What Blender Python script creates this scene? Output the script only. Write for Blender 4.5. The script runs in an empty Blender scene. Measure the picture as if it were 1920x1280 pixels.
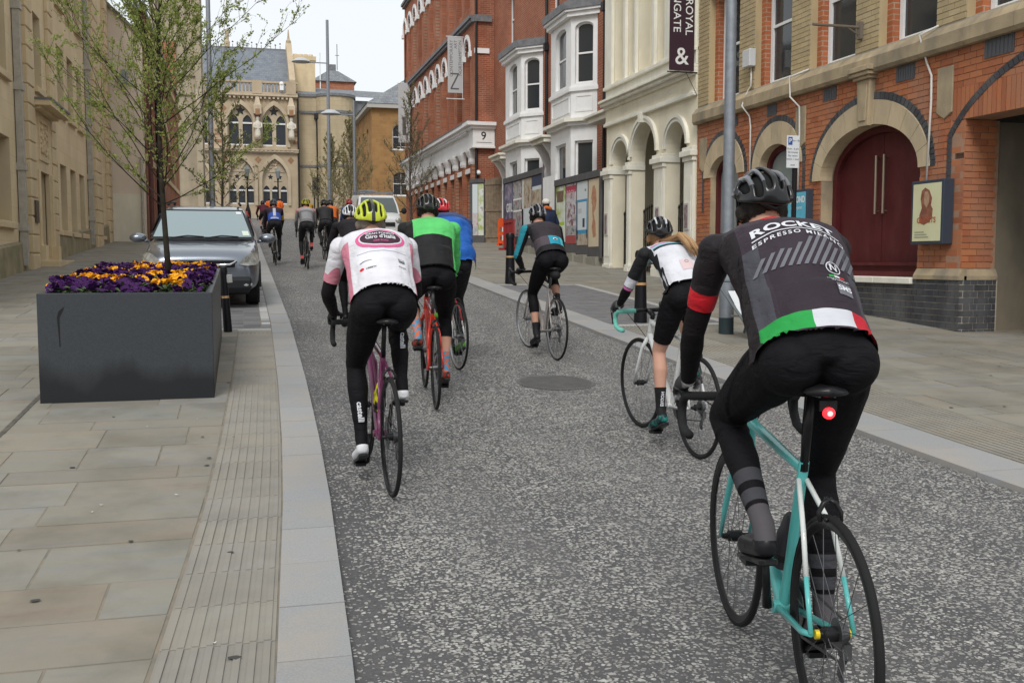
import bpy, bmesh, math, random
from math import sin, cos, pi, radians, sqrt, atan2, exp, log1p
from mathutils import Vector, Matrix, noise
from mathutils.geometry import tessellate_polygon
from mathutils.bvhtree import BVHTree

random.seed(7)
scene = bpy.context.scene
COL = scene.collection

# ---------------------------------------------------------------- camera
CAM = (0.0, 0.0, 1.40)
cam = bpy.data.objects.new('camera', bpy.data.cameras.new('camera'))
COL.objects.link(cam)
cam.location = CAM
cam.rotation_euler = (radians(90 - 4.574), 0, radians(-14.98))
cam.data.sensor_width = 36
cam.data.lens = 35.63
cam.data.clip_end = 2000
scene.camera = cam

# ---------------------------------------------------------------- overcast sky, sun, exposure
SUN_EL, SUN_AZ = radians(46), radians(203)
world = bpy.data.worlds.new('World')
scene.world = world
world.use_nodes = True
wn, wl = world.node_tree.nodes, world.node_tree.links
sky = wn.new('ShaderNodeTexSky')
sky.sky_type = 'NISHITA'
sky.sun_disc = False
sky.sun_elevation = SUN_EL
sky.sun_rotation = SUN_AZ
sky.air_density, sky.dust_density, sky.ozone_density = 1.0, 4.0, 1.0
hsv = wn.new('ShaderNodeHueSaturation')
hsv.inputs['Saturation'].default_value = 0.10
mixn = wn.new('ShaderNodeMix'); mixn.data_type = 'RGBA'
mixn.inputs[0].default_value = 0.88                      # cloud cover: even white over the clear sky
mixn.inputs[7].default_value = (7.5, 7.9, 8.15, 1)
bg = wn['Background']
bg.inputs['Strength'].default_value = 0.10
wl.new(sky.outputs[0], hsv.inputs['Color'])
wl.new(hsv.outputs[0], mixn.inputs[6])
wl.new(mixn.outputs[2], bg.inputs['Color'])
sun = bpy.data.objects.new('sun', bpy.data.lights.new('sun', 'SUN'))
COL.objects.link(sun)
sun.data.energy = 1.5
sun.data.angle = radians(22)
sun.data.color = (1, 0.97, 0.93)
sd = Vector((sin(SUN_AZ) * cos(SUN_EL), cos(SUN_AZ) * cos(SUN_EL), sin(SUN_EL)))
sun.rotation_euler = sd.to_track_quat('Z', 'Y').to_euler()
sun.location = sd * 60 + Vector((0, 30, 0))
scene.view_settings.view_transform = 'Standard'
scene.view_settings.look = 'None'
scene.view_settings.gamma = 1
scene.view_settings.exposure = 0.38
scene.view_settings.use_curve_mapping = False
# ---------------------------------------------------------------- materials
MATS = {}
def nodes_of(name):
    m = bpy.data.materials.new(name); m.use_nodes = True
    nt = m.node_tree
    return m, nt.nodes, nt.links, nt.nodes['Principled BSDF']
def c4(c): return (c[0], c[1], c[2], 1)
def mixcol(N, L, fac, a, b, mode='MIX'):
    x = N.new('ShaderNodeMix'); x.data_type = 'RGBA'; x.blend_type = mode
    for s, val in ((0, fac), (6, a), (7, b)):
        if hasattr(val, 'is_linked') or hasattr(val, 'links'): L.new(val, x.inputs[s])
        elif s == 0: x.inputs[0].default_value = val
        else: x.inputs[s].default_value = c4(val)
    return x.outputs[2]
def mth(N, L, op, a, b=None, c=None):
    x = N.new('ShaderNodeMath'); x.operation = op
    for i, val in enumerate((a, b, c)):
        if val is None: continue
        if hasattr(val, 'links'): L.new(val, x.inputs[i])
        else: x.inputs[i].default_value = val
    return x.outputs[0]
def ramp(N, L, src, stops):
    r = N.new('ShaderNodeValToRGB'); L.new(src, r.inputs[0])
    e = r.color_ramp.elements
    while len(e) > len(stops): e.remove(e[-1])
    while len(e) < len(stops): e.new(1)
    for i, (p, c) in enumerate(stops): e[i].position = p; e[i].color = c4(c) if not isinstance(c, (int, float)) else (c, c, c, 1)
    return r.outputs[0]
def noise_n(N, L, vec, scale, detail=4, rough=.55):
    t = N.new('ShaderNodeTexNoise'); t.inputs['Scale'].default_value = scale
    t.inputs['Detail'].default_value = detail; t.inputs['Roughness'].default_value = rough
    if vec is not None: L.new(vec, t.inputs['Vector'])
    return t.outputs['Fac']
def posn(N, L, scl=(1, 1, 1), local=False):
    if local: o = N.new('ShaderNodeTexCoord').outputs['Object']
    else: o = N.new('ShaderNodeNewGeometry').outputs['Position']
    if scl != (1, 1, 1):
        mp = N.new('ShaderNodeMapping'); mp.inputs['Scale'].default_value = scl
        L.new(o, mp.inputs['Vector']); o = mp.outputs[0]
    return o
def piece_random(N, L):
    at = N.new('ShaderNodeAttribute'); at.attribute_name = 'var'
    oi = N.new('ShaderNodeObjectInfo')
    return mth(N, L, 'FRACT', mth(N, L, 'ADD', at.outputs['Fac'], oi.outputs['Random']))
def set_bump(N, L, B, h, strength, dist=.01):
    b = N.new('ShaderNodeBump'); b.inputs['Strength'].default_value = strength; b.inputs['Distance'].default_value = dist
    L.new(h, b.inputs['Height']); L.new(b.outputs[0], B.inputs['Normal'])
def M(name, col, rough=.7, metal=0, col2=None, scale=6, bump=0, bscale=40, rand=None, stain=None, spec=.22, coat=0, emit=None, local=False, sharp=0, bdist=.01):
    """col/col2 mixed by noise; rand = list of colours picked per piece; stain = (colour, scale, amount) weathering with its own shape"""
    if name in MATS: return MATS[name]
    m, N, L, B = nodes_of(name)
    p = posn(N, L, local=local)
    out = None
    if rand:
        r = piece_random(N, L)
        n = len(rand)
        out = ramp(N, L, r, [(i / max(1, n - 1), c) for i, c in enumerate(rand)])
    if col2 is not None:
        f = noise_n(N, L, p, scale, 5)
        f = ramp(N, L, f, [(.35 + sharp, 0), (.65 - sharp, 1)])
        if out is None: out = mixcol(N, L, f, col, col2)
        else: out = mixcol(N, L, .35, out, mixcol(N, L, f, col, col2))
    if stain:
        sc, ss, amt = stain
        q = posn(N, L, (1, 1, .35), local)
        f = ramp(N, L, noise_n(N, L, q, ss, 6, .6), [(.45, 0), (.7, amt)])
        out = mixcol(N, L, f, out if out is not None else col, sc)
    if out is not None: L.new(out, B.inputs['Base Color'])
    else: B.inputs['Base Color'].default_value = c4(col)
    B.inputs['Roughness'].default_value = rough
    B.inputs['Metallic'].default_value = metal
    B.inputs['Specular IOR Level'].default_value = spec
    if coat: B.inputs['Coat Weight'].default_value = coat; B.inputs['Coat Roughness'].default_value = .05
    if emit: B.inputs['Emission Color'].default_value = c4(emit[0]); B.inputs['Emission Strength'].default_value = emit[1]
    if bump: set_bump(N, L, B, noise_n(N, L, p, bscale, 4), bump, bdist)
    MATS[name] = m
    return m
def brick_mat(name, c1, c2, mortar, axis, bw=.225, bh=.078, ms=.009, stain=None, msmooth=.1, bump=.5, c3=None, off=.5):
    if name in MATS: return MATS[name]
    m, N, L, B = nodes_of(name)
    g = N.new('ShaderNodeNewGeometry').outputs['Position']
    s = N.new('ShaderNodeSeparateXYZ'); L.new(g, s.inputs[0])
    c = N.new('ShaderNodeCombineXYZ')
    L.new(s.outputs['Y' if axis == 'X' else 'X'], c.inputs[0]); L.new(s.outputs['Z'], c.inputs[1])
    t = N.new('ShaderNodeTexBrick'); L.new(c.outputs[0], t.inputs['Vector'])
    t.inputs['Scale'].default_value = 1; t.inputs['Brick Width'].default_value = bw; t.inputs['Row Height'].default_value = bh
    t.inputs['Mortar Size'].default_value = ms; t.inputs['Mortar Smooth'].default_value = msmooth; t.inputs['Bias'].default_value = 0
    t.inputs['Color1'].default_value = c4(c1); t.inputs['Color2'].default_value = c4(c2); t.inputs['Mortar'].default_value = c4(mortar)
    t.offset = off
    out = t.outputs['Color']
    f = ramp(N, L, noise_n(N, L, g, 1.3, 6), [(.4, 0), (.7, .55)])
    out = mixcol(N, L, f, out, c3 or tuple(x * .6 for x in c1))
    if stain:
        f = ramp(N, L, noise_n(N, L, posn(N, L, (1, 1, .3)), stain[1], 6), [(.5, 0), (.75, stain[2])])
        out = mixcol(N, L, f, out, stain[0])
    L.new(out, B.inputs['Base Color']); B.inputs['Roughness'].default_value = .85; B.inputs['Specular IOR Level'].default_value = .15
    if bump: set_bump(N, L, B, mth(N, L, 'SUBTRACT', 1, t.outputs['Fac']), bump, .008)
    MATS[name] = m
    return m
def zone_mat(name, base, zones, rough=.65, bump=.25, bscale=260, local=True, sheen=.3, spec=.18, crease=.5):
    """printed cloth: zones = [(colour, [(axis vector, low, high), ...])] in the thing's own space"""
    if name in MATS: return MATS[name]
    m, N, L, B = nodes_of(name)
    tc = N.new('ShaderNodeTexCoord').outputs['Object']
    out = None
    for col, slabs in zones:
        fac = None
        for ax, lo, hi in slabs:
            d = N.new('ShaderNodeVectorMath'); d.operation = 'DOT_PRODUCT'
            L.new(tc, d.inputs[0]); d.inputs[1].default_value = ax
            a = mth(N, L, 'MULTIPLY', mth(N, L, 'GREATER_THAN', d.outputs['Value'], lo), mth(N, L, 'LESS_THAN', d.outputs['Value'], hi))
            fac = a if fac is None else mth(N, L, 'MULTIPLY', fac, a)
        out = mixcol(N, L, fac, out if out is not None else base, col)
    f = noise_n(N, L, tc, 9, 4)
    f = ramp(N, L, f, [(.3, .86), (.7, 1.06)])
    src = out if out is not None else None
    out = mixcol(N, L, 1, src if src is not None else base, f, 'MULTIPLY')
    L.new(out, B.inputs['Base Color'])
    B.inputs['Roughness'].default_value = rough; B.inputs['Specular IOR Level'].default_value = spec
    B.inputs['Sheen Weight'].default_value = sheen * .08; B.inputs['Sheen Roughness'].default_value = .5
    if bump:                                              # weave plus soft creases
        mp = N.new('ShaderNodeMapping'); mp.inputs['Scale'].default_value = (9, 26, 30); mp.inputs['Rotation'].default_value = (.5, .3, 0); L.new(tc, mp.inputs['Vector'])
        cr = ramp(N, L, noise_n(N, L, mp.outputs[0], 1, 3, .5), [(.35, 0), (.5, .8), (.62, 1)])
        set_bump(N, L, B, mth(N, L, 'ADD', mth(N, L, 'MULTIPLY', cr, crease), mth(N, L, 'MULTIPLY', noise_n(N, L, tc, bscale, 2), .12)), .55, .012)
    MATS[name] = m
    return m
def plain(name, col, rough=.6, **k): return M(name, col, rough, **k)

# ---------------------------------------------------------------- mesh building
class FX:                                   # facade on a plane x = c, outward normal s (-1 looks to -x)
    def __init__(s, c, sg): s.c, s.s = c, sg
    def __call__(s, p): return (s.c + s.s * p[2], p[0], p[1])
class FY:                                   # facade on a plane y = c looking to -y
    def __init__(s, c): s.c = c
    def __call__(s, p): return (p[0], s.c - p[2], p[1])
class FD:                                   # vertical plane from (x0,y0), u along direction angle a, outward to its right hand side
    def __init__(s, x0, y0, x1, y1):
        d = Vector((x1 - x0, y1 - y0)); s.len = d.length; d.normalize(); s.o = (x0, y0); s.d = d; s.n = Vector((d.y, -d.x))
    def __call__(s, p): return (s.o[0] + s.d.x * p[0] + s.n.x * p[2], s.o[1] + s.d.y * p[0] + s.n.y * p[2], p[1])
LOC = {}
BOXF = ((0, 1, 3, 2), (4, 6, 7, 5), (0, 4, 5, 1), (2, 3, 7, 6), (0, 2, 6, 4), (1, 5, 7, 3))
class MB:
    def __init__(s, T=None): s.v, s.f, s.mi, s.T, s.var, s.rv = [], [], [], T, [], 0.
    def add(s, vs, fs, m=0, raw=False):
        o = len(s.v)
        s.v += [tuple(v) for v in vs] if (raw or s.T is None) else [s.T(v) for v in vs]
        s.f += [tuple(i + o for i in f) for f in fs]
        s.mi += [m] * len(fs); s.var += [s.rv] * len(fs)
        return s
    def box(s, a, b, m=0, skip=()):
        vs = [(x, y, z) for x in (a[0], b[0]) for y in (a[1], b[1]) for z in (a[2], b[2])]
        return s.add(vs, [f for i, f in enumerate(BOXF) if i not in skip], m)
    def cbox(s, c, d, m=0): return s.box([c[i] - d[i] / 2 for i in range(3)], [c[i] + d[i] / 2 for i in range(3)], m)
    def prism(s, poly, w0, w1, m=0, back=True):           # polygon in (u, v), between w0 and w1
        n = len(poly)
        vs = [(u, v, w1) for u, v in poly] + [(u, v, w0) for u, v in poly]
        fs = [tuple(range(n))] + [(i, i + n, (i + 1) % n + n, (i + 1) % n) for i in range(n)]
        if back: fs.append(tuple(range(2 * n - 1, n - 1, -1)))
        return s.add(vs, fs, m)
    def wall(s, outer, holes, w, depth, m=0, sides=True, mr=None):   # a wall sheet with openings and their reveals
        polys = [[Vector((u, v, 0)) for u, v in q] for q in [outer] + list(holes)]
        tri = tessellate_polygon(polys)
        flat = [p for q in polys for p in q]
        s.add([(p.x, p.y, w) for p in flat], [t for t in tri], m)
        for k, q in enumerate(polys):
            if k == 0 and not sides: continue
            n = len(q)
            s.add([(p.x, p.y, w) for p in q] + [(p.x, p.y, w - depth) for p in q], [(i, (i + 1) % n, (i + 1) % n + n, i + n) for i in range(n)], m if mr is None or k == 0 else mr)
        return s
    def ring(s, inner, outer, w0, w1, m=0, closed=False):             # band between two matching (u, v) lines
        n = len(inner); r = range(n if closed else n - 1)
        vs = [(u, v, w1) for u, v in inner] + [(u, v, w1) for u, v in outer] + [(u, v, w0) for u, v in inner] + [(u, v, w0) for u, v in outer]
        fs = []
        for i in r:
            j = (i + 1) % n
            fs += [(i, j, j + n, i + n), (i, i + 2 * n, j + 2 * n, j), (i + n, j + n, j + 3 * n, i + 3 * n)]
        if not closed: fs += [(0, n, 3 * n, 2 * n), (n - 1, 3 * n - 1, 4 * n - 1, 2 * n - 1)]
        return s.add(vs, fs, m)
    def loft(s, rings, m=0, caps=True, closed=True):
        n = len(rings[0]); vs = [p for r in rings for p in r]; fs = []
        for k in range(len(rings) - 1):
            for i in range(n if closed else n - 1):
                j = (i + 1) % n
                fs.append((k * n + i, k * n + j, (k + 1) * n + j, (k + 1) * n + i))
        if caps: fs += [tuple(range(n - 1, -1, -1)), tuple((len(rings) - 1) * n + i for i in range(n))]
        return s.add(vs, fs, m)
    def tube(s, path, rad, n=8, m=0, caps=True, flat=None, up=None):
        P = [Vector(p) for p in path]; k = len(P)
        R = rad if isinstance(rad, (list, tuple)) else [rad] * k
        rings = []; prev = None
        for i in range(k):
            t = (P[min(i + 1, k - 1)] - P[max(i - 1, 0)])
            if t.length < 1e-9: t = Vector((0, 0, 1))
            t.normalize()
            if prev is None:
                a = Vector(up) if up else (Vector((0, 0, 1)) if abs(t.z) < .9 else Vector((1, 0, 0)))
                x = t.cross(a).normalized()
            else:
                x = prev - t * prev.dot(t)
                x = x.normalized() if x.length > 1e-6 else t.orthogonal().normalized()
            y = t.cross(x); prev = x
            fl = flat if flat else 1
            rings.append([P[i] + x * (R[i] * cos(2 * pi * j / n)) + y * (R[i] * fl * sin(2 * pi * j / n)) for j in range(n)])
        return s.loft(rings, m, caps)
    def lathe(s, prof, n=16, c=(0, 0, 0), m=0, caps=True):
        return s.loft([[(c[0] + r * cos(2 * pi * i / n), c[1] + r * sin(2 * pi * i / n), c[2] + z) for i in range(n)] for r, z in prof], m, caps)
    def ball(s, c, r, n=12, k=8, m=0, rot=None):
        r = r if isinstance(r, (tuple, list)) else (r, r, r)
        rings = []
        for j in range(k + 1):
            a = pi * j / k; ra = max(sin(a), 1e-3)
            ring = [Vector((r[0] * ra * cos(2 * pi * i / n), r[1] * ra * sin(2 * pi * i / n), -r[2] * cos(a))) for i in range(n)]
            rings.append([(rot @ p if rot else p) + Vector(c) for p in ring])
        return s.loft(rings, m)
    def build(s, name, mats, parent=None, smooth=False, kind=None, label=None, norm=True, bevel=0, fix=True):
        me = bpy.data.meshes.new(name)
        o = LOC.get(parent.name, Vector((0, 0, 0))) if parent else Vector((0, 0, 0))
        me.from_pydata([(v[0] - o.x, v[1] - o.y, v[2] - o.z) for v in s.v], [], s.f)
        if not isinstance(mats, (list, tuple)): mats = [mats]
        for m in mats: me.materials.append(m)
        if len(mats) > 1: me.polygons.foreach_set('material_index', s.mi)
        if any(s.var):
            at = me.attributes.new('var', 'FLOAT', 'FACE'); at.data.foreach_set('value', s.var)
        if norm:
            bm = bmesh.new(); bm.from_mesh(me)
            bmesh.ops.recalc_face_normals(bm, faces=bm.faces)
            if bevel:
                bmesh.ops.bevel(bm, geom=[e for e in bm.edges if len(e.link_faces) == 2 and e.calc_face_angle() > .5], offset=bevel, segments=1, affect='EDGES')
            bm.to_mesh(me); bm.free()
        if smooth: me.polygons.foreach_set('use_smooth', [True] * len(me.polygons))
        if smooth and smooth is not True:
            me.set_sharp_from_angle(angle=smooth)
        return link(name, me, parent, kind, label)
def link(name, me, parent=None, kind=None, label=None, loc=None):
    ob = bpy.data.objects.new(name, me); COL.objects.link(ob)
    if parent:
        ob.parent = parent
        LOC[ob.name] = LOC.get(parent.name, Vector((0, 0, 0)))
    if loc is not None: ob.location = loc
    if kind: ob['kind'] = kind
    if label: ob['label'] = label
    return ob
def thing(name, label, cat, loc=(0, 0, 0), group=None, rz=0, local=False):
    """Empty at the base of a thing; parts are given in world space unless local"""
    o = bpy.data.objects.new(name, None); COL.objects.link(o)
    o.location = loc; o.rotation_euler = (0, 0, rz); o.empty_display_size = .2
    o['label'] = label; o['category'] = cat
    if group: o['group'] = group
    LOC[o.name] = Vector((0, 0, 0)) if local else Vector(loc)
    return o
def tag(o, label, cat, group=None):
    o['label'] = label; o['category'] = cat
    if group: o['group'] = group
    return o
def copy_tree(o, parent=None):
    c = o.copy(); COL.objects.link(c); c.parent = parent
    LOC[c.name] = LOC.get(o.name, Vector((0, 0, 0)))
    for ch in [x for x in bpy.data.objects if x.parent == o]: copy_tree(ch, c)
    return c
def arc(cx, cy, r, a0, a1, n, ry=None):
    return [(cx + r * cos(a0 + (a1 - a0) * i / n), cy + (ry or r) * sin(a0 + (a1 - a0) * i / n)) for i in range(n + 1)]
def arch_poly(u0, u1, v0, vs, n=14, rise=None):      # opening with a round (or elliptical) head; from v0 up to springing vs
    c, r = (u0 + u1) / 2, abs(u1 - u0) / 2
    return [(u0, v0)] + [(2 * c - x, y) for x, y in arc(c, vs, r, 0, pi, n, rise)] + [(u1, v0)]
def rect(u0, u1, v0, v1): return [(u0, v0), (u0, v1), (u1, v1), (u1, v0)]
def gothic_poly(u0, u1, v0, vs, n=7, k=1.15):        # pointed arch
    w = u1 - u0; R = w * k; pts = [(u0, v0)]
    c1 = u0 + R; a1 = math.acos((c1 - (u0 + u1) / 2) / R)
    pts += [(c1 - R * cos(a1 * i / n), vs + R * sin(a1 * i / n)) for i in range(n + 1)]
    c2 = u1 - R
    pts += [(c2 + R * cos(a1 * (n - i) / n), vs + R * sin(a1 * (n - i) / n)) for i in range(1, n + 1)]
    return pts + [(u1, v0)]
_tc = {}
def text2d(body, size, bold=0, space=1, align='CENTER', shear=0):
    k = (body, size, bold, space, align, shear)
    if k in _tc: return _tc[k]
    cu = bpy.data.curves.new('t', 'FONT'); cu.body = body; cu.size = size; cu.align_x = align; cu.align_y = 'CENTER'
    cu.offset = bold * size; cu.space_character = space; cu.resolution_u = 3; cu.shear = shear
    ob = bpy.data.objects.new('t', cu); COL.objects.link(ob)
    me = bpy.data.meshes.new_from_object(ob.evaluated_get(bpy.context.evaluated_depsgraph_get()))
    vs = [(v.co.x, v.co.y) for v in me.vertices]; fs = [tuple(p.vertices) for p in me.polygons]
    bpy.data.objects.remove(ob); bpy.data.curves.remove(cu); bpy.data.meshes.remove(me)
    _tc[k] = (vs, fs)
    return vs, fs
def put_text(mb, body, size, u, v, w, m=0, sx=1, rot=0, mirror=1, **k):
    vs, fs = text2d(body, size, **k)
    c, s = cos(rot), sin(rot)
    mb.add([(u + mirror * sx * (x * c - y * s), v + (x * s + y * c), w) for x, y in vs], fs, m)

# ---------------------------------------------------------------- lay of the land: the street climbs away from the camera
def gz(y):
    if y > 92: return .0575 * 87.6 + (y - 92) * .004
    a = (y - 4.4) / 1.1
    return .0575 * 1.1 * (log1p(exp(a)) if a < 30 else a)
def pz(y): return gz(y) + .03
def lerp_tab(tab, y):
    if y <= tab[0][0]: return tab[0][1]
    for (a, b), (c, d) in zip(tab, tab[1:]):
        if y <= c: return b + (d - b) * (y - a) / (c - a)
    return tab[-1][1]
KL = [(-8, -.35), (0, .12), (3.2, .335), (4.2, .385), (5.5, .45), (7, .504), (9.3, .561), (13.7, .633), (19, .65), (30, .675), (95, .9)]
def kl(y): return lerp_tab(KL, y)            # left road edge
def kr(y): return 4.33 + .012 * max(0, min(y, 25) - 4) if y < 25 else 4.58 + .01 * (y - 25)
XL, XR = -4.6, 9.35                           # building lines
# ================================================================ GROUND
def road_material():
    m, N, L, B = nodes_of('road_chippings')
    p = posn(N, L)
    out, hs = None, []
    dark = ramp(N, L, noise_n(N, L, p, 55, 3), [(.3, (.066, .065, .069)), (.7, (.110, .107, .108))])
    big = noise_n(N, L, posn(N, L, (1, .45, 1)), 1.6, 6, .62)
    mid = noise_n(N, L, p, 9, 4, .6)
    thr = mth(N, L, 'ADD', mth(N, L, 'MULTIPLY', big, 1.05), mth(N, L, 'MULTIPLY', mid, .85))
    sx = N.new('ShaderNodeSeparateXYZ'); L.new(p, sx.inputs[0])
    edge = mth(N, L, 'SUBTRACT', sx.outputs[0], mth(N, L, 'MINIMUM', mth(N, L, 'MULTIPLY_ADD', sx.outputs[1], .036, .22), .63))   # chippings worn off beside the left kerb
    thr = mth(N, L, 'SUBTRACT', thr, ramp(N, L, mth(N, L, 'ADD', edge, mth(N, L, 'MULTIPLY', big, .3)), [(.12, .42), (.55, 0)]))
    wob = N.new('ShaderNodeTexNoise'); wob.inputs['Scale'].default_value = 70; wob.inputs['Detail'].default_value = 1; L.new(p, wob.inputs['Vector'])
    wv = N.new('ShaderNodeVectorMath'); wv.operation = 'MULTIPLY_ADD'; L.new(wob.outputs['Color'], wv.inputs[0]); wv.inputs[1].default_value = (.012, .012, .012); L.new(p, wv.inputs[2])
    stone, tone = None, None
    for k, (sc, off) in enumerate(((50, 0.), (42, 3.3), (62, 7.1))):                 # three overlapping scatters of rounded chippings
        mp = N.new('ShaderNodeMapping'); mp.inputs['Location'].default_value = (off, off * .7, 0); L.new(wv.outputs[0], mp.inputs['Vector'])
        v = N.new('ShaderNodeTexVoronoi'); v.inputs['Scale'].default_value = sc; L.new(mp.outputs[0], v.inputs['Vector'])
        s = N.new('ShaderNodeSeparateColor'); L.new(v.outputs['Color'], s.inputs[0])
        keep = mth(N, L, 'LESS_THAN', s.outputs[0], mth(N, L, 'SUBTRACT', thr, .30))
        rad = mth(N, L, 'MULTIPLY_ADD', s.outputs[2], .24, .32)
        blob = mth(N, L, 'MULTIPLY', ramp(N, L, mth(N, L, 'SUBTRACT', rad, v.outputs['Distance']), [(0, 0), (.10, 1)]), keep)
        stone = blob if stone is None else mth(N, L, 'MAXIMUM', stone, blob)
        tone = s.outputs[1] if tone is None else mth(N, L, 'ADD', mth(N, L, 'MULTIPLY', tone, mth(N, L, 'SUBTRACT', 1, blob)), mth(N, L, 'MULTIPLY', s.outputs[1], blob))
    pale = ramp(N, L, tone, [(0, (0.191, 0.180, 0.170)), (.35, (0.307, 0.297, 0.276)), (.8, (0.413, 0.398, 0.371)), (1, (0.551, 0.530, 0.498))])
    out = mixcol(N, L, stone, dark, pale)
    dirt = ramp(N, L, noise_n(N, L, posn(N, L, (1.6, .28, 1)), 1.1, 6, .6), [(.42, 0), (.72, .55)])
    out = mixcol(N, L, dirt, out, (.135, .13, .13))
    L.new(out, B.inputs['Base Color'])
    B.inputs['Roughness'].default_value = .8; B.inputs['Specular IOR Level'].default_value = .2
    h = mth(N, L, 'ADD', mth(N, L, 'MULTIPLY', stone, mth(N, L, 'MULTIPLY_ADD', tone, .5, .5)), mth(N, L, 'MULTIPLY', noise_n(N, L, p, 240, 2), .25))
    set_bump(N, L, B, h, .9, .006)
    return m
M_ROAD = road_material()
M_FLAG = M('york_stone_flag', (0.226, 0.214, 0.185), .8, rand=[(0.182, 0.181, 0.172), (0.242, 0.227, 0.192), (0.204, 0.211, 0.203), (0.270, 0.254, 0.218), (0.187, 0.178, 0.161), (0.231, 0.200, 0.164), (0.248, 0.248, 0.239), (0.209, 0.194, 0.168), (0.259, 0.238, 0.196)],
           col2=(0.275, 0.246, 0.202), scale=3.2, bump=.5, bscale=14, stain=((0.149, 0.140, 0.116), 1.9, .7), bdist=.006)
def bedding(m):
    N, L, B = m.node_tree.nodes, m.node_tree.links, m.node_tree.nodes['Principled BSDF']
    src = B.inputs['Base Color'].links[0].from_socket; r = piece_random(N, L)
    mp = N.new('ShaderNodeVectorMath'); mp.operation = 'MULTIPLY_ADD'; L.new(posn(N, L), mp.inputs[0]); mp.inputs[1].default_value = (1, 4.5, 1)
    cb = N.new('ShaderNodeCombineXYZ'); L.new(mth(N, L, 'MULTIPLY', r, 40), cb.inputs[2]); L.new(cb.outputs[0], mp.inputs[2])
    tint = ramp(N, L, noise_n(N, L, mp.outputs[0], 1.5, 6, .6), [(.30, (.86, .90, .98)), (.42, (1, 1, 1)), (.55, (1.02, 1.0, .93)), (.66, (1.05, .95, .88)), (.78, (.92, .80, .76))])
    L.new(mixcol(N, L, .8, src, mixcol(N, L, 1, src, tint, 'MULTIPLY')), B.inputs['Base Color'])
bedding(M_FLAG)
M_JOINT = M('sandy_joint', (0.255, 0.212, 0.162), .95, col2=(0.170, 0.162, 0.136), scale=7, bump=.4, bscale=200)
M_GRANITE = M('silver_granite', (0.347, 0.352, 0.358), .8, rand=[(0.260, 0.263, 0.264), (0.318, 0.314, 0.309), (0.289, 0.291, 0.295)], col2=(0.193, 0.197, 0.202), scale=140, bump=.25, bscale=300, stain=((0.385, 0.318, 0.241), 2.2, .45), bdist=.003)
M_TACT = M('ribbed_stone', (0.302, 0.281, 0.239), .8, rand=[(0.227, 0.218, 0.197), (0.269, 0.252, 0.218), (0.244, 0.239, 0.223), (0.277, 0.248, 0.202)], col2=(0.302, 0.252, 0.193), scale=5, bump=.3, bscale=160, stain=((0.185, 0.176, 0.160), 3, .55), bdist=.004)
M_SETT = M('dark_sett', (0.145, 0.145, 0.149), .75, rand=[(0.102, 0.102, 0.106), (0.170, 0.170, 0.174), (0.136, 0.132, 0.136), (0.212, 0.208, 0.212)], col2=(0.187, 0.178, 0.178), scale=60, bump=.3, bscale=150, bdist=.004)
M_PALE = M('pale_sett', (0.391, 0.383, 0.365), .75, col2=(0.323, 0.315, 0.297), scale=40, bump=.3, bscale=150, bdist=.004)

def sheet(name, xs, ys, z, mat, kind='structure'):
    mb = MB(); n = len(xs(ys[0]))
    for y in ys: mb.v += [(x, y, z(y)) for x in xs(y)]
    for j in range(len(ys) - 1):
        for i in range(n - 1): mb.f.append((j * n + i, j * n + i + 1, (j + 1) * n + i + 1, (j + 1) * n + i))
    mb.mi = [0] * len(mb.f); mb.var = [0] * len(mb.f)
    return mb.build(name, mat, kind=kind, norm=False)
YS = [-60, -30, -12, -6] + [i * .5 for i in range(-6, 41)] + list(range(21, 93)) + [92.5, 95, 100, 130, 200, 400, 900]
sheet('ground', lambda y: [-900, -200, -60, -20, XL, 0, 5, XR, 30, 80, 200, 900], YS, lambda y: gz(y) - .04, M_JOINT)
YR = [y for y in YS if -12 <= y <= 130]
sheet('road', lambda y: [kl(y) + .002 if y < 92.4 else -40, 1.5, 3, kr(y) - .002 if y < 92.4 else 60], YR, gz, M_ROAD)
pave_l = sheet('pavement_left', lambda y: [XL - .3, -3, -1, kl(y) - .004], [y for y in YR if y <= 92], lambda y: gz(y) + .0282, M_JOINT)
pave_r = sheet('pavement_right', lambda y: [kr(y) + .004, 6, 8, 10.6], [y for y in YR if y <= 92], lambda y: gz(y) + .0282, M_JOINT)

def slab(mb, quad, z, t=.05, lift=0.):
    """a flat stone from four (x, y) corners laid on the slope"""
    mb.add([(x, y, z(y) + lift) for x, y in quad] + [(x, y, z(y) + lift - t) for x, y in quad], [(0, 1, 2, 3), (0, 4, 5, 1), (1, 5, 6, 2), (2, 6, 7, 3), (3, 7, 4, 0)])
def shrink(q, g):
    cx = sum(p[0] for p in q) / 4; cy = sum(p[1] for p in q) / 4
    return [(x - math.copysign(g, x - cx), y - math.copysign(g, y - cy)) for x, y in q]
def lay(pieces, name, mat, parent, z=pz, limit=300, rest=None, t=.04, ribs=None):
    pieces.sort(key=lambda q: (q[0][0] ** 2 + q[0][1] ** 2))
    mb = MB()
    for i, q in enumerate(pieces):
        if i < limit:
            b = MB(); slab(b, q, z, t, random.uniform(-.0015, .0025))
            if ribs: ribs(b, q)
            o = b.build(name, mat, parent, norm=False)
        else:
            mb.rv = random.random() * .99 + .005
            slab(mb, q, z, t, random.uniform(-.0015, .0025))
            if ribs: ribs(mb, q)
    if mb.f: mb.build(rest or name + 's_beyond', mat, parent, kind='stuff', norm=False)
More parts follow.
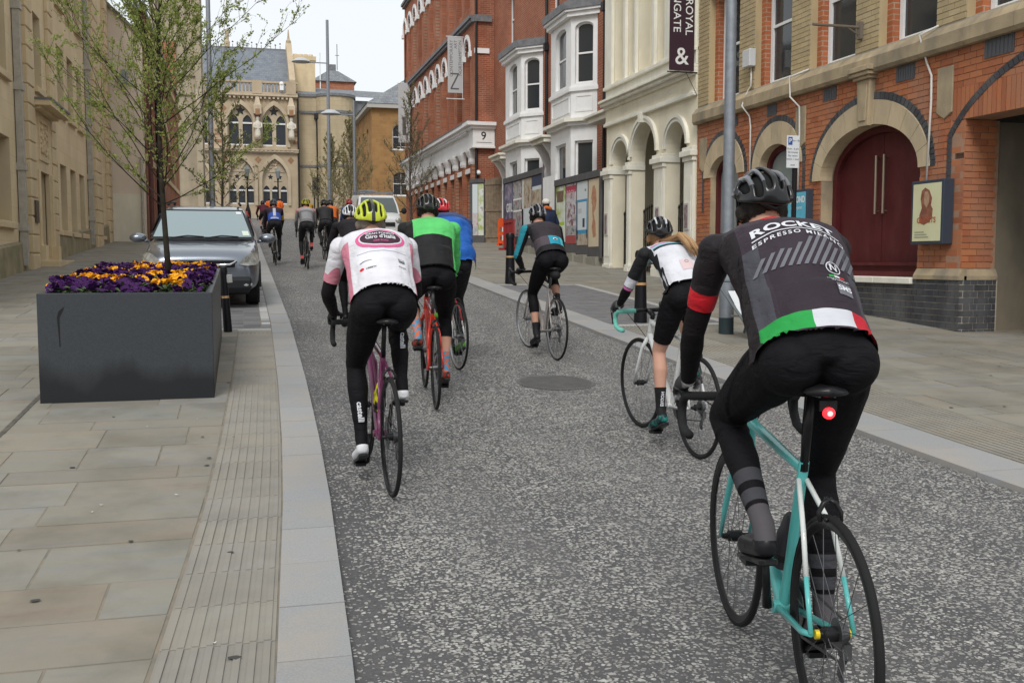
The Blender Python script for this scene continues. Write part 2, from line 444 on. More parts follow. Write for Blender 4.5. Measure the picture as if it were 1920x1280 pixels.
def flags(x0, x1, y0, y1, skew=0., seed=1):
    R = random.Random(seed); out = []; y = y0
    while y < y1:
        h = R.choice((.30, .36, .42, .48, .55)); a, b = x0((y + h / 2)), x1((y + h / 2))
        x = a - R.random() * .7
        while x < b:
            w = R.choice((.45, .55, .7, .8, .95, 1.1)); xa, xb = max(x, a), min(x + w, b)
            if b - xb < .16: xb = b
            if xb - xa > .1:
                ea = lambda yy, xx, side: side(yy) if abs(xx - side(y + h / 2)) < 1e-6 else xx
                q = [(ea(y, xa, x0), y), (ea(y, xb, x1), y), (ea(y + h, xb, x1), y + h), (ea(y + h, xa, x0), y + h)]
                out.append(shrink(q, .006))
            x += w
            if xb >= b: break
        y += h
    return out
KW, TW = .255, .40
def li(y): return kl(y) - KW - TW - .008         # inner edge of the left ribbed strip
BAY0, BAY1 = 13.15, 26.0                          # left parking bay
fl = flags(lambda y: XL, li, 1.2, BAY0 - .02, seed=3)
fl += flags(lambda y: XL, lambda y: -1.95, BAY0 + .0, BAY1, seed=5)
fl += flags(lambda y: XL, lambda y: kl(y) - KW - .01, BAY1, 62, seed=6)
lay(fl, 'flagstone', M_FLAG, pave_l)
def band(f0, f1, y0, y1, step, gap, nx=1, stag=0):
    out = []; y = y0; k = 0
    while y < y1 - .01:
        e = min(y + step, y1)
        for i in range(nx):
            def X(yy, t): return f0(yy) + (f1(yy) - f0(yy)) * t
            out.append(shrink([(X(y, i / nx), y), (X(y, (i + 1) / nx), y), (X(e, (i + 1) / nx), e), (X(e, i / nx), e)], gap))
        y = e; k += 1
    return out
lay(band(lambda y: kl(y) - KW, kl, .8, 60, .52, .0025), 'kerbstone', M_GRANITE, pave_l, lambda y: gz(y) + .034, t=.09)
def ribs_for(n):
    def f(b, q):
        (xa, ya), (xb, _), (xc, yc), (xd, _) = q
        for i in range(n):
            t0, t1 = (i + .2) / n, (i + .68) / n
            r = [(xa + (xb - xa) * t0, ya + .004), (xa + (xb - xa) * t1, ya + .004), (xd + (xc - xd) * t1, yc - .004), (xd + (xc - xd) * t0, yc - .004)]
            slab(b, r, pz, .006, .006)
    return f
lay(band(lambda y: kl(y) - KW - TW, lambda y: kl(y) - KW - .004, .8, BAY0 - .15, .40, .002), 'ribbed_slab', M_TACT, pave_l, ribs=ribs_for(8))
# left parking bay: setts, pale edging
lay(band(lambda y: -1.92, lambda y: kl(y) - KW - .13, BAY0 + .12, BAY1, .105, .004, nx=10), 'sett', M_SETT, pave_l)
lay(band(lambda y: kl(y) - KW - .125, lambda y: kl(y) - KW - .004, BAY0 + .12, BAY1, .21, .006), 'edge_sett', M('edge_sett', (.3, .3, .3), .75, rand=[(.48, .47, .45), (.16, .16, .165), (.45, .44, .43), (.2, .2, .2)], bump=.3, bscale=150), pave_l)
lay(band(lambda y: -1.92, lambda y: kl(y) - KW - .004, BAY0 - .12, BAY0 + .12, .24, .004, nx=4), 'border_stone', M_PALE, pave_l)
# right side
lay(band(kr, lambda y: kr(y) + .44, 2.2, 60, .6, .0025), 'kerbstone', M_GRANITE, pave_r, lambda y: gz(y) + .034, t=.09)
RB0, RB1 = 12.9, 19.6
def ri(y): return kr(y) + .45
lay(band(ri, lambda y: kr(y) + 1.15, 3.2, RB0 - .1, .45, .002), 'ribbed_slab', M_TACT, pave_r, ribs=ribs_for(12))
lay(band(ri, lambda y: 6.55, RB0 + .1, RB1, .105, .004, nx=7), 'sett', M_SETT, pave_r)
lay(band(ri, lambda y: 6.55, RB0 - .1, RB0 + .1, .2, .004, nx=4) + band(ri, lambda y: 6.55, RB1, RB1 + .15, .15, .004, nx=4) + band(lambda y: 6.56, lambda y: 6.72, RB0 - .1, RB1 + .15, .5, .004), 'border_stone', M_PALE, pave_r)
fr = flags(lambda y: kr(y) + 1.16, lambda y: 11.0 if y < 11.1 else XR, 4.6, RB0 - .1, seed=11)
fr += flags(lambda y: 6.73, lambda y: XR, RB0 - .1, RB1 + .15, seed=12)
fr += flags(ri, lambda y: XR if y < 25.4 or y > 40 else 10.2, RB1 + .15, 62, seed=13)
lay(fr, 'flagstone', M_FLAG, pave_r)
# slot drain along the left pavement, manhole cover in the road
dr = MB()
for k in range(16):
    y = 4.0 + k * 1.0
    x0 = -1.62
    slab(dr, [(x0, y + .005), (x0 + .035, y + .005), (x0 + .035, y + .995), (x0, y + .995)], pz, .01, .004)
tag(dr.build('slot_drain', M('drain_steel', (.10, .10, .10), .5, .6, col2=(.2, .18, .15), scale=20), norm=False), 'narrow dark slot drain running up the left pavement behind the planter', 'drain')
def manhole(x, y, rx, ry, label):
    t = thing('manhole_cover', label, 'manhole', (x, y, gz(y)))
    sl = (gz(y + .1) - gz(y - .1)) / .2
    prof = arc(0, 0, 1, 0, 2 * pi, 32)[:-1]
    b = MB(); b.add([(x + rx * a, y + ry * c, gz(y) + sl * ry * c + .005) for a, c in prof], [tuple(range(32))]); b.build('lid', M('worn_iron', (.10, .098, .096), .7, .1, col2=(.15, .145, .14), scale=45, bump=.8, bscale=90, stain=((.20, .19, .18), 9, .6)), t, norm=False)
    b = MB()
    for k in range(-5, 6): b.cbox((x, y + k * ry * .15, gz(y) + sl * k * ry * .15 + .0055), (2 * rx * .92 * sqrt(1 - (k * .16) ** 2), ry * .05, .003))
    b.build('tread', M('tread_grey', (.07, .068, .066), .7), t, kind='stuff')
manhole(2.82, 8.97, .36, .40, 'worn flush manhole cover in the middle of the road')

gum = MB(); R = random.Random(77)
for k in range(64):
    x, y = (R.uniform(-4.2, .0), R.uniform(2.2, 13)) if k % 2 else (R.uniform(5.6, 9.2), R.uniform(6, 18)); r = R.uniform(.008, .02)
    gum.add([(x + r * R.uniform(.7, 1.3) * cos(a), y + r * R.uniform(.7, 1.2) * sin(a), pz(y + r * sin(a)) + .0068) for a in [2 * pi * i / 9 for i in range(9)]], [tuple(range(9))])
gum.build('gum_spots', M('old_gum', (.06, .058, .055), .9), pave_l, kind='stuff', norm=False)
lit = MB()
for k in range(9):
    x, y = R.uniform(-1.2, .4), R.uniform(2.6, 9); r = R.uniform(.004, .009); a0 = R.random() * 3
    lit.add([(x + r * cos(a0 + a) * (1.6 if i % 2 else .7), y + r * sin(a0 + a), pz(y) + .010 + .004 * (i % 2)) for i, a in enumerate((0, 1.6, 3.1, 4.7))], [(0, 1, 2, 3)])
lit.build('litter_scraps', M('pale_scrap', (.62, .60, .55), .9), pave_l, kind='stuff', norm=False)
# ================================================================ BUILDINGS, RIGHT SIDE
M_GLASS = M('window_glass', (.035, .04, .045), .06, spec=.6, bump=.05, bscale=2.5)
M_WHITE = M('white_paint', (.82, .82, .82), .5, col2=(.77, .77, .765), scale=5, stain=((.60, .58, .54), 2, .3))
M_CREAM = M('cream_render', (.80, .735, .575), .7, col2=(.75, .69, .54), scale=2.5, stain=((.56, .50, .38), 1.6, .45), bump=.12, bscale=60)
M_CREAMT = M('cream_trim', (.80, .78, .69), .65, col2=(.76, .73, .63), scale=4, stain=((.52, .49, .40), 2.5, .45))
M_STONE = M('weathered_limestone', (.44, .35, .225), .85, col2=(.33, .26, .17), scale=3, stain=((.16, .145, .12), 2.2, .75), bump=.35, bscale=45)
M_RSTONE = M('arch_stone', (.52, .42, .29), .85, rand=[(.52, .41, .26), (.58, .47, .31), (.48, .38, .25)], col2=(.45, .35, .22), scale=4, stain=((.26, .22, .17), 2.6, .6), bump=.3, bscale=50)
M_MORTAR = M('lime_mortar', (.40, .24, .16), .95, col2=(.33, .20, .14), scale=12, bump=.4, bscale=120)
M_PMORT = M('pale_mortar', (.46, .42, .33), .95, col2=(.38, .34, .27), scale=12, bump=.4, bscale=120)
M_RED = M('red_brick', (.42, .15, .065), .85, rand=[(.37, .13, .06), (.47, .18, .08), (.42, .15, .068), (.29, .095, .05), (.50, .21, .10), (.44, .165, .075), (.33, .105, .058)], col2=(.36, .12, .055), scale=30, bump=.4, bscale=120, stain=((.34, .19, .13), 2.0, .7), bdist=.004)
M_BLUE = M('blue_brick', (.075, .08, .09), .45, rand=[(.028, .030, .036), (.055, .058, .068), (.038, .038, .043), (.07, .07, .078), (.045, .04, .042)], col2=(.06, .06, .066), scale=30, bump=.3, bscale=120, stain=((.20, .20, .20), 2.5, .4), bdist=.003)
M_BUFF = M('buff_brick', (.46, .36, .20), .85, rand=[(.42, .33, .18), (.50, .40, .235), (.46, .35, .19), (.38, .30, .18), (.53, .43, .27)], col2=(.40, .31, .18), scale=30, bump=.4, bscale=120, stain=((.24, .20, .14), 2.2, .4), bdist=.004)
M_MAROON = M('maroon_paint', (.095, .016, .018), .45, col2=(.078, .014, .016), scale=3, stain=((.13, .04, .04), 4, .4), bump=.06, bscale=30)
M_DARK = M('dark_interior', (.012, .011, .010), .9)
M_IRON = M('black_iron', (.012, .012, .013), .45, spec=.4)
M_LEAD = M('lead_sheet', (.13, .135, .145), .6, col2=(.20, .20, .21), scale=6, bump=.3, bscale=20)
M_SLATE = brick_mat('slate_roof', (.16, .17, .19), (.22, .23, .25), (.09, .095, .10), 'Y', .3, .22, .012, c3=(.26, .28, .28), bump=.6)
M_GREYM = M('galvanised_grey', (.23, .25, .28), .5, .5, col2=(.28, .30, .33), scale=12)

def sash(T, u0, u1, v0, v1, w, parent, rise=0, fw=.06, mid=.5, mat=None, sill=True, name='window', glass=None, bars=0, out=.06):
    """sash window: frame with meeting rail, pane and sill as sub-parts"""
    mat = mat or M_WHITE
    b = MB(T)
    def poly(e, ev=None):
        if rise: return arch_poly(u0 + e, u1 - e, v0 + e, v1 - rise, 8, rise - e * .8)
        return rect(u0 + e, u1 - e, v0 + e, v1 - e)
    b.ring(poly(fw), poly(0), w - .05, w, closed=True)
    vm = v0 + (v1 - v0) * mid
    b.box((u0 + fw, vm - .025, w - .045), (u1 - fw, vm + .025, w - .004))
    for k in range(bars): uu = u0 + (u1 - u0) * (k + 1) / (bars + 1); b.box((uu - .012, v0 + fw, w - .04), (uu + .012, v1 - fw, w - .008))
    f = b.build(name, mat, parent)
    b = MB(T); b.prism(poly(fw * .8), w - .045, w - .035, back=False); b.build('pane', glass or M_GLASS, f)
    if sill:
        b = MB(T); b.box((u0 - .04, v0 - .07, w - .05), (u1 + .04, v0 - .002, w + out)); b.build('sill', mat, f)
    return f
def courses(u0, u1, v0, v1, ch, bl, openings, bond='stretcher', j=.010, seed=1, phase=0):
    """brick rectangles between openings; openings = functions v -> (a, b) or None"""
    out = []; v = v0; k = phase
    while v < v1 - .02:
        vm = v + ch / 2; spans = [(u0, u1)]
        for o in openings:
            ab = o(vm)
            if ab:
                nx = []
                for a, b in spans:
                    if ab[1] <= a or ab[0] >= b: nx.append((a, b)); continue
                    if ab[0] > a: nx.append((a, ab[0]))
                    if ab[1] < b: nx.append((ab[1], b))
                spans = nx
        L = bl if (bond == 'stretcher' or k % 2 == 0) else bl / 2
        off = (bl / 2 if k % 2 else 0) if bond == 'stretcher' else (0 if k % 2 == 0 else bl / 4)
        for a, b in spans:
            x = u0 + off + math.floor((a - u0 - off) / L) * L
            while x < b - 1e-4:
                xa, xb = max(x, a), min(x + L, b)
                if xb - xa > .035: out.append((xa + j / 2, xb - j / 2, v + j / 2, min(v + ch, v1) - j / 2))
                x += L
        v += ch; k += 1
    return out
_bm = {}
def lay_bricks(T, rects, name, mat, parent, w0, w1, limit=300, rest='brickwork'):
    def key(r):
        p = T(((r[0] + r[1]) / 2, (r[2] + r[3]) / 2, 0)); return (p[0] - CAM[0]) ** 2 + (p[1] - CAM[1]) ** 2 + (p[2] - CAM[2]) ** 2
    rects = sorted(rects, key=key)
    mb = MB(T); base = LOC[parent.name]
    for i, (a, b, c, d) in enumerate(rects):
        dw = random.uniform(-.002, .002)
        if i < limit:
            o = Vector(T((0, 0, 0))); ctr = Vector(T(((a + b) / 2, (c + d) / 2, w1 + dw)))
            k = (name, type(T).__name__, round(b - a, 2), round(d - c, 3))
            if k not in _bm:
                m2 = MB(lambda p: tuple(Vector(T(p)) - o)); m2.box((-(b - a) / 2, -(d - c) / 2, w0 - w1), ((b - a) / 2, (d - c) / 2, 0))
                me = bpy.data.meshes.new(name); me.from_pydata(m2.v, [], m2.f); me.materials.append(mat); _bm[k] = me
            link(name, _bm[k], parent, loc=ctr - base)
        else:
            mb.rv = random.random() * .99 + .005
            mb.box((a, c, w0), (b, d, w1 + dw))
    if mb.f: mb.build(rest, mat, parent, kind='stuff', norm=False)
def ell(cx, a, vs, b):      # elliptical head of an opening as brick-laying limits
    return lambda v: (cx - a, cx + a) if v <= vs else ((cx - a * sqrt(max(0, 1 - ((v - vs) / b) ** 2)), cx + a * sqrt(max(0, 1 - ((v - vs) / b) ** 2))) if v < vs + b else None)
def voussoirs(T, cx, vs, a0, b0, a1, b1, n, name, mat, parent, w0, w1, t0=0, t1=pi, gap=.05):
    for i in range(n):
        s0, s1 = t0 + (t1 - t0) * (i + gap) / n, t0 + (t1 - t0) * (i + 1 - gap) / n
        b = MB(T); k = 3
        pts_i = [(cx + a0 * cos(s0 + (s1 - s0) * q / k), vs + b0 * sin(s0 + (s1 - s0) * q / k)) for q in range(k + 1)]
        pts_o = [(cx + a1 * cos(s0 + (s1 - s0) * q / k), vs + b1 * sin(s0 + (s1 - s0) * q / k)) for q in range(k + 1)]
        b.ring(pts_i, pts_o, w0, w1); b.build(name, mat, parent)

# ---------------------------------------------------------------- brick theatre building with maroon doors
T = FX(XR, -1)
R1 = thing('theatre_building', 'red and buff brick theatre building with maroon arched doors and blue brick plinth', 'building', (XR, 15.7, gz(15.7)))
UE = 19.86; U0 = 7.0
DC, DS = 13.82, 2.71
S2, S1 = (16.55, 3.08), (18.62, 3.08)
def door_open(v): return ell(DC, 1.27, DS, .76)(v) if v > 1.10 else None
def door_out(v): return ell(DC, 1.60, DS, 1.24)(v) if v > DS else door_open(v)
def sa_out(c): return lambda v: (ell(c[0], .97, c[1], .90)(v) if v > c[1] else (c[0] - .60, c[0] + .60))
def passage(v): return (U0 - 1, 11.63) if v < 3.27 else ((U0 - 1, 11.60) if v < 3.70 else None)
holes = [arch_poly(DC - 1.27, DC + 1.27, 1.10, DS, 18, .76)] + [arch_poly(c[0] - .6, c[0] + .6, .2, c[1], 12, .40) for c in (S2, S1)]
lower = MB(T)
lower.wall([(11.66, .2), (11.66, 3.27), (U0, 3.27), (U0, 4.3), (UE, 4.3), (UE, .2)], [list(reversed(h)) for h in holes], -.012, .42, 0, sides=True, mr=1)
lower.build('wall', [M_MORTAR, M_STONE], R1)
# red brick, blue brick plinth
rb = courses(U0, UE, 1.29, 4.22, .086, .235, [door_out, sa_out(S2), sa_out(S1), passage, lambda v: (9.0, 11.93) if 3.27 <= v < 3.71 else None])
lay_bricks(T, rb, 'red_brick', M_RED, R1, -.02, 0)
pl = courses(11.57, UE, .30, 1.14, .086, .235, [lambda v: (S2[0] - .66, S2[0] + .66), lambda v: (S1[0] - .66, S1[0] + .66)], 'english')
pl = [r for r in pl if r[3] > pz(r[0]) - .02]
pm = MB(T); pm.box((11.573, .1, -.02), (S2[0] - .66, 1.137, .052)); pm.box((S2[0] + .66, .1, -.02), (S1[0] - .66, 1.137, .052)); pm.box((S1[0] + .66, .1, -.02), (UE - .003, 1.137, .052)); pm.build('plinth', M_PMORT, R1)
lay_bricks(T, pl, 'blue_brick', M_BLUE, R1, .04, .060, limit=290)
# return of the pier into the passage
TJ = FY(11.63)
rj = courses(9.36, 9.86, 1.29, 3.27, .086, .235, [])
jm = MB(TJ); jm.box((9.351, .2, -.3), (9.9, 3.262, -.011)); jm.build('pier', M_MORTAR, R1)
lay_bricks(TJ, rj, 'jamb_brick', M_RED, R1, -.02, 0)
pj = MB(TJ); pj.box((9.30, .1, -.1), (9.9, 1.135, .052)); pj.build('pier_plinth', M_PMORT, R1)
lay_bricks(TJ, [r for r in courses(9.293, 9.88, .30, 1.14, .086, .235, [], 'english')], 'jamb_blue_brick', M_BLUE, R1, .04, .060)
# chamfered stone cap of the plinth
def cap(u0, u1, ret=False):
    b = MB()
    prof = [(.078, 1.135), (.078, 1.19), (.02, 1.285), (-.05, 1.288)]
    b.T = T; b.loft([[(u0, z, w) for w, z in prof + [(-.05, 1.135)]], [(u1, z, w) for w, z in prof + [(-.05, 1.135)]]])
    return b.build('plinth_cap', M_STONE, R1)
for k in range(2): cap(11.565 + k * .5, 11.565 + (k + 1) * .5 - .006 if k == 0 else DC - 1.30)
cap(DC + 1.30, S2[0] - .63); cap(S2[0] + .63, S1[0] - .63); cap(S1[0] + .63, UE)
b = MB(TJ); b.loft([[(u, z, w) for w, z in [(.065, 1.136), (.065, 1.19), (.02, 1.283), (-.05, 1.286), (-.05, 1.136)]] for u in (9.36, 9.89)]); b.build('plinth_cap', M_STONE, R1)
# stone rings, blue rings, keystone
voussoirs(T, DC, DS, 1.265, .755, 1.50, 1.12, 11, 'arch_stone', M_RSTONE, R1, -.20, .030, gap=.012)
voussoirs(T, DC, DS, 1.507, 1.127, 1.60, 1.235, 46, 'arch_brick', M_BLUE, R1, -.02, .012, gap=.06)
for c in (S2, S1):
    voussoirs(T, c[0], c[1], .595, .395, .87, .795, 7, 'arch_stone', M_RSTONE, R1, -.20, .030, gap=.015)
    voussoirs(T, c[0], c[1], .877, .802, .965, .90, 26, 'arch_brick', M_BLUE, R1, -.02, .012, gap=.06)
    b = MB(T)
    for s in (-1, 1):
        for q in range(8): b.box((c[0] + s * .92 - .045, c[1] - .01 - .086 * (q + 1) + .006, -.01), (c[0] + s * .92 + .045, c[1] - .01 - .086 * q - .004, .006))
    b.build('blue_brick_band', M_BLUE, R1)
b = MB(T); b.prism([(DC - .13, 3.44), (DC + .13, 3.44), (DC + .17, 4.14), (DC - .17, 4.14)], -.02, .10)
b.prism([(DC - .09, 3.52), (DC + .09, 3.52), (DC + .12, 4.08), (DC - .12, 4.08)], .10, .115)
for z0, z1, e in ((4.14, 4.19, .21), (4.19, 4.25, .25), (4.25, 4.33, .28)): b.box((DC - e, z0 + .001, -.02), (DC + e, z1, e - .06))
b.build('keystone', M_STONE, R1, bevel=.008)
# passage arch: soldier course and blue ring
b = MB(T)
lay_bricks(T, [(x + .005, x + .078, 3.275, 3.70) for x in [U0 + .083 * i for i in range(int((11.90 - U0) / .083))]], 'soldier_brick', M_RED, R1, -.35, .004)
voussoirs(T, 9.6, 2.3, 2.55, 1.70, 2.64, 1.80, 60, 'arch_brick', M_BLUE, R1, -.02, .012, t0=.45, t1=2.6, gap=.06)
b = MB(T)
for q in range(10): b.box((11.885, 2.20 + .086 * q + .006, -.01), (11.975, 2.20 + .086 * (q + 1) - .004, .008))
b.build('blue_brick_band', M_BLUE, R1)
# string course and door sill
b = MB(T)
for k in range(14):
    ua, ub = U0 + k * .92, min(U0 + (k + 1) * .92, UE) - .006
    if ua < UE:
        b = MB(T); b.loft([[(u, z, w) for w, z in [(-.1, 4.222), (.09, 4.222), (.13, 4.27), (.13, 4.44), (.03, 4.56), (-.1, 4.57)]] for u in (ua, ub)]); b.build('string_course_stone', M_STONE, R1)
b = MB(T); b.box((DC - 1.27, 1.06, -.3), (DC - .4, 1.155, .11)); b.box((DC - .395, 1.06, -.3), (DC + 1.27, 1.155, .11)); b.build('door_sill', M_CREAMT, R1, bevel=.01)
# maroon double door
b = MB(T); p_o = arch_poly(DC - 1.262, DC + 1.262, 1.157, DS, 18, .752); p_i = arch_poly(DC - 1.15, DC + 1.15, 1.36, DS, 18, .65)
b.ring(p_i, p_o, -.42, -.22, closed=True); b.box((DC - 1.15, 1.32, -.4), (DC + 1.15, 1.375, -.18)); b.box((DC - 1.2, 1.16, -.4), (DC + 1.2, 1.235, -.12))
b.build('door_frame', M_MAROON, R1)
for s in (-1, 1):
    pts = [(DC + s * .006, 1.38), (DC + s * 1.145, 1.38)] + [(DC + s * 1.145 * cos(a), DS + .645 * sin(a)) for a in [pi / 2 * i / 10 for i in range(10)]] + [(DC + s * .006, DS + .645)]
    b = MB(T); b.prism(pts if s > 0 else pts[::-1], -.36, -.30); d = b.build('door', M_MAROON, R1)
    b = MB(T); b.tube([(DC + s * .10, 2.12, -.235), (DC + s * .10, 3.02, -.235)], .022, 10)
    for z in (2.16, 2.98): b.tube([(DC + s * .10, z, -.30), (DC + s * .10, z, -.235)], .012, 8)
    b.build('pull_handle', M('brushed_brass', (.42, .34, .26), .35, .9), d, smooth=.6)
# small arched side doors
M_PGLASS = M('pale_glass', (.23, .27, .27), .12, col2=(.28, .31, .30), scale=1.2)
for c in (S2, S1):
    b = MB(T); b.ring(arch_poly(c[0] - .5, c[0] + .5, .75, c[1], 12, .30), arch_poly(c[0] - .595, c[0] + .595, .45, c[1], 12, .395), -.28, -.13, closed=True)
    b.box((c[0] - .5, 1.85, -.26), (c[0] + .5, 1.95, -.14))
    w_ = b.build('side_door', M_MAROON, R1)
    b = MB(T); b.prism(arch_poly(c[0] - .5, c[0] + .5, 1.95, c[1], 12, .30), -.22, -.20); b.build('pane', M_PGLASS, w_)
    b = MB(T); b.box((c[0] - .5, .5, -.23), (c[0] + .5, 1.85, -.19)); b.box((c[0] - .38, .9, -.19), (c[0] + .38, 1.7, -.18)); b.build('door_panel', M_MAROON, w_)
# upper floor: buff piers, red reveals, sash windows
wins = [11.03 + 1.92 * k for k in range(5)]
wu = [(c - .66, c + .66) for c in wins] + [(8.45, 9.75)]
up = MB(T); up.wall(rect(U0, UE, 4.57, 8.8), [list(reversed(rect(a, b_, 4.6, 6.95))) for a, b_ in wu], -.012, .13, 0, mr=1)
up.build('upper_wall', [M_PMORT, M_BUFF], R1)
bb = courses(U0, UE, 4.60, 8.75, .083, .235, [(lambda v, a=a, b_=b_: (a, b_) if v < 6.95 else None) for a, b_ in wu])
lay_bricks(T, bb, 'buff_brick', M_BUFF, R1, -.02, 0)
for a, b_ in wu:
    v = MB(T); v.ring(rect(a + .13, b_ - .13, 4.6, 6.85), rect(a, b_, 4.598, 6.96), -.42, -.142, closed=True)
    v.build('window_reveal', brick_mat('red_reveal', (.36, .11, .05), (.46, .16, .07), (.40, .30, .22), 'Y', .235, .083, .008, bump=.4), R1)
    v = MB(T); v.wall(rect(a - .2, b_ + .2, 6.80, 7.28), [], .02, .2); v.build('window_head', M_STONE, R1)
    sash(T, a + .14, b_ - .14, 4.62, 6.84, -.26, R1, mid=.48, fw=.085, out=.1)
# roof and body behind
b = MB(T); b.box((U0, 8.802, -.5), (UE, 9.05, .2)); b.build('parapet', M_STONE, R1)
b = MB(); b.box((XR + .45, U0, 3.9), (XR + 9, UE - .01, 8.7)); b.build('building_body', M_DARK, R1)
# passage interior
b = MB(); b.box((9.905, 11.66, .1), (20, 11.95, 3.25)); b.build('passage_wall', M('passage_render', (.24, .20, .145), .9, col2=(.19, .165, .125), scale=2, stain=((.12, .105, .085), 1.5, .6), bump=.2, bscale=50), R1)
b = MB(); b.box((XR + .36, U0, 3.45), (20, 11.94, 3.6)); b.box((XR, U0 - .6, .0), (20, U0, 9)); b.box((20, U0, 0), (20.3, 12, 3.6)); b.build('passage_ceiling', M('passage_black', (.035, .03, .027), .9), R1)  # one near-black colour on the passage ceiling and its outer walls
# air bricks, pipes and cables belong to the building
for (u, v_, w2, h2) in ((16.75, 4.10, .17, .10), (14.88, 4.10, .19, .10), (12.93, 4.10, .21, .11), (11.05, 4.12, .26, .13), (18.2, 4.10, .15, .10)):
    b = MB(T); b.box((u - w2, v_ - h2, -.01), (u + w2, v_ + h2, .012))
    for k in range(7):
        x = u - w2 + .03 + k * (2 * w2 - .06) / 6.5; b.box((x, v_ - h2 + .02, .012), (x + .018, v_ + h2 - .02, .018))
    b.build('air_brick', M('dull_steel', (.13, .135, .15), .5, .5), R1)
for (u, v_) in ((12.05, 3.72), (15.75, 3.72), (19.55, 3.62)):
    b = MB(T); b.prism([(u - .16, v_ - .32), (u, v_ - .40), (u + .16, v_ - .30), (u + .16, v_ + .3), (u - .16, v_ + .3)], -.01, .022); b.build('stone_shield', M_STONE, R1, bevel=.01)
M_CABLE = M('white_cable', (.66, .64, .60), .6)
for pts in ([(12.35, 2.40), (12.30, 3.6), (12.31, 3.95), (12.42, 4.15), (12.44, 4.52), (12.2, 4.60)], [(15.75, 2.5), (15.74, 3.6), (15.76, 4.02), (15.88, 4.20), (15.90, 4.54), (15.5, 4.60)], [(17.48, 2.9), (17.48, 3.9), (17.53, 4.1), (17.62, 4.3), (17.62, 4.58), (17.50, 4.66), (17.50, 5.0)]):
    b = MB(T); b.tube([(u, v_, .035 if v_ < 4.2 else .15 if v_ < 4.57 else .03) for u, v_ in pts], .016, 6); b.build('cable', M_CABLE, R1, smooth=True)
b = MB(T); b.box((17.38, 5.0, .001), (17.66, 5.32, .14)); b.build('junction_box', M('grey_plastic', (.55, .56, .56), .5), R1, bevel=.01)
b = MB(T); b.box((14.0, 4.80, .002), (14.1, 5.06, .06)); b.tube([(14.05, 4.98, .03), (14.05, 4.98, .85)], .022, 6); b.tube([(14.05, 4.86, .04), (14.05, 4.97, .25)], .012, 6); b.build('flag_bracket', M('dull_brown_metal', (.2, .17, .14), .6, .4), R1)

# poster cases on the brick wall
def poster_case(u0, u1, v0, v1, label, draw, w=.14):
    t = thing('poster_case', label, 'poster', T(((u0 + u1) / 2, v0, 0)), group=None)
    b = MB(T); b.box((u0, v0, .008), (u1, v1, w)); b.build('case', M('case_blue_grey', (.045, .055, .075), .45), t, bevel=.006)
    b = MB(T); b.box((u0 + .045, v0 + .045, w + .0005), (u1 - .045, v1 - .045, w + .004)); draw(b, t, u0 + .045, u1 - .045, v0 + .045, v1 - .045, w + .006)
def art_ghosts(b, t, u0, u1, v0, v1, w):
    b.build('poster', M('poster_pale_yellow', (.66, .65, .42), .4, col2=(.60, .58, .36), scale=2), t)
    c = (u0 + u1) / 2; H = v1 - v0
    br = M('print_brown', (.20, .07, .045), .5, col2=(.30, .13, .08), scale=14); b = MB(T)
    b.prism([(c + x, v0 + H * y) for x, y in ((-.12, .40), (-.13, .55), (-.09, .62), (-.11, .74), (-.05, .88), (.04, .93), (.11, .88), (.13, .74), (.10, .58), (.15, .45), (.14, .32), (.05, .28), (-.06, .33))], w - .001, w, back=False)
    b.build('printed_figure', br, t)
    b = MB(T); b.prism([(c + x * .8, v0 + H * y) for x, y in ((-.06, .66), (-.07, .78), (-.02, .86), (.05, .86), (.08, .76), (.06, .64), (.0, .58))], w + .0005, w + .0012, back=False)
    b.build('printed_face', M('print_skin', (.46, .30, .20), .5, col2=(.34, .19, .12), scale=16), t)
    b = MB(T); put_text(b, 'GHOSTS', .105, c, v0 + H * .36, w + .002, 0, mirror=-1, bold=.02); b.build('lettering', M('print_rust', (.42, .10, .05), .5), t)
    b = MB(T)
    for k, s in enumerate((.3, .26, .2)): b.box((u1 - .05 - s, v0 + .05 + .035 * k, w), (u1 - .05, v0 + .062 + .035 * k, w + .001))
    b.build('small_print', M('print_grey', (.30, .30, .22), .5), t)
poster_case(11.80, 12.48, 1.62, 2.50, 'dark blue poster case with a pale yellow portrait poster on the brick pier', art_ghosts, .17)
def art_edmond(b, t, u0, u1, v0, v1, w):
    b.build('poster', M('poster_sky_blue', (.10, .42, .58), .4, col2=(.16, .50, .62), scale=3), t)
    b = MB(T); put_text(b, 'EDMOND', .15, (u0 + u1) / 2, v1 - .13, w, 0, mirror=-1, bold=.03, sx=.8); put_text(b, 'de Bergerac', .075, (u0 + u1) / 2, v1 - .26, w, 0, mirror=-1); b.build('lettering', M('print_white', (.80, .80, .78), .5), t)
    c = (u0 + u1) / 2; b = MB(T)
    b.prism([(c + .05 + x, v0 + y) for x, y in ((.12, .05), (.16, .2), (.1, .26), (.13, .40), (.05, .5), (-.06, .45), (-.09, .36), (-.22, .33), (-.24, .28), (-.1, .24), (-.1, .16), (0, .12), (0, .05))], w, w + .001, back=False)
    b.build('printed_face', M('print_pink_skin', (.60, .42, .34), .5, col2=(.66, .30, .26), scale=6), t)
poster_case(15.30, 15.96, 1.60, 2.60, 'poster case with a bright blue poster between the arched doors', art_edmond, .12)

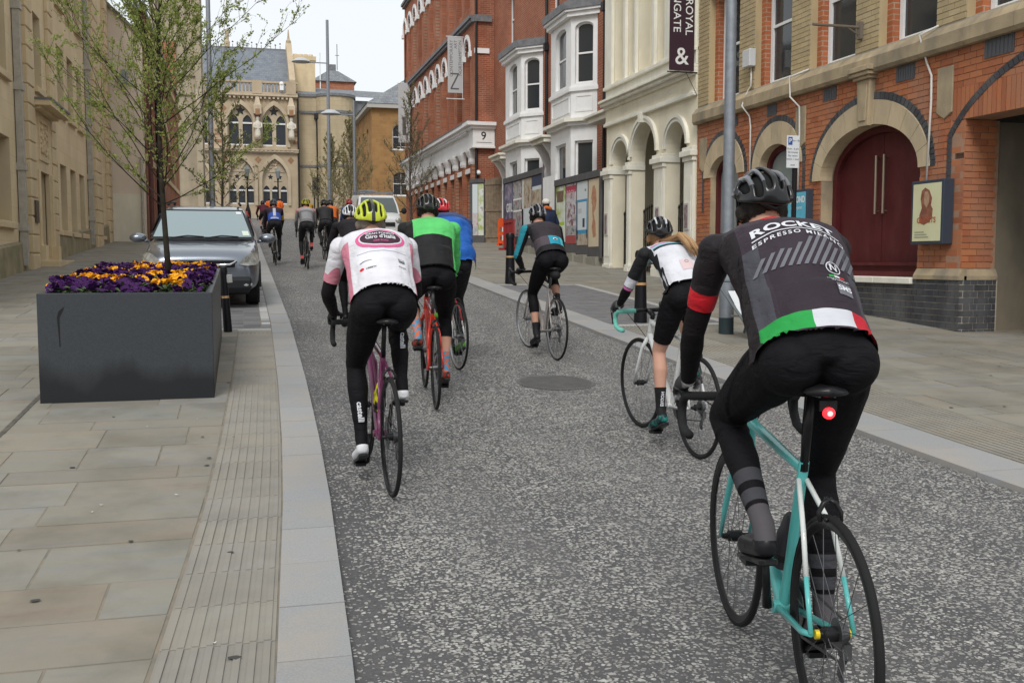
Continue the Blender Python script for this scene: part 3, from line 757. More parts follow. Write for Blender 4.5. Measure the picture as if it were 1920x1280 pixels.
# ---------------------------------------------------------------- cream theatre front with arches
R2 = thing('cream_theatre_front', 'cream stucco theatre front with three round arches and panelled frieze', 'building', (XR, 22.6, gz(22.6)))
C0, C1 = 19.885, 25.34
ar = [(20.38, 21.46, 3.90), (22.03, 23.52, 3.92), (23.74, 24.84, 3.86)]
b = MB(T); b.wall(rect(C0, C1, .5, 4.85), [list(reversed(arch_poly(a, c, .6, s, 16))) for a, c, s in ar], 0, .34); b.build('arcade_wall', M_CREAM, R2)
for a, c, s in ar:
    m_, r = (a + c) / 2, (c - a) / 2
    for e0, e1, w in ((.0, .07, .05), (.08, .15, .075)):
        b = MB(T); b.ring(arc(m_, s, r + e0, 0, pi, 18), arc(m_, s, r + e1, 0, pi, 18), -.02, w); b.build('arch_moulding', M_CREAMT, R2)
    if r > .6:
        b = MB(T); b.prism([(m_ - .07, s + r - .02), (m_ + .07, s + r - .02), (m_ + .11, s + r + .22), (m_ - .11, s + r + .22)], 0, .14); b.build('keystone', M_CREAMT, R2, bevel=.01)
piers = [(C0 + .02, 20.36), (21.48, 22.01), (23.54, 23.72), (24.86, C1 - .01)]
for a, c in piers:
    b = MB(T); b.box((a, .6, .001), (c, 3.5, .07)); b.box((a - .03, .6, .001), (c + .03, 1.22, .12)); b.box((a - .035, 1.222, .001), (c + .035, 1.30, .10))
    if c - a > .3: b.box((a + .07, 1.5, .07), (c - .07, 3.2, .078))
    b.build('pier', M_CREAMT, R2, bevel=.008)
    b = MB(T); b.box((a - .03, 3.50, .0), (c + .03, 3.60, .10)); b.box((a - .06, 3.601, -.33), (c + .06, 3.72, .16)); b.box((a - .03, 3.722, -.33), (c + .03, 3.80, .11)); b.build('impost', M_CREAMT, R2, bevel=.008)
b = MB(T)
for z0, z1, w in ((4.851, 4.93, .10), (4.931, 4.98, .05), (5.28, 5.36, .10), (5.361, 5.44, .20), (5.441, 5.50, .26)): b.box((C0, z0, -.1), (C1, z1, w))
b.build('cornice', M_CREAMT, R2, bevel=.008)
b = MB(T); b.box((C0, 4.982, -.1), (C1, 5.278, .035)); b.build('frieze', M_CREAM, R2)
b = MB(T); put_text(b, 'ROYAL THEATRE & OPERA HOUSE', .21, (C0 + C1) / 2, 5.13, .045, mirror=-1, bold=.01, space=1.12); b.build('raised_lettering', M_CREAMT, R2, kind='stuff')
up = [(20.30, 20.95), (21.55, 22.0), (22.25, 23.15), (23.35, 23.8), (24.10, 24.75)]
b = MB(T); b.wall(rect(C0, C1, 5.5, 9.6), [list(reversed(arch_poly(a, c, 5.95, 8.2, 10))) for a, c in up], 0, .45); b.build('upper_wall', M_CREAM, R2)
for a, c in up: sash(T, a, c, 5.95, 8.2 + (c - a) / 2, -.30, R2, rise=(c - a) / 2, mat=M_CREAMT, sill=False)
b = MB(T); b.box((C0, 5.78, -.02), (C1, 5.86, .12)); b.box((C0, 5.502, 0), (C1, 5.777, .04))
for a, c in ((C0 + .03, 20.22), (21.02, 21.48), (22.06, 22.20), (23.20, 23.30), (23.88, 24.02), (24.83, C1 - .02)): b.box((a, 5.862, .0), (c, 9.55, .08))
b.build('pilasters', M_CREAMT, R2, bevel=.006)
b = MB(T); b.box((C0, 9.602, -5), (C1, 9.9, .3)); b.build('roof_cornice', M_CREAMT, R2)
b = MB(T); b.box((C0 + .01, .4, -6), (C1 - .01, 9.5, -2.4)); b.build('porch_back', M('porch_shade', (.12, .11, .09), .9), R2)  # dark wall colour stands in for the shade inside the porch
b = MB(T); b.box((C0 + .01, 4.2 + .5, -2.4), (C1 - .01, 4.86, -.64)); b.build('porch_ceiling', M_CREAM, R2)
b = MB(T); b.box((C1 - .04, .4, -2.4), (C1, 9.5, -.01)); b.build('end_wall', M_CREAM, R2)
for a, c, s in ar:                                       # iron gates standing in the arches
    b = MB(T); g0 = pz((a + c) / 2) + .05
    n = int((c - a) / .12)
    for k in range(n + 1):
        u = a + .03 + k * (c - a - .06) / n
        h = 2.55 + .12 * sin(pi * k / n)
        b.tube([(u, g0, -.31), (u, h, -.31)], .014, 5); b.tube([(u, h, -.31), (u, h + .05, -.31), (u, h + .12, -.31)], [.012, .026, .001], 5)
    for z in (g0 + .15, 1.9, 2.35): b.box((a + .02, z, -.325), (c - .02, z + .035, -.295))
    b.build('iron_gate', M_IRON, R2)
for a, c in ((21.62, 21.86), (20.05, 20.28), (25.0, 25.22)):
    b = MB(T); b.box((a, 2.05, .08), (c, 2.62, .10), 0); b.box((a + .03, 2.09, .10), (c - .03, 2.58, .103), 1)
    b.build('poster_frame', [M('frame_pale', (.5, .48, .45), .5), M('print_murky', (.18, .10, .11), .5, col2=(.35, .3, .3), scale=14)], R2)
# banner of the theatre on its brackets
bt = thing('theatre_banner', 'dark plum vertical banner with a large ampersand hung off the cream front', 'banner', (9.0, 19.88, 5.25))
TB = FY(19.88)
b = MB(TB); b.box((8.70, 5.34, -.004), (9.26, 7.9, .004)); b.build('banner_cloth', M('plum_cloth', (.045, .022, .032), .8, bump=.2, bscale=3), bt)
b = MB(TB); put_text(b, 'ROYAL', .235, 9.13, 6.44, .007, rot=-pi / 2, bold=.005); put_text(b, 'DERNGATE', .235, 8.86, 6.72, .007, rot=-pi / 2, bold=.005); put_text(b, '&', .50, 8.98, 5.62, .007, bold=.006); b.build('lettering', M('banner_white', (.72, .72, .70), .6), bt)
b = MB(); b.tube([(8.66, 19.88, 5.31), (9.34, 19.88, 5.31)], .014, 8); b.tube([(8.66, 19.88, 7.93), (9.34, 19.88, 7.93)], .014, 8); b.tube([(9.08, 19.88, 5.31), (9.34, 19.88, 4.85)], .006, 6); b.build('bracket', M_IRON, bt)

# ---------------------------------------------------------------- pair of houses with white bay windows
R3 = thing('bay_window_houses', 'red brick houses with two tall white painted bay windows', 'house', (10.15, 33, gz(33)))
XH = 10.15; TH = FX(XH, -1)
M_HB = brick_mat('house_brick', (.30, .085, .045), (.40, .13, .06), (.36, .26, .2), 'X', .225, .076, .010, c3=(.24, .08, .05))
H0, H1 = 25.345, 40.78
hw = [(26.6, 27.5, 9.6, 11.6), (32.0, 32.9, 9.5, 11.6), (37.6, 38.5, 9.5, 11.6)]
b = MB(TH); b.wall(rect(H0, H1, 1.0, 13), [list(reversed(rect(a, c, d, e))) for a, c, d, e in hw], 0, .3); b.build('wall', M_HB, R3)
for a, c, d, e in hw: sash(TH, a, c, d, e, -.14, R3, out=.22)
def bay(y0, y1, tag_):
    """y0 near edge of the street face, y1 far edge; near and far sides canted back to the wall"""
    fx = 9.55
    plan = [(XH, y0 - .62), (fx, y0), (fx, y1), (XH, y1 + .62)]
    root = MB(); bayo = None
    segs = list(zip(plan, plan[1:]))
    zs = [(gz(y0) + .2, 5.50), (5.66, 8.72)]
    wnds = {0: [(3.0, 4.95), (6.58, 8.32)], 1: [(3.0, 4.95), (6.58, 8.32)], 2: [(3.0, 4.95), (6.58, 8.32)]}
    for k, (p, q) in enumerate(segs):
        Tb = FD(q[0], q[1], p[0], p[1]) if False else FD(p[0], p[1], q[0], q[1])
        Tb.n = -Tb.n if Tb.n.x > 0 and k == 1 else Tb.n
        if k == 0 and Tb.n.y > 0: Tb.n = -Tb.n
        if k == 2 and Tb.n.y < 0: Tb.n = -Tb.n
        ln = Tb.len; ww = .30 if k != 1 else .52
        hs = [rect(ln / 2 - ww, ln / 2 + ww, 3.0, 4.92), arch_poly(ln / 2 - ww, ln / 2 + ww, 6.58, 8.18, 8, .16)]
        b = MB(Tb); b.wall(rect(0, ln, gz(y0) + .1, 8.62), [list(reversed(h)) for h in hs], 0, .16); w_ = b.build('bay_wall', M_WHITE, R3)
        sash(Tb, ln / 2 - ww, ln / 2 + ww, 3.0, 4.92, -.09, R3, sill=False, mid=.35)
        sash(Tb, ln / 2 - ww, ln / 2 + ww, 6.58, 8.34, -.09, R3, rise=.16, sill=False)
        b = MB(Tb); b.ring(rect(.2, ln - .2, 5.82, 6.20), rect(.14, ln - .14, 5.76, 6.26), 0, .02, closed=True); b.build('moulded_panel', M_WHITE, R3)
    def trim(z0, z1, e, name, mat):
        pl_ = [(XH, y0 - .62 - e * 1.2), (fx - e, y0 - e * .4), (fx - e, y1 + e * .4), (XH, y1 + .62 + e * 1.2)]
        b = MB(); n = 4
        b.add([(x, y, z0) for x, y in pl_] + [(x, y, z1) for x, y in pl_], [(0, 1, 2, 3), (7, 6, 5, 4), (0, 4, 5, 1), (1, 5, 6, 2), (2, 6, 7, 3), (3, 7, 4, 0)]); return b.build(name, mat, R3)
    trim(6.36, 6.46, .07, 'sill_moulding', M_WHITE); trim(6.461, 6.50, .04, 'sill_moulding', M_WHITE)
    trim(5.36, 5.46, .12, 'bay_cornice', M_WHITE); trim(5.461, 5.56, .24, 'bay_cornice', M_CREAMT)
    trim(8.50, 8.63, .14, 'bay_cornice', M_WHITE); trim(8.631, 8.70, .22, 'bay_cornice', M_WHITE)
    trim(8.701, 8.92, .26, 'bay_roof', M_LEAD); trim(8.921, 8.98, .12, 'bay_roof', M_LEAD)
bay(28.95, 30.95, 0); bay(34.45, 36.6, 1)
for yd in (32.55, 38.2):                                   # porch brackets and canopies beside the bays
    b = MB(TH); b.box((yd - .9, 5.20, 0), (yd + .55, 5.34, .62)); b.box((yd - .95, 5.341, 0), (yd + .6, 5.42, .72)); b.build('door_canopy', M_CREAMT, R3, bevel=.01)
    for s in (-.62, .3):
        b = MB(TH); b.loft([[(yd + s, z, 0), (yd + s, z, w), (yd + s + .16, z, w), (yd + s + .16, z, 0)] for z, w in ((3.9, .1), (4.1, .22), (4.5, .18), (4.9, .34), (5.19, .56))]); b.build('canopy_bracket', M_WHITE, R3)
b = MB(TH); b.box((25.5, 5.20, 0), (27.4, 5.34, .62)); b.box((25.45, 5.341, 0), (27.5, 5.42, .72)); b.build('door_canopy', M_CREAMT, R3, bevel=.01)
b = MB(TH); b.loft([[(25.7, z, 0), (25.7, z, w), (25.86, z, w), (25.86, z, 0)] for z, w in ((3.9, .1), (4.1, .22), (4.5, .18), (4.9, .34), (5.19, .56))]); b.build('canopy_bracket', M_WHITE, R3)
for yd in (33.75, 28.1):
    b = MB(TH); b.tube([(yd - .55, 1.5, .07), (yd - .55, 12.9, .07)], .05, 8); b.box((yd - .65, 8.4, .02), (yd - .45, 8.65, .16)); b.build('drainpipe', M_IRON, R3)
b = MB(TH); b.box((H0, 13, -6), (H1, 13.3, .25)); b.build('roof_edge', M_STONE, R3)

# ---------------------------------------------------------------- number 9, tall brick building
R4 = thing('brick_warehouse', 'tall red brick building number 9 with white arched windows and white shopfront entablature', 'building', (XR, 49, gz(49)))
M_NB = brick_mat('warehouse_brick', (.34, .10, .05), (.44, .15, .075), (.36, .25, .18), 'X', .225, .078, .010, stain=((.16, .06, .04), .9, .5))
M_NE = brick_mat('warehouse_end_brick', (.30, .085, .045), (.38, .12, .06), (.35, .24, .18), 'Y', .225, .078, .010, stain=((.14, .06, .04), .9, .6))
N0, N1, ND = 40.8, 58.6, 19
TE = FY(N0 - .006)
aw = []
NW = [N0 + 1.35 + k * 1.63 for k in range(11)]
for c in NW:
    for (z0, zs) in ((7.35, 9.95), (11.75, 14.3)): aw.append((c - .50, c + .50, z0, zs))
b = MB(T); b.wall(rect(N0, N1, 6.95, 17.2), [list(reversed(arch_poly(a, c, d, e, 10, .62))) for a, c, d, e in aw], 0, .35); b.build('wall', M_NB, R4)
for a, c, d, e in aw:
    b = MB(T); m_ = (a + c) / 2; b.ring(arc(m_, e, .50, 0, pi, 12, .62), arc(m_, e, .64, 0, pi, 12, .80), -.05, .06)
    for s in (-1, 1): b.box((m_ + s * .65 - .17, e - .22, -.05), (m_ + s * .65 + .17, e - .001, .09))
    b.build('white_arch', M_WHITE, R4)
    sash(T, a + .01, c - .01, d, e + .61, -.22, R4, rise=.61, sill=False, mat=M('brown_sash', (.16, .06, .045), .6))
for z in (11.0, 15.6):
    b = MB(T); b.box((N0 - .02, z, -.1), (N1, z + .12, .14)); b.box((N0 - .02, z + .121, -.1), (N1, z + .26, .22)); b.build('string_course', M_LEAD, R4)
b = MB(); b.add([(XR + .003, N0 - .006, 1.8), (XR + .003, N0 - .006, 17.2), (XR + 8, N0 - .006, 17.2), (XR + 8, N0 - .006, 1.8)], [(0, 1, 2, 3)]); b.build('end_wall', M_NE, R4, norm=False)
b = MB(TE); b.box((XR - .02, 11.0, 0), (XR + .7, 11.26, .12)); b.build('string_course', M_LEAD, R4)
b = MB(TE); b.box((XR - .02, 9.75, 0), (XR + .6, 9.95, .07)); b.build('white_impost', M_WHITE, R4)
b = MB(T)
for z0, z1, w in ((5.95, 6.1, .08), (6.101, 6.62, .05), (6.621, 6.72, .12), (6.721, 6.84, .26), (6.841, 6.98, .38)): b.box((N0 + .6, z0, -.05), (N1, z1, w))
for k in range(60): b.box((N0 + .8 + k * .29, 6.64, .12), (N0 + .95 + k * .29, 6.72, .22))
b.build('entablature', M_WHITE, R4)
b = MB(); b.box((XR - .12, N0 - .20, 6.02), (XR + .78, N0 + .6, 6.72)); b.box((XR - .4, N0 - .42, 6.84), (XR + 1.0, N0 + .6, 6.98)); b.box((XR - .25, N0 - .3, 6.721), (XR + .9, N0 + .6, 6.839)); b.box((XR - .16, N0 - .24, 5.95), (XR + .82, N0 + .6, 6.019)); b.build('corner_block', M_WHITE, R4)
b = MB(FY(N0 - .203)); put_text(b, '9', .46, XR + .32, 6.42, .004, bold=.01); b.box((XR + .02, 6.16, .002), (XR + .66, 6.175, .004)); b.build('number', M_IRON, R4)
b = MB(T); b.box((N0 - .2, 6.981, -.2), (N1, 7.03, .40)); b.build('ledge_lead', M_LEAD, R4)
b = MB(T); gl = [(N0 + .65 + k * 1.63 + .22, N0 + .65 + (k + 1) * 1.63 - .22) for k in range(10)]
b.wall(rect(N0, N1, 1.9, 5.95), [list(reversed(rect(a, c, gz(a) + .5, 5.2))) for a, c in gl], -.15, .4); b.build('shopfront_wall', M_NB, R4)
for a, c in gl:
    g = sash(T, a + .02, c - .02, gz(a) + .55, 5.18, -.35, R4, sill=False, mid=.72, bars=1, mat=M('dark_teal_frame', (.03, .07, .075), .5))
    b = MB(T); b.box((a - .05, 5.05, -.15), (c + .05, 5.25, -.05)); b.build('white_lintel', M_WHITE, R4)
    m_ = (a + c) / 2
    b = MB(T)
    for s in (-.28, .28): b.prism(gothic_poly(m_ + s - .2, m_ + s + .2, 5.28, 5.5), -.16, -.142, back=False)
    b.build('blind_arch', M('deep_red_recess', (.20, .06, .035), .85), R4)
for k in range(11):
    u = N0 + .65 + k * 1.63; g0 = gz(u)
    b = MB(T); b.box((u - .16, g0, -.14), (u + .16, 5.35, .02)); b.build('column', M_NB, R4)
    b = MB(T); b.loft([[(u - e, z, -.1), (u + e, z, -.1), (u + e, z, e - .1), (u - e, z, e - .1)] for z, e in ((5.35, .17), (5.45, .20), (5.6, .19), (5.85, .28), (5.94, .29))]); b.build('capital', M_WHITE, R4)
b = MB(TE); b.tube([(XR + .05, 3.0, .06), (XR + .05, 17, .06)], .055, 8); b.build('drainpipe', M_IRON, R4)
b = MB(TE); b.box((XR + .05, 4.95, .0), (XR + .14, 5.05, .25)); b.ball((XR + .1, 4.93, .3), .09, 8, 6); b.build('security_camera', M_WHITE, R4)
b = MB(T); b.box((N0 - .1, 17.2, -8), (N1, 17.6, .4)); b.build('roof', M_SLATE, R4)
b = MB(); b.box((XR, N1 - .05, 3), (XR + 8, N1, 17.2)); b.build('far_wall', M_NE, R4)
# banner of the gallery
def gallery_banner(y, x1, z0, z1, label, text):
    t = thing('gallery_banner', label, 'banner', (x1, y, z0), group='grey gallery banners')
    Tn = FY(y)
    b = MB(Tn); b.box((x1 - .62, z0, -.004), (x1, z1, .004)); b.build('banner_cloth', M('pale_grey_cloth', (.48, .48, .48), .8), t)
    b = MB(Tn)
    if text:
        for k, s in enumerate(('CONTEMPORARY', 'ART', 'NORTHAMPTON')): put_text(b, s, .19, x1 - .46 + .19 * k, z1 - .12, .007, rot=pi / 2, align='RIGHT')
    b.prism([(x1 - .5 + x * .36, z0 + .2 + y_ * .62) for x, y_ in ((0, 1), (1, 1), (1, .9), (.2, .0), (1, 0), (1, -.1), (0, -.1), (0, 0), (.8, .9), (0, .9))], .004, .008) if text else b.box((x1 - .4, z0 + .4, .004), (x1 - .2, z0 + 1.4, .006))
    b.build('lettering', M('print_slate_grey', (.12, .11, .12), .6), t)
    b = MB(); 
    for z in (z0 - .25, z1 + .02): b.tube([(x1 - .68, y, z), (x1 + .10, y, z)], .02, 6)
    b.tube([(x1 + .02, y, z0 - .25), (x1 + .02, y, z1 + .02)], .012, 6)
    b.build('bracket', M_WHITE, t)
gallery_banner(42.7, 9.24, 8.45, 10.75, 'pale grey vertical banner with a large dark Z on the brick building', True)
gallery_banner(56.5, 9.24, 7.9, 11.1, 'faded grey banner behind a bare tree at the far end of the brick building', False)

# ---------------------------------------------------------------- ironstone building beyond
R5 = thing('ironstone_building', 'brown ironstone building with slate roof and white sash windows', 'building', (XR, 74, gz(74)))
M_IRO = brick_mat('ironstone', (.34, .19, .075), (.26, .14, .06), (.30, .20, .10), 'Y', .55, .26, .012, stain=((.14, .10, .06), .7, .6), c3=(.40, .24, .10), bump=.5)
M_IROX = brick_mat('ironstone_side', (.36, .20, .08), (.28, .15, .065), (.30, .20, .10), 'X', .55, .26, .012, stain=((.14, .10, .06), .7, .5), c3=(.40, .24, .10), bump=.5)
T5 = FY(74)
w5 = [(10.85, 12.05, 9.4, 11.2), (10.85, 12.05, 6.1, 7.8), (13.6, 14.8, 9.4, 11.2), (13.6, 14.8, 6.1, 7.8)]
b = MB(T5); b.wall(rect(XR, 17, 3.5, 12.3), [list(reversed(arch_poly(a, c, d, e - .35, 8, .35))) for a, c, d, e in w5], 0, .25, sides=False); b.build('wall', M_IRO, R5)
for a, c, d, e in w5: sash(T5, a, c, d, e, -.12, R5, rise=.35, bars=1, out=.15)
Ts = FX(XR - .003, -1)
w5s = [(76 + k * 2.6, 77 + k * 2.6, z, z + 1.7) for k in range(3) for z in (9.4, 6.1)]
b = MB(Ts); b.wall(rect(74, 84, 3.5, 12.3), [list(reversed(arch_poly(a, c, d, e - .35, 8, .35))) for a, c, d, e in w5s], 0, .25, sides=False); b.build('side_wall', M_IROX, R5)
for a, c, d, e in w5s: sash(Ts, a, c, d, e, -.12, R5, rise=.35)
b = MB(); b.box((XR - .35, 73.65, 12.301), (17, 84, 12.6)); b.build('eaves', M('grey_eaves', (.42, .41, .38), .7), R5)
b = MB(); b.add([(XR - .4, 73.6, 12.6), (17, 73.6, 12.6), (17, 84, 12.6), (XR - .4, 84, 12.6), (13.2, 78, 15.6), (17, 78, 15.6), (13.2, 80, 15.6)], [(0, 1, 5, 4), (0, 4, 6, 3), (3, 6, 5, 2), (4, 5, 6)]); b.build('roof', M_SLATE, R5)
# ================================================================ BUILDINGS, LEFT SIDE
M_BATH = M('bath_stone', (.66, .535, .345), .85, col2=(.60, .475, .295), scale=1.6, stain=((.45, .355, .24), 1.3, .5), bump=.2, bscale=50)
M_ASH = brick_mat('ashlar_blocks', (.67, .54, .345), (.72, .59, .39), (.58, .46, .30), 'X', .95, .36, .006, stain=((.47, .37, .25), .9, .5), c3=(.61, .48, .30), bump=.15)
M_PIPE = M('grey_painted_pipe', (.44, .41, .36), .6, col2=(.36, .33, .28), scale=8)
L1 = thing('stone_museum', 'long honey stone building with tall recessed windows and grooved pilasters', 'building', (XL, 30, gz(30)))
TL = FX(XL, 1)
V0, V1 = 14.0, 40.2
lw = []
for c in (16.0, 18.2, 20.4, 22.75):
    lw += [(c - .65, c + .65, 2.2, 3.95), (c - .65, c + .65, 5.25, 7.15), (c - .65, c + .65, 8.4, 10.3)]
for k in range(3):
    y = 29.62 + 1.68 * k
    lw += [(y, y + 1.0, 2.2, 3.98), (y, y + 1.0, 5.38, 7.12), (y, y + 1.0, 8.25, 10.2)]
lw += [(28.75, 29.25, 2.2, 4.0), (28.75, 29.25, 5.38, 7.12)]
lw += [(26.45, 27.35, 5.5, 7.25), (26.45, 27.35, 8.4, 10.2), (37.45, 38.35, 2.25, 4.08), (37.45, 38.35, 6.0, 7.32), (37.45, 38.35, 8.75, 10.2)]
dr_o = (26.0, 27.35, 1.6, 3.5)
b = MB(TL); b.wall(rect(V0, V1, .3, 11.4), [rect(*w) for w in lw] + [rect(*dr_o)], 0, .42, 0, mr=1); b.build('wall', [M_ASH, M_BATH], L1)
for (a, c, d, e) in lw:
    sash(TL, a, c, d, e, -.36, L1, sill=False, mid=.5, bars=1, mat=M('cream_sash', (.55, .52, .45), .6))
    b = MB(TL); b.box((a - .12, d - .14, -.3), (c + .12, d - .004, .09)); b.build('window_sill', M_BATH, L1, bevel=.008)
# grooved pilasters: blocks laid one by one
for (a, c, zt, w) in ((24.75, 25.5, 11.0, .16), (27.95, 28.6, 11.0, .10), (35.62, 37.0, 11.0, .16), (39.3, 40.19, 11.0, .12), (15.0 - 1.0, 14.7, 11.0, .14)):
    z = gz((a + c) / 2) - .05; k = 0
    if c < 20: continue
    while z < zt:
        b = MB(TL); b.box((a, z + .012, -.01), (c, z + .40, w)); b.build('pilaster_block', M_BATH, L1, bevel=.018)
        z += .415; k += 1
    b = MB(TL); b.box((a + .03, gz(a) - .2, -.01), (c - .03, zt, w - .03)); b.build('pilaster_core', M_BATH, L1)
# doorway with carved panel and canopy
b = MB(TL); b.ring([(26.0, 1.5), (26.0, 3.5), (27.35, 3.5), (27.35, 1.5)], [(25.62, 1.5), (25.62, 4.85), (27.75, 4.85), (27.75, 1.5)], -.02, .10); b.build('door_surround', M_BATH, L1)
b = MB(TL); b.box((25.52, 4.86, -.02), (27.85, 4.93, .28)); b.box((25.42, 4.931, -.02), (28.0, 5.05, .50)); b.build('door_canopy', M_BATH, L1)
b = MB(TL); b.box((25.40, 5.051, -.02), (28.02, 5.10, .53)); b.build('canopy_lead', M_LEAD, L1)
b = MB(TL); b.box((25.72, 1.35, .0), (25.92, 3.5, .16)); b.box((27.44, 1.35, .0), (27.64, 3.5, .16)); b.box((25.66, 1.25, .0), (25.98, 1.75, .26)); b.box((27.38, 1.25, .0), (27.70, 1.75, .26)); b.build('door_jamb', M_BATH, L1, bevel=.01)
b = MB(TL); b.ring(rect(26.15, 27.2, 3.85, 4.65), rect(26.05, 27.3, 3.75, 4.75), .10, .13, closed=True); b.build('panel_frame', M_BATH, L1)
b = MB(TL); R = random.Random(4)
for k in range(34): b.ball((R.uniform(26.25, 27.1), R.uniform(3.92, 4.58), .105), (.07, .07, .05), 7, 5)
b.build('carved_panel', M_BATH, L1, smooth=True, kind='stuff')
b = MB(TL); b.box((26.0, 1.5, -.41), (27.35, 3.5, -.36)); b.box((26.12, 1.75, -.36), (26.62, 3.35, -.34)); b.box((26.72, 1.75, -.36), (27.22, 3.35, -.34)); b.build('door', M('dark_oak', (.10, .06, .035), .6, col2=(.07, .045, .03), scale=8), L1)
b = MB(TL); b.box((25.6, 1.0, 0), (27.8, pz(26.5) + .10, .55)); b.build('door_step', M_BATH, L1, bevel=.01)
for y, z in ((24.1, 11.2), (34.75, 11.2), (14.9, 11)):
    b = MB(TL); b.box((y - .09, pz(y) + .12, .02), (y + .09, z, .16))
    for q in (gz(y) + .9, gz(y) + 2.2, gz(y) + 3.9, gz(y) + 5.6, gz(y) + 7.2): b.box((y - .12, q, .0), (y + .12, q + .16, .19))
    b.build('drainpipe', M_PIPE, L1)
b = MB(TL); b.box((24.95, 2.25, .165), (25.3, 2.75, .20)); b.build('wall_plaque', M('dark_plaque', (.10, .08, .06), .5), L1)
# battered plinth following the slope
b = MB(TL)
ys = [V0 + (V1 - V0) * k / 20 for k in range(21)]
b.loft([[(y, gz(y) - .1, .0), (y, gz(y) - .1, .09), (y, gz(y) + .62, .06), (y, gz(y) + .68, .0)] for y in ys if y < 25.4 or y > 27.9][:9]); b.loft([[(y, gz(y) - .1, .0), (y, gz(y) - .1, .085), (y, gz(y) + .62, .055), (y, gz(y) + .68, .0)] for y in ys if y > 28.2]); b.build('plinth', M('mossy_plinth', (.33, .27, .18), .9, col2=(.20, .19, .11), scale=2.2, bump=.3, bscale=40), L1)
b = MB(TL); b.box((V0, 11.402, -6), (V1, 11.55, .12)); b.box((V0, 11.551, -6), (V1, 11.75, .26)); b.build('eaves_cornice', M_BATH, L1)
# rendered gable wall
L2 = thing('rendered_gable', 'plain beige rendered gable wall with a paler lower band beside the stone building', 'building', (-3.9, 40.2, gz(40.2)))
TG = FY(40.23)
gzz = gz(40.2)
b = MB(TG); b.prism([(-4.75, 1.5), (-3.32, 1.5), (-3.32, 9.55), (-4.75, 10.9)], -3, 0); b.build('wall', M('beige_render', (.68, .57, .46), .9, col2=(.63, .53, .43), scale=1.5, bump=.15, bscale=50, stain=((.55, .46, .37), .9, .5)), L2)
b = MB(TG); b.box((-4.6, gzz - .2, -.01), (-3.50, 3.86, .03)); b.build('lower_render', M('cream_render_low', (.72, .67, .55), .9, col2=(.65, .60, .50), scale=1.5, stain=((.48, .46, .35), 1.2, .5), bump=.15, bscale=40), L2)
b = MB(TG); b.prism([(-4.9, 11.0), (-3.15, 9.36), (-3.15, 9.5), (-4.9, 11.16)], -3, .12); b.build('roof_edge', M('dark_verge', (.16, .15, .12), .9), L2)
b = MB(TG); b.tube([(-3.45, gzz, .08), (-3.45, 5.2, .08)], .045, 8); b.build('drainpipe', M_PIPE, L2)
b = MB(TG); b.box((-4.05, 8.0, 0), (-3.85, 8.3, .35)); b.box((-4.1, 7.8, .2), (-3.8, 8.02, .45)); b.build('floodlight', M_GREYM, L2)
# brick building with the big pointed arch
XB = -3.3; TBk = FX(XB, 1)
L3 = thing('brick_arch_building', 'red brick building with a big stone pointed arch behind the street trees', 'building', (XB, 50, gz(50)))
M_LB = brick_mat('left_brick', (.36, .12, .065), (.44, .16, .085), (.38, .27, .2), 'X', .225, .078, .010, stain=((.2, .09, .06), .8, .5))
b = MB(TBk); b.wall(rect(40.3, 62, 1.8, 10.6), [rect(y, y + 1.5, gz(y) + 2.2, gz(y) + 4.4) for y in (46, 50, 54, 58)], 0, .4, 0, sides=False, mr=1); b.build('wall', [M_LB, M_BATH], L3)
b = MB(TBk); b.box((42.5, 1.8, -.6), (61.5, 9.2, -.38)); b.build('recess_wall', M_LB, L3)
b = MB(TBk); b.box((40.35, 9.25, -.02), (62, 9.42, .10)); b.box((40.35, 9.421, -.02), (62, 9.65, .24)); b.build('stone_cornice', M_BATH, L3)
b = MB(TBk); b.box((40.35, 5.1, -.02), (62, 5.3, .07)); b.build('string_course', M_BATH, L3)
b = MB(TBk); b.loft([[(y, z - .18, -.01), (y, z - .18, .16), (y, z + .18, .16), (y, z + .18, -.01)] for y, z in ((41, 9.0), (44, 8.7), (48, 8.0), (52, 7.0), (55, 5.6))]); b.build('stone_arch', M_BATH, L3)
for y in (40.6, 44.5): b = MB(TBk); b.tube([(y, gz(y), .14), (y, 9.2, .14)], .09, 8); b.build('drainpipe', M('red_brown_pipe', (.12, .05, .045), .6) if y < 42 else M_IRON, L3)
b = MB(); b.box((-14, 40.3 + 3.2, 1), (XB - .62, 62, 10.5)); b.build('body', M_LB, L3)
b = MB(TBk); b.box((40.3, 10.6, -.5), (62, 10.75, .1)); b.build('coping', M_LEAD, L3)
# stone tower
M_TOW = M('tower_stone', (.42, .36, .265), .85, col2=(.35, .30, .22), scale=1.2, stain=((.22, .19, .15), .8, .6), bump=.2, bscale=30)
L4 = thing('stone_tower', 'square pale stone tower with dark louvred opening rising behind the near tree', 'tower', (-4.3, 80, gz(80)))
TT = FY(80)
b = MB(TT); b.wall(rect(-6.05, -2.45, 3, 26), [gothic_poly(-5.0, -3.5, 15.5, 21)], 0, .5); b.build('wall', M_TOW, L4)
b = MB(TT); b.box((-6.04, 3, .01), (-4.25, 17.4, .10)); b.build('brick_facing', brick_mat('tower_brick', (.36, .12, .065), (.44, .16, .085), (.38, .27, .2), 'Y', .225, .078, .010), L4)
b = MB(TT); b.box((-5.1, 15, -.55), (-3.4, 23.5, -.5)); b.build('belfry_dark', M_DARK, L4)
for k in range(16): b = MB(TT); b.add([(-5.0, 15.6 + k * .45, -.1), (-3.5, 15.6 + k * .45, -.1), (-3.5, 15.85 + k * .45, -.42), (-5.0, 15.85 + k * .45, -.42)], [(0, 1, 2, 3)]); b.build('louvre', M_LEAD, L4, norm=False)
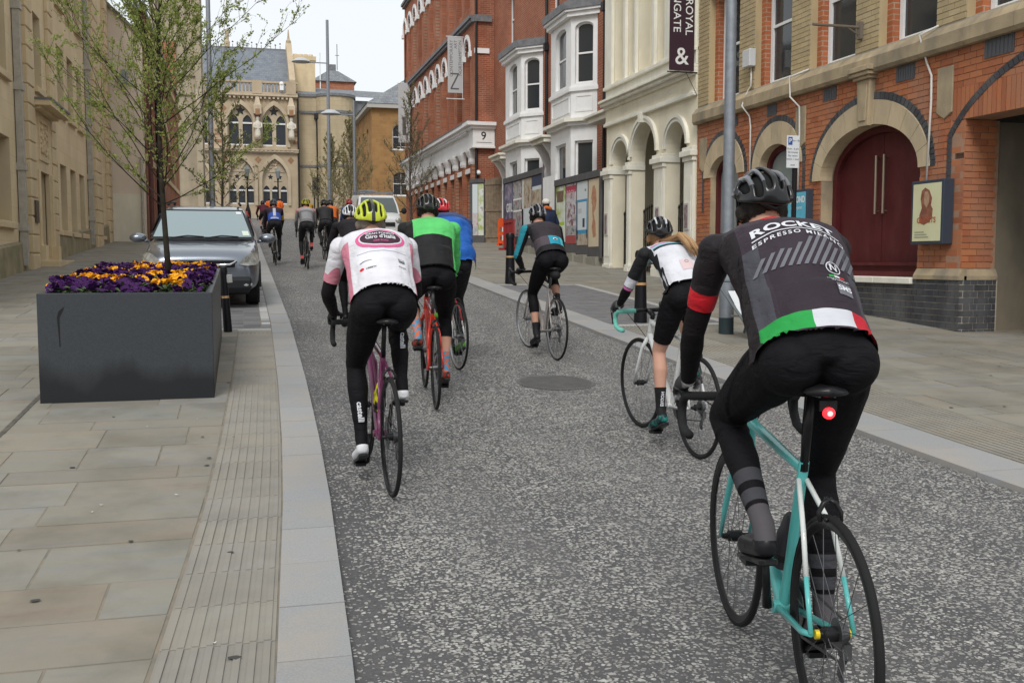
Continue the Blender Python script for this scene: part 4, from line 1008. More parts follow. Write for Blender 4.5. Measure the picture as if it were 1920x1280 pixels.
b = MB(); b.box((-6.05, 80.01, 3), (-2.45, 83, 26)); b.build('tower_body', M_TOW, L4)
for z in (13.6, 15.0, 22.8): b = MB(TT); b.box((-6.15, z, 0), (-2.35, z + .25, .15)); b.build('string_course', M_TOW, L4)
for s in (-6.0, -2.9): b = MB(TT); b.loft([[(s, z, 0), (s, z, w), (s + .42, z, w), (s + .42, z, 0)] for z, w in ((3, .8), (13, .7), (14, .4), (26, .35))]); b.build('buttress', M_TOW, L4)

# ---------------------------------------------------------------- Guildhall across the top of the street
YG = 100; TGh = FY(YG)
M_GS = M('guildhall_stone', (.50, .40, .28), .85, col2=(.44, .35, .24), scale=.9, stain=((.30, .24, .17), .6, .55), bump=.2, bscale=20)  # this stone and the paler one are lightened partway, standing in for haze
M_GS2 = M('guildhall_pale', (.54, .45, .33), .85, col2=(.47, .385, .28), scale=1.5, stain=((.32, .27, .2), 1.2, .5))
M_GR = M('guildhall_redstone', (.34, .19, .11), .85, col2=(.28, .15, .09), scale=3)
GH = thing('gothic_town_hall', 'honey stone gothic town hall with pointed windows, statues and steep slate roof', 'town hall', (0, YG, gz(YG)))
cols_ = [-13.2, -10.1, -6.9, -3.75, .32, 3.4]
hol = []
for c in cols_[1:]:
    hol.append(gothic_poly(c - 1.25, c + 1.25, 6.6, 9.0, 7, .95))
    hol.append(gothic_poly(c - 1.2, c + 1.2, 12.1, 14.0, 7, .95))
b = MB(TGh); b.wall(rect(-14, 5.6, 4.6, 17.0), hol, 0, .5, 0, mr=1); b.build('wall', [M_GS, M_GS2], GH)
def star(cu, cv, r, n=5): return [(cu + (r if k % 2 == 0 else r * .5) * sin(pi * k / n), cv + (r if k % 2 == 0 else r * .5) * cos(pi * k / n)) for k in range(2 * n)]
M_GG = M('far_dark_glass', (.035, .04, .05), .12)
for c in cols_[1:]:
    for z0, zs, two in ((6.6, 9.0, False), (12.1, 14.0, True)):
        b = MB(TGh); b.ring(gothic_poly(c - 1.2, c + 1.2, z0, zs, 7, .95), gothic_poly(c - 1.47, c + 1.47, z0, zs, 7, .95), -.02, .16); b.build('window_arch', M_GS2, GH)
        b = MB(TGh); lights = [-.62, .62] if two else [-.8, 0, .8]; wd = .44 if two else .30
        hl = [gothic_poly(c + l - wd, c + l + wd, z0 + .15, (zs + .35 if two else 8.0), 5, .95) for l in lights]
        if two: hl.append(star(c, 15.45, .48))
        else: hl += [star(c - .42, 9.3, .28), star(c + .42, 9.3, .28)]
        outer = gothic_poly(c - 1.25, c + 1.25, z0, zs, 7, .95)
        b.wall(outer, hl, -.30, .15, sides=False); t_ = b.build('tracery', M_GS2, GH)
        b = MB(TGh); b.prism(outer, -.5, -.44, back=False); b.build('window_glass', M_GG, GH)
        b = MB(TGh)
        for l in lights: b.box((c + l - wd, z0 + .12, -.44), (c + l + wd, z0 + .24, -.28)); b.box((c + l - wd, (zs + .25 if two else 7.95), -.43), (c + l + wd, (zs + .40 if two else 8.1), -.33))
        b.build('white_casement', M_WHITE, GH)
        if not two:
            b = MB(TGh); R = random.Random(int(c * 10))
            b.prism([(c - .95, 9.75), (c + .95, 9.75), (c + .6, 10.6), (c, 11.15), (c - .6, 10.6)], -.31, -.24)
            for k in range(16):
                h = R.random(); b.ball((c + R.uniform(-.75, .75) * (1 - h * .6), 9.9 + h * 1.0, -.22), (.13, .16, .1), 6, 5)
            b.build('carved_tympanum', M_GS2, GH, kind='stuff')
    for du, v_ in ((-1.54, 15.6), (0, 16.35), (-1.54, 10.9)) + (((1.5, 15.6), (1.5, 10.9)) if c == cols_[-1] or c == -3.75 else ()):
        b = MB(TGh); b.prism([(c + du - .30, v_), (c + du, v_ + .34), (c + du + .30, v_), (c + du, v_ - .34)], 0, .03, back=False); b.build('red_lozenge', M_GR, GH)
for z0, z1 in ((12.4, 12.7), (13.1, 13.3), (13.5, 13.65)):
    prev = -13.9
    for c in cols_[1:] + [7.3]:
        e = min(c - 1.7, 5.55)
        if e > prev: b = MB(TGh); b.box((prev, z0, 0), (e, z1, .02)); b.build('red_band', M_GR, GH)
        prev = c + 1.7
b = MB(TGh)
for z0, z1, w in ((11.5, 11.6, .15), (11.601, 11.78, .30), (11.781, 11.9, .38), (16.70, 16.8, .2), (16.801, 17.0, .40), (5.0, 5.9, .18)): b.box((-14, z0, -.1), (5.62, z1, w))
for k in range(48): b.box((-13.9 + k * .4, 11.62, .30), (-13.7 + k * .4, 11.76, .36)); b.box((-13.9 + k * .4, 16.55, .0), (-13.7 + k * .4, 16.79, .3))
b.build('cornice', M_GS2, GH)
for k, c in enumerate([-8.5, -5.3, 1.88, 4.98]):                     # statues under canopies
    b = MB(TGh); b.loft([[(c - r, z, .05), (c - r, z, .05 + 2 * r), (c + r, z, .05 + 2 * r), (c + r, z, .05)] for z, r in ((12.55, .1), (12.75, .30), (12.9, .34))]); b.build('statue_bracket', M_GS2, GH)
    b = MB(TGh)
    b.loft([[(c + rx * cos(a), z, .38 + ry * sin(a)) for a in [2 * pi * q / 10 for q in range(10)]] for z, rx, ry in ((12.9, .30, .25), (13.2, .27, .22), (13.7, .24, .2), (14.05, .30, .22), (14.3, .34, .2), (14.45, .14, .13), (14.52, .12, .12), (14.6, .16, .16), (14.78, .16, .17), (14.9, .08, .08))])
    for s in (-1, 1): b.tube([(c + s * .33, 14.28, .38), (c + s * .36, 13.9, .45), (c + s * .1, 13.75, .6)], [.09, .08, .06], 6)
    b.build('statue', M('pale_statue', (.62, .58, .50), .85), GH, smooth=True)
    b = MB(TGh); b.loft([[(c - r, z, .05), (c - r, z, .05 + 2 * r), (c + r, z, .05 + 2 * r), (c + r, z, .05)] for z, r in ((15.1, .36), (15.9, .36), (16.0, .28), (17.2, .04))]); b.box((c - .2, 15.0, .1), (c + .2, 15.55, .78), 1); b.build('statue_canopy', [M_GS2, M_GR], GH)
b = MB(TGh)
for k in range(58): u = -13.8 + k * .333; b.tube([(u, 17.15, .2), (u, 18.0, .2)], .075, 6)
b.build('balusters', M_GS2, GH, kind='stuff')
b = MB(TGh); b.box((-14, 17.001, .02), (5.6, 17.16, .4)); b.box((-14, 18.0, .02), (5.6, 18.2, .4)); b.build('balustrade_rail', M_GS, GH)
for c in (-8.5, -5.3, 1.88, 5.0): b = MB(TGh); b.box((c - .45, 17.0, .0), (c + .45, 18.22, .44)); b.build('balustrade_pier', M_GS, GH)
b = MB(); b.add([(-14, YG + .6, 17.2), (4.9, YG + .6, 17.2), (4.9, YG + 6.5, 22.45), (-14, YG + 6.5, 22.45), (-14, YG + 12.4, 17.2), (4.9, YG + 12.4, 17.2)], [(0, 1, 2, 3), (3, 2, 5, 4)]); b.build('roof', brick_mat('town_hall_slate', (.15, .165, .20), (.20, .215, .245), (.12, .13, .15), 'Y', .34, .24, .012, c3=(.22, .25, .25), bump=.2), GH, norm=False)
b = MB(FX(4.9, 1)); b.prism([(YG + .2, 16.9), (YG + .2, 18.5), (YG + 6.5, 23.3), (YG + 12.8, 18.5), (YG + 12.8, 16.9)], 0, .55); b.build('gable_parapet', M_GS, GH)
b = MB(); b.lathe([(.2, 0), (.25, .4), (.12, .6), (.05, 1.5)], 8, (5.17, YG + 6.5, 23.0)); b.build('gable_finial', M_GS, GH)
b = MB()
for k in range(40):
    x = -13.6 + k * .46; b.tube([(x, YG + 6.5, 22.4), (x, YG + 6.5, 22.85)], .03, 4); b.ball((x, YG + 6.5, 22.92 + (k % 2) * .14), .09, 6, 4)
b.box((-14, YG + 6.45, 22.4), (4.85, YG + 6.55, 22.55)); b.build('ridge_cresting', M_LEAD, GH, kind='stuff')
b = MB(); b.lathe([(.25, 0), (.28, .5), (.18, .7), (.2, 1.7), (.05, 1.75)], 8, (-.8, YG + 6.5, 22.5)); b.build('chimney_pot', M_GS, GH)
b = MB(); b.box((-14, YG + .52, 4.6), (5.55, YG + 13, 17.1)); b.build('body', M_GS, GH)
b = MB(TGh); b.tube([(5.62, 5.2, .12), (5.62, 16.8, .12)], .09, 6); b.build('drainpipe', M_IRON, GH)
b = MB(TGh); b.box((2.35 + 1.6, 17.35, .45), (2.35 + 1.95, 17.9, .7)); b.ball((2.35 + 1.77, 17.95, .58), .22, 8, 6); b.build('dome_camera', M_WHITE, GH)
for z in (18.4,): b = MB(); b.box((5.5, YG + 4, 17), (7.6, YG + 6, 21.1)); b.box((5.4, YG + 3.9, 21.1), (7.7, YG + 6.1, 21.5)); b.build('chimney_stack', M_BATH, GH)
for k in range(4): b = MB(); b.lathe([(.25, 0), (.22, .35)], 8, (5.75 + k * .5, YG + 5, 21.5)); b.build('chimney_top', M_BATH, GH)
# plain stone wing with the rounded bay
GW = thing('rounded_stone_wing', 'plain stone wing with a rounded corner and low slate roof right of the town hall', 'building', (8, YG, gz(YG)))
M_WG = brick_mat('wing_ashlar', (.44, .36, .235), (.49, .40, .27), (.38, .30, .19), 'Y', 1.4, .45, .012, stain=((.22, .19, .13), .4, .65), c3=(.38, .31, .2), bump=.15)
pl_ = [(5.75, YG + 1.2), (7.4, YG + 1.0)] + [(9.2 + 1.9 * sin(a), YG + 1.6 - 1.9 * cos(a)) for a in [radians(-62 + 15 * k) for k in range(11)]] + [(11.6, YG + 6)]
def strip(z0, z1, e, name, mat):
    b = MB(); q = [(x + (e * (1 if x > 10 else 0)), y - e) for x, y in pl_]; n = len(q)
    b.add([(x, y, z0) for x, y in q] + [(x, y, z1) for x, y in q], [(i, i + 1, i + 1 + n, i + n) for i in range(n - 1)] + [tuple(range(2 * n - 1, n - 1, -1)), tuple(range(n))]); return b.build(name, mat, GW)
strip(4.6, 15.5, 0, 'wall', M_WG); strip(15.501, 15.75, .12, 'string_course', M_LEAD); strip(15.751, 17.1, .03, 'parapet', M_WG); strip(17.101, 17.35, .16, 'coping', M_LEAD); strip(10.4, 10.6, .1, 'string_course', M_LEAD)
b = MB(); b.add([(5.7, YG + 1, 17.36), (26, YG + 1, 17.0), (26, YG + 9, 18.9), (5.7, YG + 9, 19.3)], [(0, 1, 2, 3)]); b.build('roof', M_SLATE, GW, norm=False)
b = MB(); b.box((11.2, YG + 1.6, 4.6), (26, YG + 8, 17.0)); b.build('rear_wall', M_SLATE, GW)
b = MB(); b.tube([(7.45, YG + .8, 5), (7.45, YG + .8, 15.4)], .09, 6); b.box((7.2, YG + .6, 15.0), (7.7, YG + 1, 15.5)); b.build('drainpipe', M_IRON, GW)
b = MB()
for k in range(26): b.ball((10.9 + random.uniform(-.3, .3), YG + .35, 12.3 + random.uniform(-.9, .9)), (.28, .2, .28), 7, 5)
b.build('carved_arms', M('soot_stone', (.07, .065, .06), .9), GW, kind='stuff', smooth=True)
# brick box tower behind
BT = thing('brick_lift_tower', 'square red brick tower with a low slate cap above the far roofs', 'tower', (10, 130, gz(130)))
b = MB(); b.box((9.3, 130, 5), (14.3, 134, 23.6)); b.build('wall', M_LB, BT)
b = MB(); b.add([(9.0, 129.7, 23.6), (14.6, 129.7, 23.6), (14.6, 134.3, 23.6), (9.0, 134.3, 23.6), (11.2, 131.5, 25.2), (12.4, 131.5, 25.2), (12.4, 132.5, 25.2), (11.2, 132.5, 25.2)], [(0, 1, 5, 4), (1, 2, 6, 5), (2, 3, 7, 6), (3, 0, 4, 7), (4, 5, 6, 7)]); b.build('roof', M_SLATE, BT)
b = MB(); b.box((11.4, 131.6, 25.2), (12.2, 132.4, 26)); b.build('roof_vent', M_LEAD, BT)
b = MB(); b.tube([(12.4, 132, 25.4), (12.4, 132, 28.6)], .05, 5); b.tube([(12.15, 132, 27.2), (12.65, 132, 27.2)], .04, 5); b.build('aerial', M_LEAD, BT)
b = MB(); b.tube([(10.1, 129.9, 20), (10.1, 129.9, 27)], .08, 5); b.build('flagpole', M_WHITE, BT)
# ================================================================ STREET THINGS
# ---------------------------------------------------------------- planter with pansies
PX0, PX1, PY0, PY1 = -1.545, -.225, 8.62, 12.45
def PTy(y): return 1.14 + (y - PY0) * .043
PT = PTy(10.6)
def wet_granite():
    m, N, L, B = nodes_of('dark_granite'); p = posn(N, L); sx = N.new('ShaderNodeSeparateXYZ'); L.new(p, sx.inputs[0])
    base = ramp(N, L, noise_n(N, L, p, 120, 3), [(.3, (.030, .034, .039)), (.7, (.045, .050, .056))])
    wet = ramp(N, L, mth(N, L, 'ADD', sx.outputs[2], mth(N, L, 'MULTIPLY', noise_n(N, L, posn(N, L, (1, 1, .4)), 3.2, 5), -.45)), [(.20, 1), (.36, 0)])   # rising damp with a ragged edge
    L.new(mixcol(N, L, wet, base, (.012, .014, .016)), B.inputs['Base Color']); B.inputs['Roughness'].default_value = .4; B.inputs['Specular IOR Level'].default_value = .35; return m
M_PLANT = wet_granite()
pt = thing('granite_planter', 'large dark granite planter box full of purple and yellow pansies', 'planter', ((PX0 + PX1) / 2, (PY0 + PY1) / 2, pz(10)))
wt = .055
for (a, b_, c, d) in ((PX0, PX1, PY0, PY0 + wt), (PX0, PX1, PY1 - wt, PY1), (PX0, PX0 + wt, PY0 + wt + .001, PY1 - wt - .001), (PX1 - wt, PX1, PY0 + wt + .001, PY1 - wt - .001)):
    q = MB(); q.add([(x, y, pz(y) - .01) for x in (a, b_) for y in (c, d)] + [(x, y, PTy(y)) for x in (a, b_) for y in (c, d)], [(0, 1, 3, 2), (4, 5, 7, 6), (0, 1, 5, 4), (2, 3, 7, 6), (0, 2, 6, 4), (1, 3, 7, 5)])
    q.build('side_panel', M_PLANT, pt, bevel=.004)
q = MB(); q.add([(x, y, PTy(y) - .06) for x, y in ((PX0 + wt, PY0 + wt), (PX1 - wt, PY0 + wt), (PX1 - wt, PY1 - wt), (PX0 + wt, PY1 - wt))], [(0, 1, 2, 3)]); q.build('soil', M('soil', (.035, .025, .018), .95, bump=.5, bscale=60), pt)
q = MB(); q.loft([[(x, PY0 - .0015, z) for x, z in ((x0 - w_, z0), (x0 + w_, z0))] for x0, z0, w_ in ((-1.385, .72, .004), (-1.388, .84, .006), (-1.392, .95, .010), (-1.372, 1.0, .016), (-1.350, 1.03, .005))], closed=False, caps=False); q.build('drip_stain', M('drip_dark', (.012, .013, .014), .5), pt, norm=False)
pb = thing('pansy_bed', 'mass of dark purple and bright yellow pansies filling the granite planter', 'flowers', ((PX0 + PX1) / 2, (PY0 + PY1) / 2, PT - .06))
R = random.Random(21)
M_LEAF = M('pansy_leaf', (.05, .085, .03), .7, col2=(.085, .12, .05), scale=30)
q = MB()
def leafq(q, c, d, n, ln, wd):
    d = d.normalized(); s = d.cross(n).normalized(); c = Vector(c)
    q.add([c - s * wd * .3, c + s * wd * .3, c + d * ln * .55 + s * wd, c + d * ln + n * (-.15 * ln), c + d * ln * .55 - s * wd], [(0, 1, 2, 3, 4)])
for k in range(3600):
    x, y = R.uniform(PX0 + .06, PX1 - .06), R.uniform(PY0 + .06, PY1 - .06)
    a = R.random() * 2 * pi; d = Vector((cos(a), sin(a), R.uniform(-.2, .9)))
    leafq(q, (x, y, PTy(y) - .06 + R.uniform(0, .115)), d, Vector((R.uniform(-.4, .4), R.uniform(-.4, .4), 1)).normalized(), R.uniform(.04, .075), R.uniform(.010, .018))
q.build('leaves', M_LEAF, pb, kind='stuff', norm=False)
def bloom_mesh(mat, seed):
    q = MB(); rr = random.Random(seed); 
    for k in range(5):
        a = 2 * pi * k / 5 + rr.uniform(-.1, .1); r = .030 * rr.uniform(.85, 1.15)
        c = Vector((cos(a) * .017, sin(a) * .017, 0)); up = rr.uniform(-.004, .008)
        pts = [(0, 0, -.002)] + [(c.x + r * .72 * cos(a + t), c.y + r * .72 * sin(a + t), up + .004 * sin(3 * t + k)) for t in [radians(-120 + 48 * j) for j in range(6)]]
        q.add(pts, [tuple(range(7))])
    me = bpy.data.meshes.new('bloom'); me.from_pydata(q.v, [], q.f); me.materials.append(mat); return me
M_PUR = M('purple_petal', (.035, .008, .065), .7, col2=(.06, .012, .09), scale=50, spec=.2)
M_YEL = M('yellow_petal', (.80, .40, .015), .65, col2=(.72, .28, .01), scale=50, spec=.2)
bl = {'purple_bloom': [bloom_mesh(M_PUR, k) for k in range(4)], 'yellow_bloom': [bloom_mesh(M_YEL, k + 9) for k in range(4)]}
spots = []
for k in range(1500):
    x, y = R.uniform(PX0 + .05, PX1 - .05), R.uniform(PY0 + .05, PY1 - .05)
    n1 = noise.noise(Vector((x * 2.6 + 3, y * 1.6, 0))) + .9 * noise.noise(Vector((x * 7, y * 5, 4)))
    if y < PY0 + .16 and R.random() < .6: continue
    spots.append((y, x, 'yellow_bloom' if n1 > .25 and y > PY0 + .2 else 'purple_bloom'))
spots.sort()
rest = {'purple_bloom': MB(), 'yellow_bloom': MB()}; cnt = {'purple_bloom': 0, 'yellow_bloom': 0}
for y, x, kd in spots:
    z = PTy(y) + .05 + .045 * noise.noise(Vector((x * 5, y * 5, 1)))  - .04 * max(0, (PY0 + .2 - y) / .2)
    tl = (R.uniform(.3, 1.2), R.uniform(-.5, .5), R.random() * 6.28); s = R.uniform(.85, 1.25)
    cnt[kd] += 1
    if cnt[kd] <= 280:
        o = link(kd, R.choice(bl[kd]), pb, loc=Vector((x, y, z)) - LOC[pb.name]); o.rotation_euler = tl; o.scale = (s, s, s)
    else:
        me = R.choice(bl[kd]); from_e = Matrix.LocRotScale(Vector((x, y, z)), __import__('mathutils').Euler(tl), Vector((s, s, s)))
        rest[kd].add([from_e @ v.co for v in me.vertices], [tuple(p.vertices) for p in me.polygons])
rest['purple_bloom'].build('purple_blooms_beyond', M_PUR, pb, kind='stuff', norm=False); rest['yellow_bloom'].build('yellow_blooms_beyond', M_YEL, pb, kind='stuff', norm=False)

# ---------------------------------------------------------------- trees
def make_tree(label, loc, H, r0, h0, spread, nlimb, leaves, lsize, seed, leafcols, up=.55, barkc=(.045, .036, .026), group='street trees', twigs=5, tr=.0028):
    R = random.Random(seed); t = thing('street_tree', label, 'tree', loc, group)
    base = Vector(loc); bark = M('tree_bark_%d' % seed, barkc, .9, col2=tuple(c * 1.7 for c in barkc), scale=14, bump=.5, bscale=60)
    q = MB(); n = 14; tp = []; 
    for k in range(n + 1):
        f = k / n; tp.append(base + Vector((.05 * sin(f * 5 + seed), .05 * cos(f * 4 + seed), H * f)) - (Vector((.05 * sin(seed), .05 * cos(seed), 0))))
    q.tube(tp, [max(.006, r0 * (1 - f / n * .93) * (1.15 if f == 0 else 1)) for f in range(n + 1)], 10); q.build('trunk', bark, t, smooth=True)
    LM = MB(); LM2 = MB()
    def at(h):
        f = max(0, min(.999, h / H)) * n; i = int(f); return tp[i].lerp(tp[i + 1], f - i)
    ga = R.random() * 6
    def leaf(p, d):
        nn = Vector((R.uniform(-1, 1), R.uniform(-1, 1), R.uniform(.2, 1))).normalized()
        d = (d + Vector((R.uniform(-1, 1), R.uniform(-1, 1), R.uniform(-.9, .5))) * .9).normalized()
        s = d.cross(nn)
        if s.length < 1e-3: return
        s.normalize(); l = lsize * R.uniform(.6, 1.3); w = l * .32
        (LM if R.random() < .5 else LM2).add([p, p + d * l * .5 + s * w + nn * w * .25, p + d * l, p + d * l * .5 - s * w + nn * w * .25], [(0, 1, 2), (0, 2, 3)])
    per = leaves / nlimb
    for i in range(nlimb):
        f = (i + R.random() * .6) / nlimb; h = h0 + (H * .93 - h0) * f ** 1.1; ga += 2.4 + R.uniform(-.4, .4)
        L = spread * (1.05 - .72 * f) * R.uniform(.75, 1.2); elev = radians(R.uniform(20, 46) + 30 * f * up + 4)
        p = at(h); d = Vector((cos(ga) * cos(elev), sin(ga) * cos(elev), sin(elev))); pts = [p.copy()]; ns = 7
        for k in range(ns):
            d = (d + Vector((R.uniform(-.13, .13), R.uniform(-.13, .13), .05 * up + R.uniform(-.05, .06)))).normalized(); p = p + d * (L / ns); pts.append(p.copy())
        q = MB(); rl = max(.006, r0 * .24 * (1 - .6 * f)); q.tube(pts, [max(tr, rl * (1 - k / ns * .9)) for k in range(ns + 1)], 6)
        for k in range(1, ns + 1):
            for _ in range(2 if k < ns else 3):
                d2 = ((pts[k] - pts[k - 1]).normalized() + Vector((R.uniform(-1, 1), R.uniform(-1, 1), R.uniform(-.5, .8))) * .75).normalized()
                l2 = L * R.uniform(.14, .34) * (1.1 - .35 * k / ns); p2 = pts[k].copy(); tw = [p2.copy()]
                for m_ in range(4):
                    d2 = (d2 + Vector((R.uniform(-.25, .25), R.uniform(-.25, .25), R.uniform(-.1, .22)))).normalized(); p2 = p2 + d2 * l2 / 4; tw.append(p2.copy())
                q.tube(tw, [tr * 1.3, tr * 1.1, tr * .9, tr * .7, tr * .4], 3, caps=False)
                for m_ in range(1, 5):
                    if R.random() < .55:
                        d3 = (d2 + Vector((R.uniform(-1, 1), R.uniform(-1, 1), R.uniform(-.6, .6)))).normalized(); e = tw[m_] + d3 * l2 * R.uniform(.2, .45)
                        q.tube([tw[m_], (tw[m_] + e) / 2 + Vector((0, 0, .01)), e], [tr * .7, tr * .55, tr * .3], 3, caps=False); ends = (tw[m_], e)
                    else: ends = (tw[m_ - 1], tw[m_])
                    nl = per / (14 * 4) * R.choice((.2, .6, 1, 1.8))
                    nl = int(nl) + (R.random() < nl % 1)
                    for _ in range(nl): leaf(ends[0].lerp(ends[1], R.random()) + Vector((R.uniform(-.015, .015), R.uniform(-.015, .015), R.uniform(-.02, .02))), d2)
        q.build('limb', bark, t, norm=False)
    for b_, cl, nm in ((LM, leafcols[0], 'a'), (LM2, leafcols[1], 'b')):
        if b_.f: b_.build('crown', leaf_mat('leaf_%d%s' % (seed, nm), cl), t, kind='stuff', norm=False)
    return t
def leaf_mat(name, col):
    m, N, L, B = nodes_of(name)
    f = noise_n(N, L, posn(N, L), 12, 3)
    cc = mixcol(N, L, ramp(N, L, f, [(.3, 0), (.7, 1)]), col, tuple(c * 1.5 for c in col)); L.new(cc, B.inputs['Base Color'])
    B.inputs['Roughness'].default_value = .6
    tr = N.new('ShaderNodeBsdfTranslucent'); L.new(cc, tr.inputs['Color']); mx = N.new('ShaderNodeMixShader'); mx.inputs[0].default_value = .4
    L.new(B.outputs[0], mx.inputs[1]); L.new(tr.outputs[0], mx.inputs[2]); L.new(mx.outputs[0], N['Material Output'].inputs['Surface'])
    return m
make_tree('young tree with sparse fresh green leaves growing out of the granite planter', (-.68, 10.6, PT - .06), 4.7, .030, .74, 1.62, 64, 46000, .025, 3, [(.18, .22, .045), (.27, .30, .09)], up=.9, barkc=(.022, .018, .013), tr=.0019)
make_tree('slim budding tree behind the parked grey car', (-.64, 40, pz(40)), 6.4, .06, 1.2, 1.6, 30, 8000, .06, 5, [(.15, .17, .06), (.20, .21, .08)], barkc=(.06, .05, .04), tr=.006)
make_tree('feathery budding tree beside the far lamp post', (5.72, 66, pz(66)), 5.4, .06, .5, 2.5, 44, 24000, .055, 6, [(.22, .21, .09), (.27, .25, .12)], up=1.3, barkc=(.15, .12, .095), tr=.006)
make_tree('feathery budding tree in front of the ironstone building', (6.62, 62, pz(62)), 6.3, .06, .5, 2.7, 44, 24000, .055, 8, [(.23, .21, .09), (.28, .25, .12)], up=1.3, barkc=(.15, .12, .095), tr=.006)
make_tree('nearly bare tree in front of the number 9 building', (8.25, 50, pz(50)), 7.0, .075, .9, 2.3, 36, 5000, .06, 9, [(.18, .17, .07), (.22, .20, .1)], up=1.2, barkc=(.07, .057, .047), tr=.007)

# ---------------------------------------------------------------- bollards
M_BLK = M('black_gloss_paint', (.010, .010, .012), .35)
M_GOLD = M('gold_band', (.55, .33, .16), .45, .3)
def bollard(x, y, label, h, r, lean=(0, 0), steel=False):
    t = thing('bollard', label, 'bollard', (x, y, pz(y)), 'black street bollards', local=True); t.rotation_euler = (lean[0], lean[1], 0)
    q = MB(); q.lathe([(r * 1.25, -.02), (r * 1.25, .04), (r * 1.12, .30), (r * 1.05, h * .52)], 20); q.build('base', M_BLK, t, smooth=.7)
    q = MB(); q.lathe([(r * 1.08, h * .52), (r * 1.08, h * .555)], 20); q.build('gold_band', M_GOLD, t, smooth=.7)
    q = MB(); q.lathe([(r, h * .555), (r * .95, h * .9), (r * 1.12, h * .905), (r * 1.12, h * .96), (r * .9, h), (r * .2, h * 1.01)], 20); q.build('shaft', M_BLK, t, smooth=.7)
    if steel: q = MB(); q.box((.03, -.03, .60), (.10, .03, .70)); q.build('reflector', M('steel_box', (.5, .5, .48), .4, .6), t, bevel=.006)
bollard(-.16, 12.95, 'slim black bollard with gold band at the back corner of the planter', .80, .042, (0, radians(-3)), True)
bollard(5.39, 13.2, 'black bollard with gold band at the near end of the right parking bay', 1.0, .075)
bollard(5.30, 19.95, 'black bollard at the far end of the right parking bay', 1.02, .085)

# ---------------------------------------------------------------- lamp posts
def lamp_post(x, y, label, H, r, arm=None, low=1.3):
    t = thing('lamp_post', label, 'lamp post', (x, y, pz(y)), 'grey street lamp posts'); z = pz(y)
    q = MB(); q.lathe([(r * 1.28, -.02), (r * 1.28, .21)], 20, (x, y, z)); q.build('dark_foot', M('foot_paint', (.03, .045, .05), .5), t, smooth=.7)
    q = MB(); q.lathe([(r * 1.27, .21), (r * 1.27, low), (r * 1.0, low + .12)], 20, (x, y, z)); q.build('lower_shaft', M_GREYM, t, smooth=.7)
    q = MB(); q.lathe([(r, low + .12), (r * .7, H)], 20, (x, y, z)); q.build('shaft', M_GREYM, t, smooth=.7)
    for (h, L) in (arm or []):
        q = MB(); q.tube([(x, y, z + h), (x + L, y, z + h)], .035, 8); q.build('arm', M_GREYM, t)
        c = (x + L + math.copysign(.2, L), y, z + h); q = MB(); q.lathe([(.02, .26), (.25, .22), (.52, .06), (.56, 0), (.3, -.03)], 16, c); q.build('lamp_head', M('lamp_grey', (.5, .52, .54), .4, .3), t, smooth=.7)
lamp_post(6.02, 11.85, 'thick grey lamp post standing on the right pavement by the brick theatre', 9.0, .075, [(8.6, -1.5)], 1.15)
lamp_post(5.27, 62, 'tall grey lamp post with a long arm in front of the far stone wing', 12.2, .12, [(9.7, -1.35)])
lamp_post(6.35, 58, 'grey lamp post with an arm in front of the ironstone building', 7.2, .10, [(6.4, -1.1)])
lamp_post(-1.0, 42, 'plain grey lamp post behind the parked grey car', 11.5, .11, [(11.0, 1.4)])
def heritage(x, y, label):
    t = thing('heritage_lamp', label, 'lamp post', (x, y, gz(y)), 'old style lanterns'); z = gz(y)
    q = MB(); q.lathe([(.26, 0), (.26, .5), (.2, .8), (.12, 1.0), (.07, 1.3), (.06, 3.4), (.1, 3.5), (.05, 3.6)], 10, (x, y, z)); q.tube([(x - .35, y, z + 3.3), (x + .35, y, z + 3.3)], .03, 6); q.build('column', M_BLK, t, smooth=.7)
    q = MB(); q.lathe([(.12, 3.6), (.24, 4.2), (.06, 4.5)], 6, (x, y, z)); q.build('lantern', M('lantern_glass', (.25, .28, .28), .2), t)
heritage(.75, 90, 'black old style street lantern in front of the town hall, nearer the lamp post')
heritage(3.4, 93, 'black old style street lantern in front of the right town hall window')
t = thing('loudspeaker_stand', 'tall black loudspeaker box on poles at the top of the street', 'speaker', (6.15, 85, gz(85)))
q = MB(); q.box((5.85, 84.8, gz(85) + 2.05), (6.45, 85.2, gz(85) + 3.5)); q.build('cabinet', M_IRON, t, bevel=.02)
q = MB()
for s in (-.15, .15): q.tube([(6.15 + s, 85, gz(85)), (6.15 + s, 85, gz(85) + 2.1)], .06, 6)
q.build('stand', M_IRON, t)

# ---------------------------------------------------------------- parking sign
t = thing('parking_sign', 'blue and white parking sign on a black post before the brick theatre', 'sign', (7.63, 13, pz(13)))
q = MB(); q.tube([(7.63, 13, pz(13) - .02), (7.63, 13, 3.12)], .036, 10); q.build('post', M_BLK, t)
TS = FY(12.955); q = MB(TS); q.box((7.47, 2.70, 0), (7.66, 3.15, .008)); q.build('plate', M('sign_white', (.68, .70, .72), .45), t)
q = MB(TS); q.box((7.49, 3.02, .008), (7.555, 3.13, .011)); q.build('blue_square', M('sign_blue', (.03, .10, .36), .4), t)
q = MB(TS); put_text(q, 'P', .085, 7.522, 3.075, .013, bold=.02); q.build('letter', MATS['sign_white'], t)
q = MB(TS); put_text(q, 'Mon - Sat', .036, 7.607, 3.08, .012)
for k, s in enumerate(('8 am - 6 pm', '30 minutes', 'No return', 'within 1 hour')): put_text(q, s, .036, 7.565, 2.965 - .048 * k, .012)
q.box((7.53, 2.735, .010), (7.60, 2.742, .012)); q.build('lettering', M('sign_ink', (.05, .06, .10), .5), t, kind='stuff')

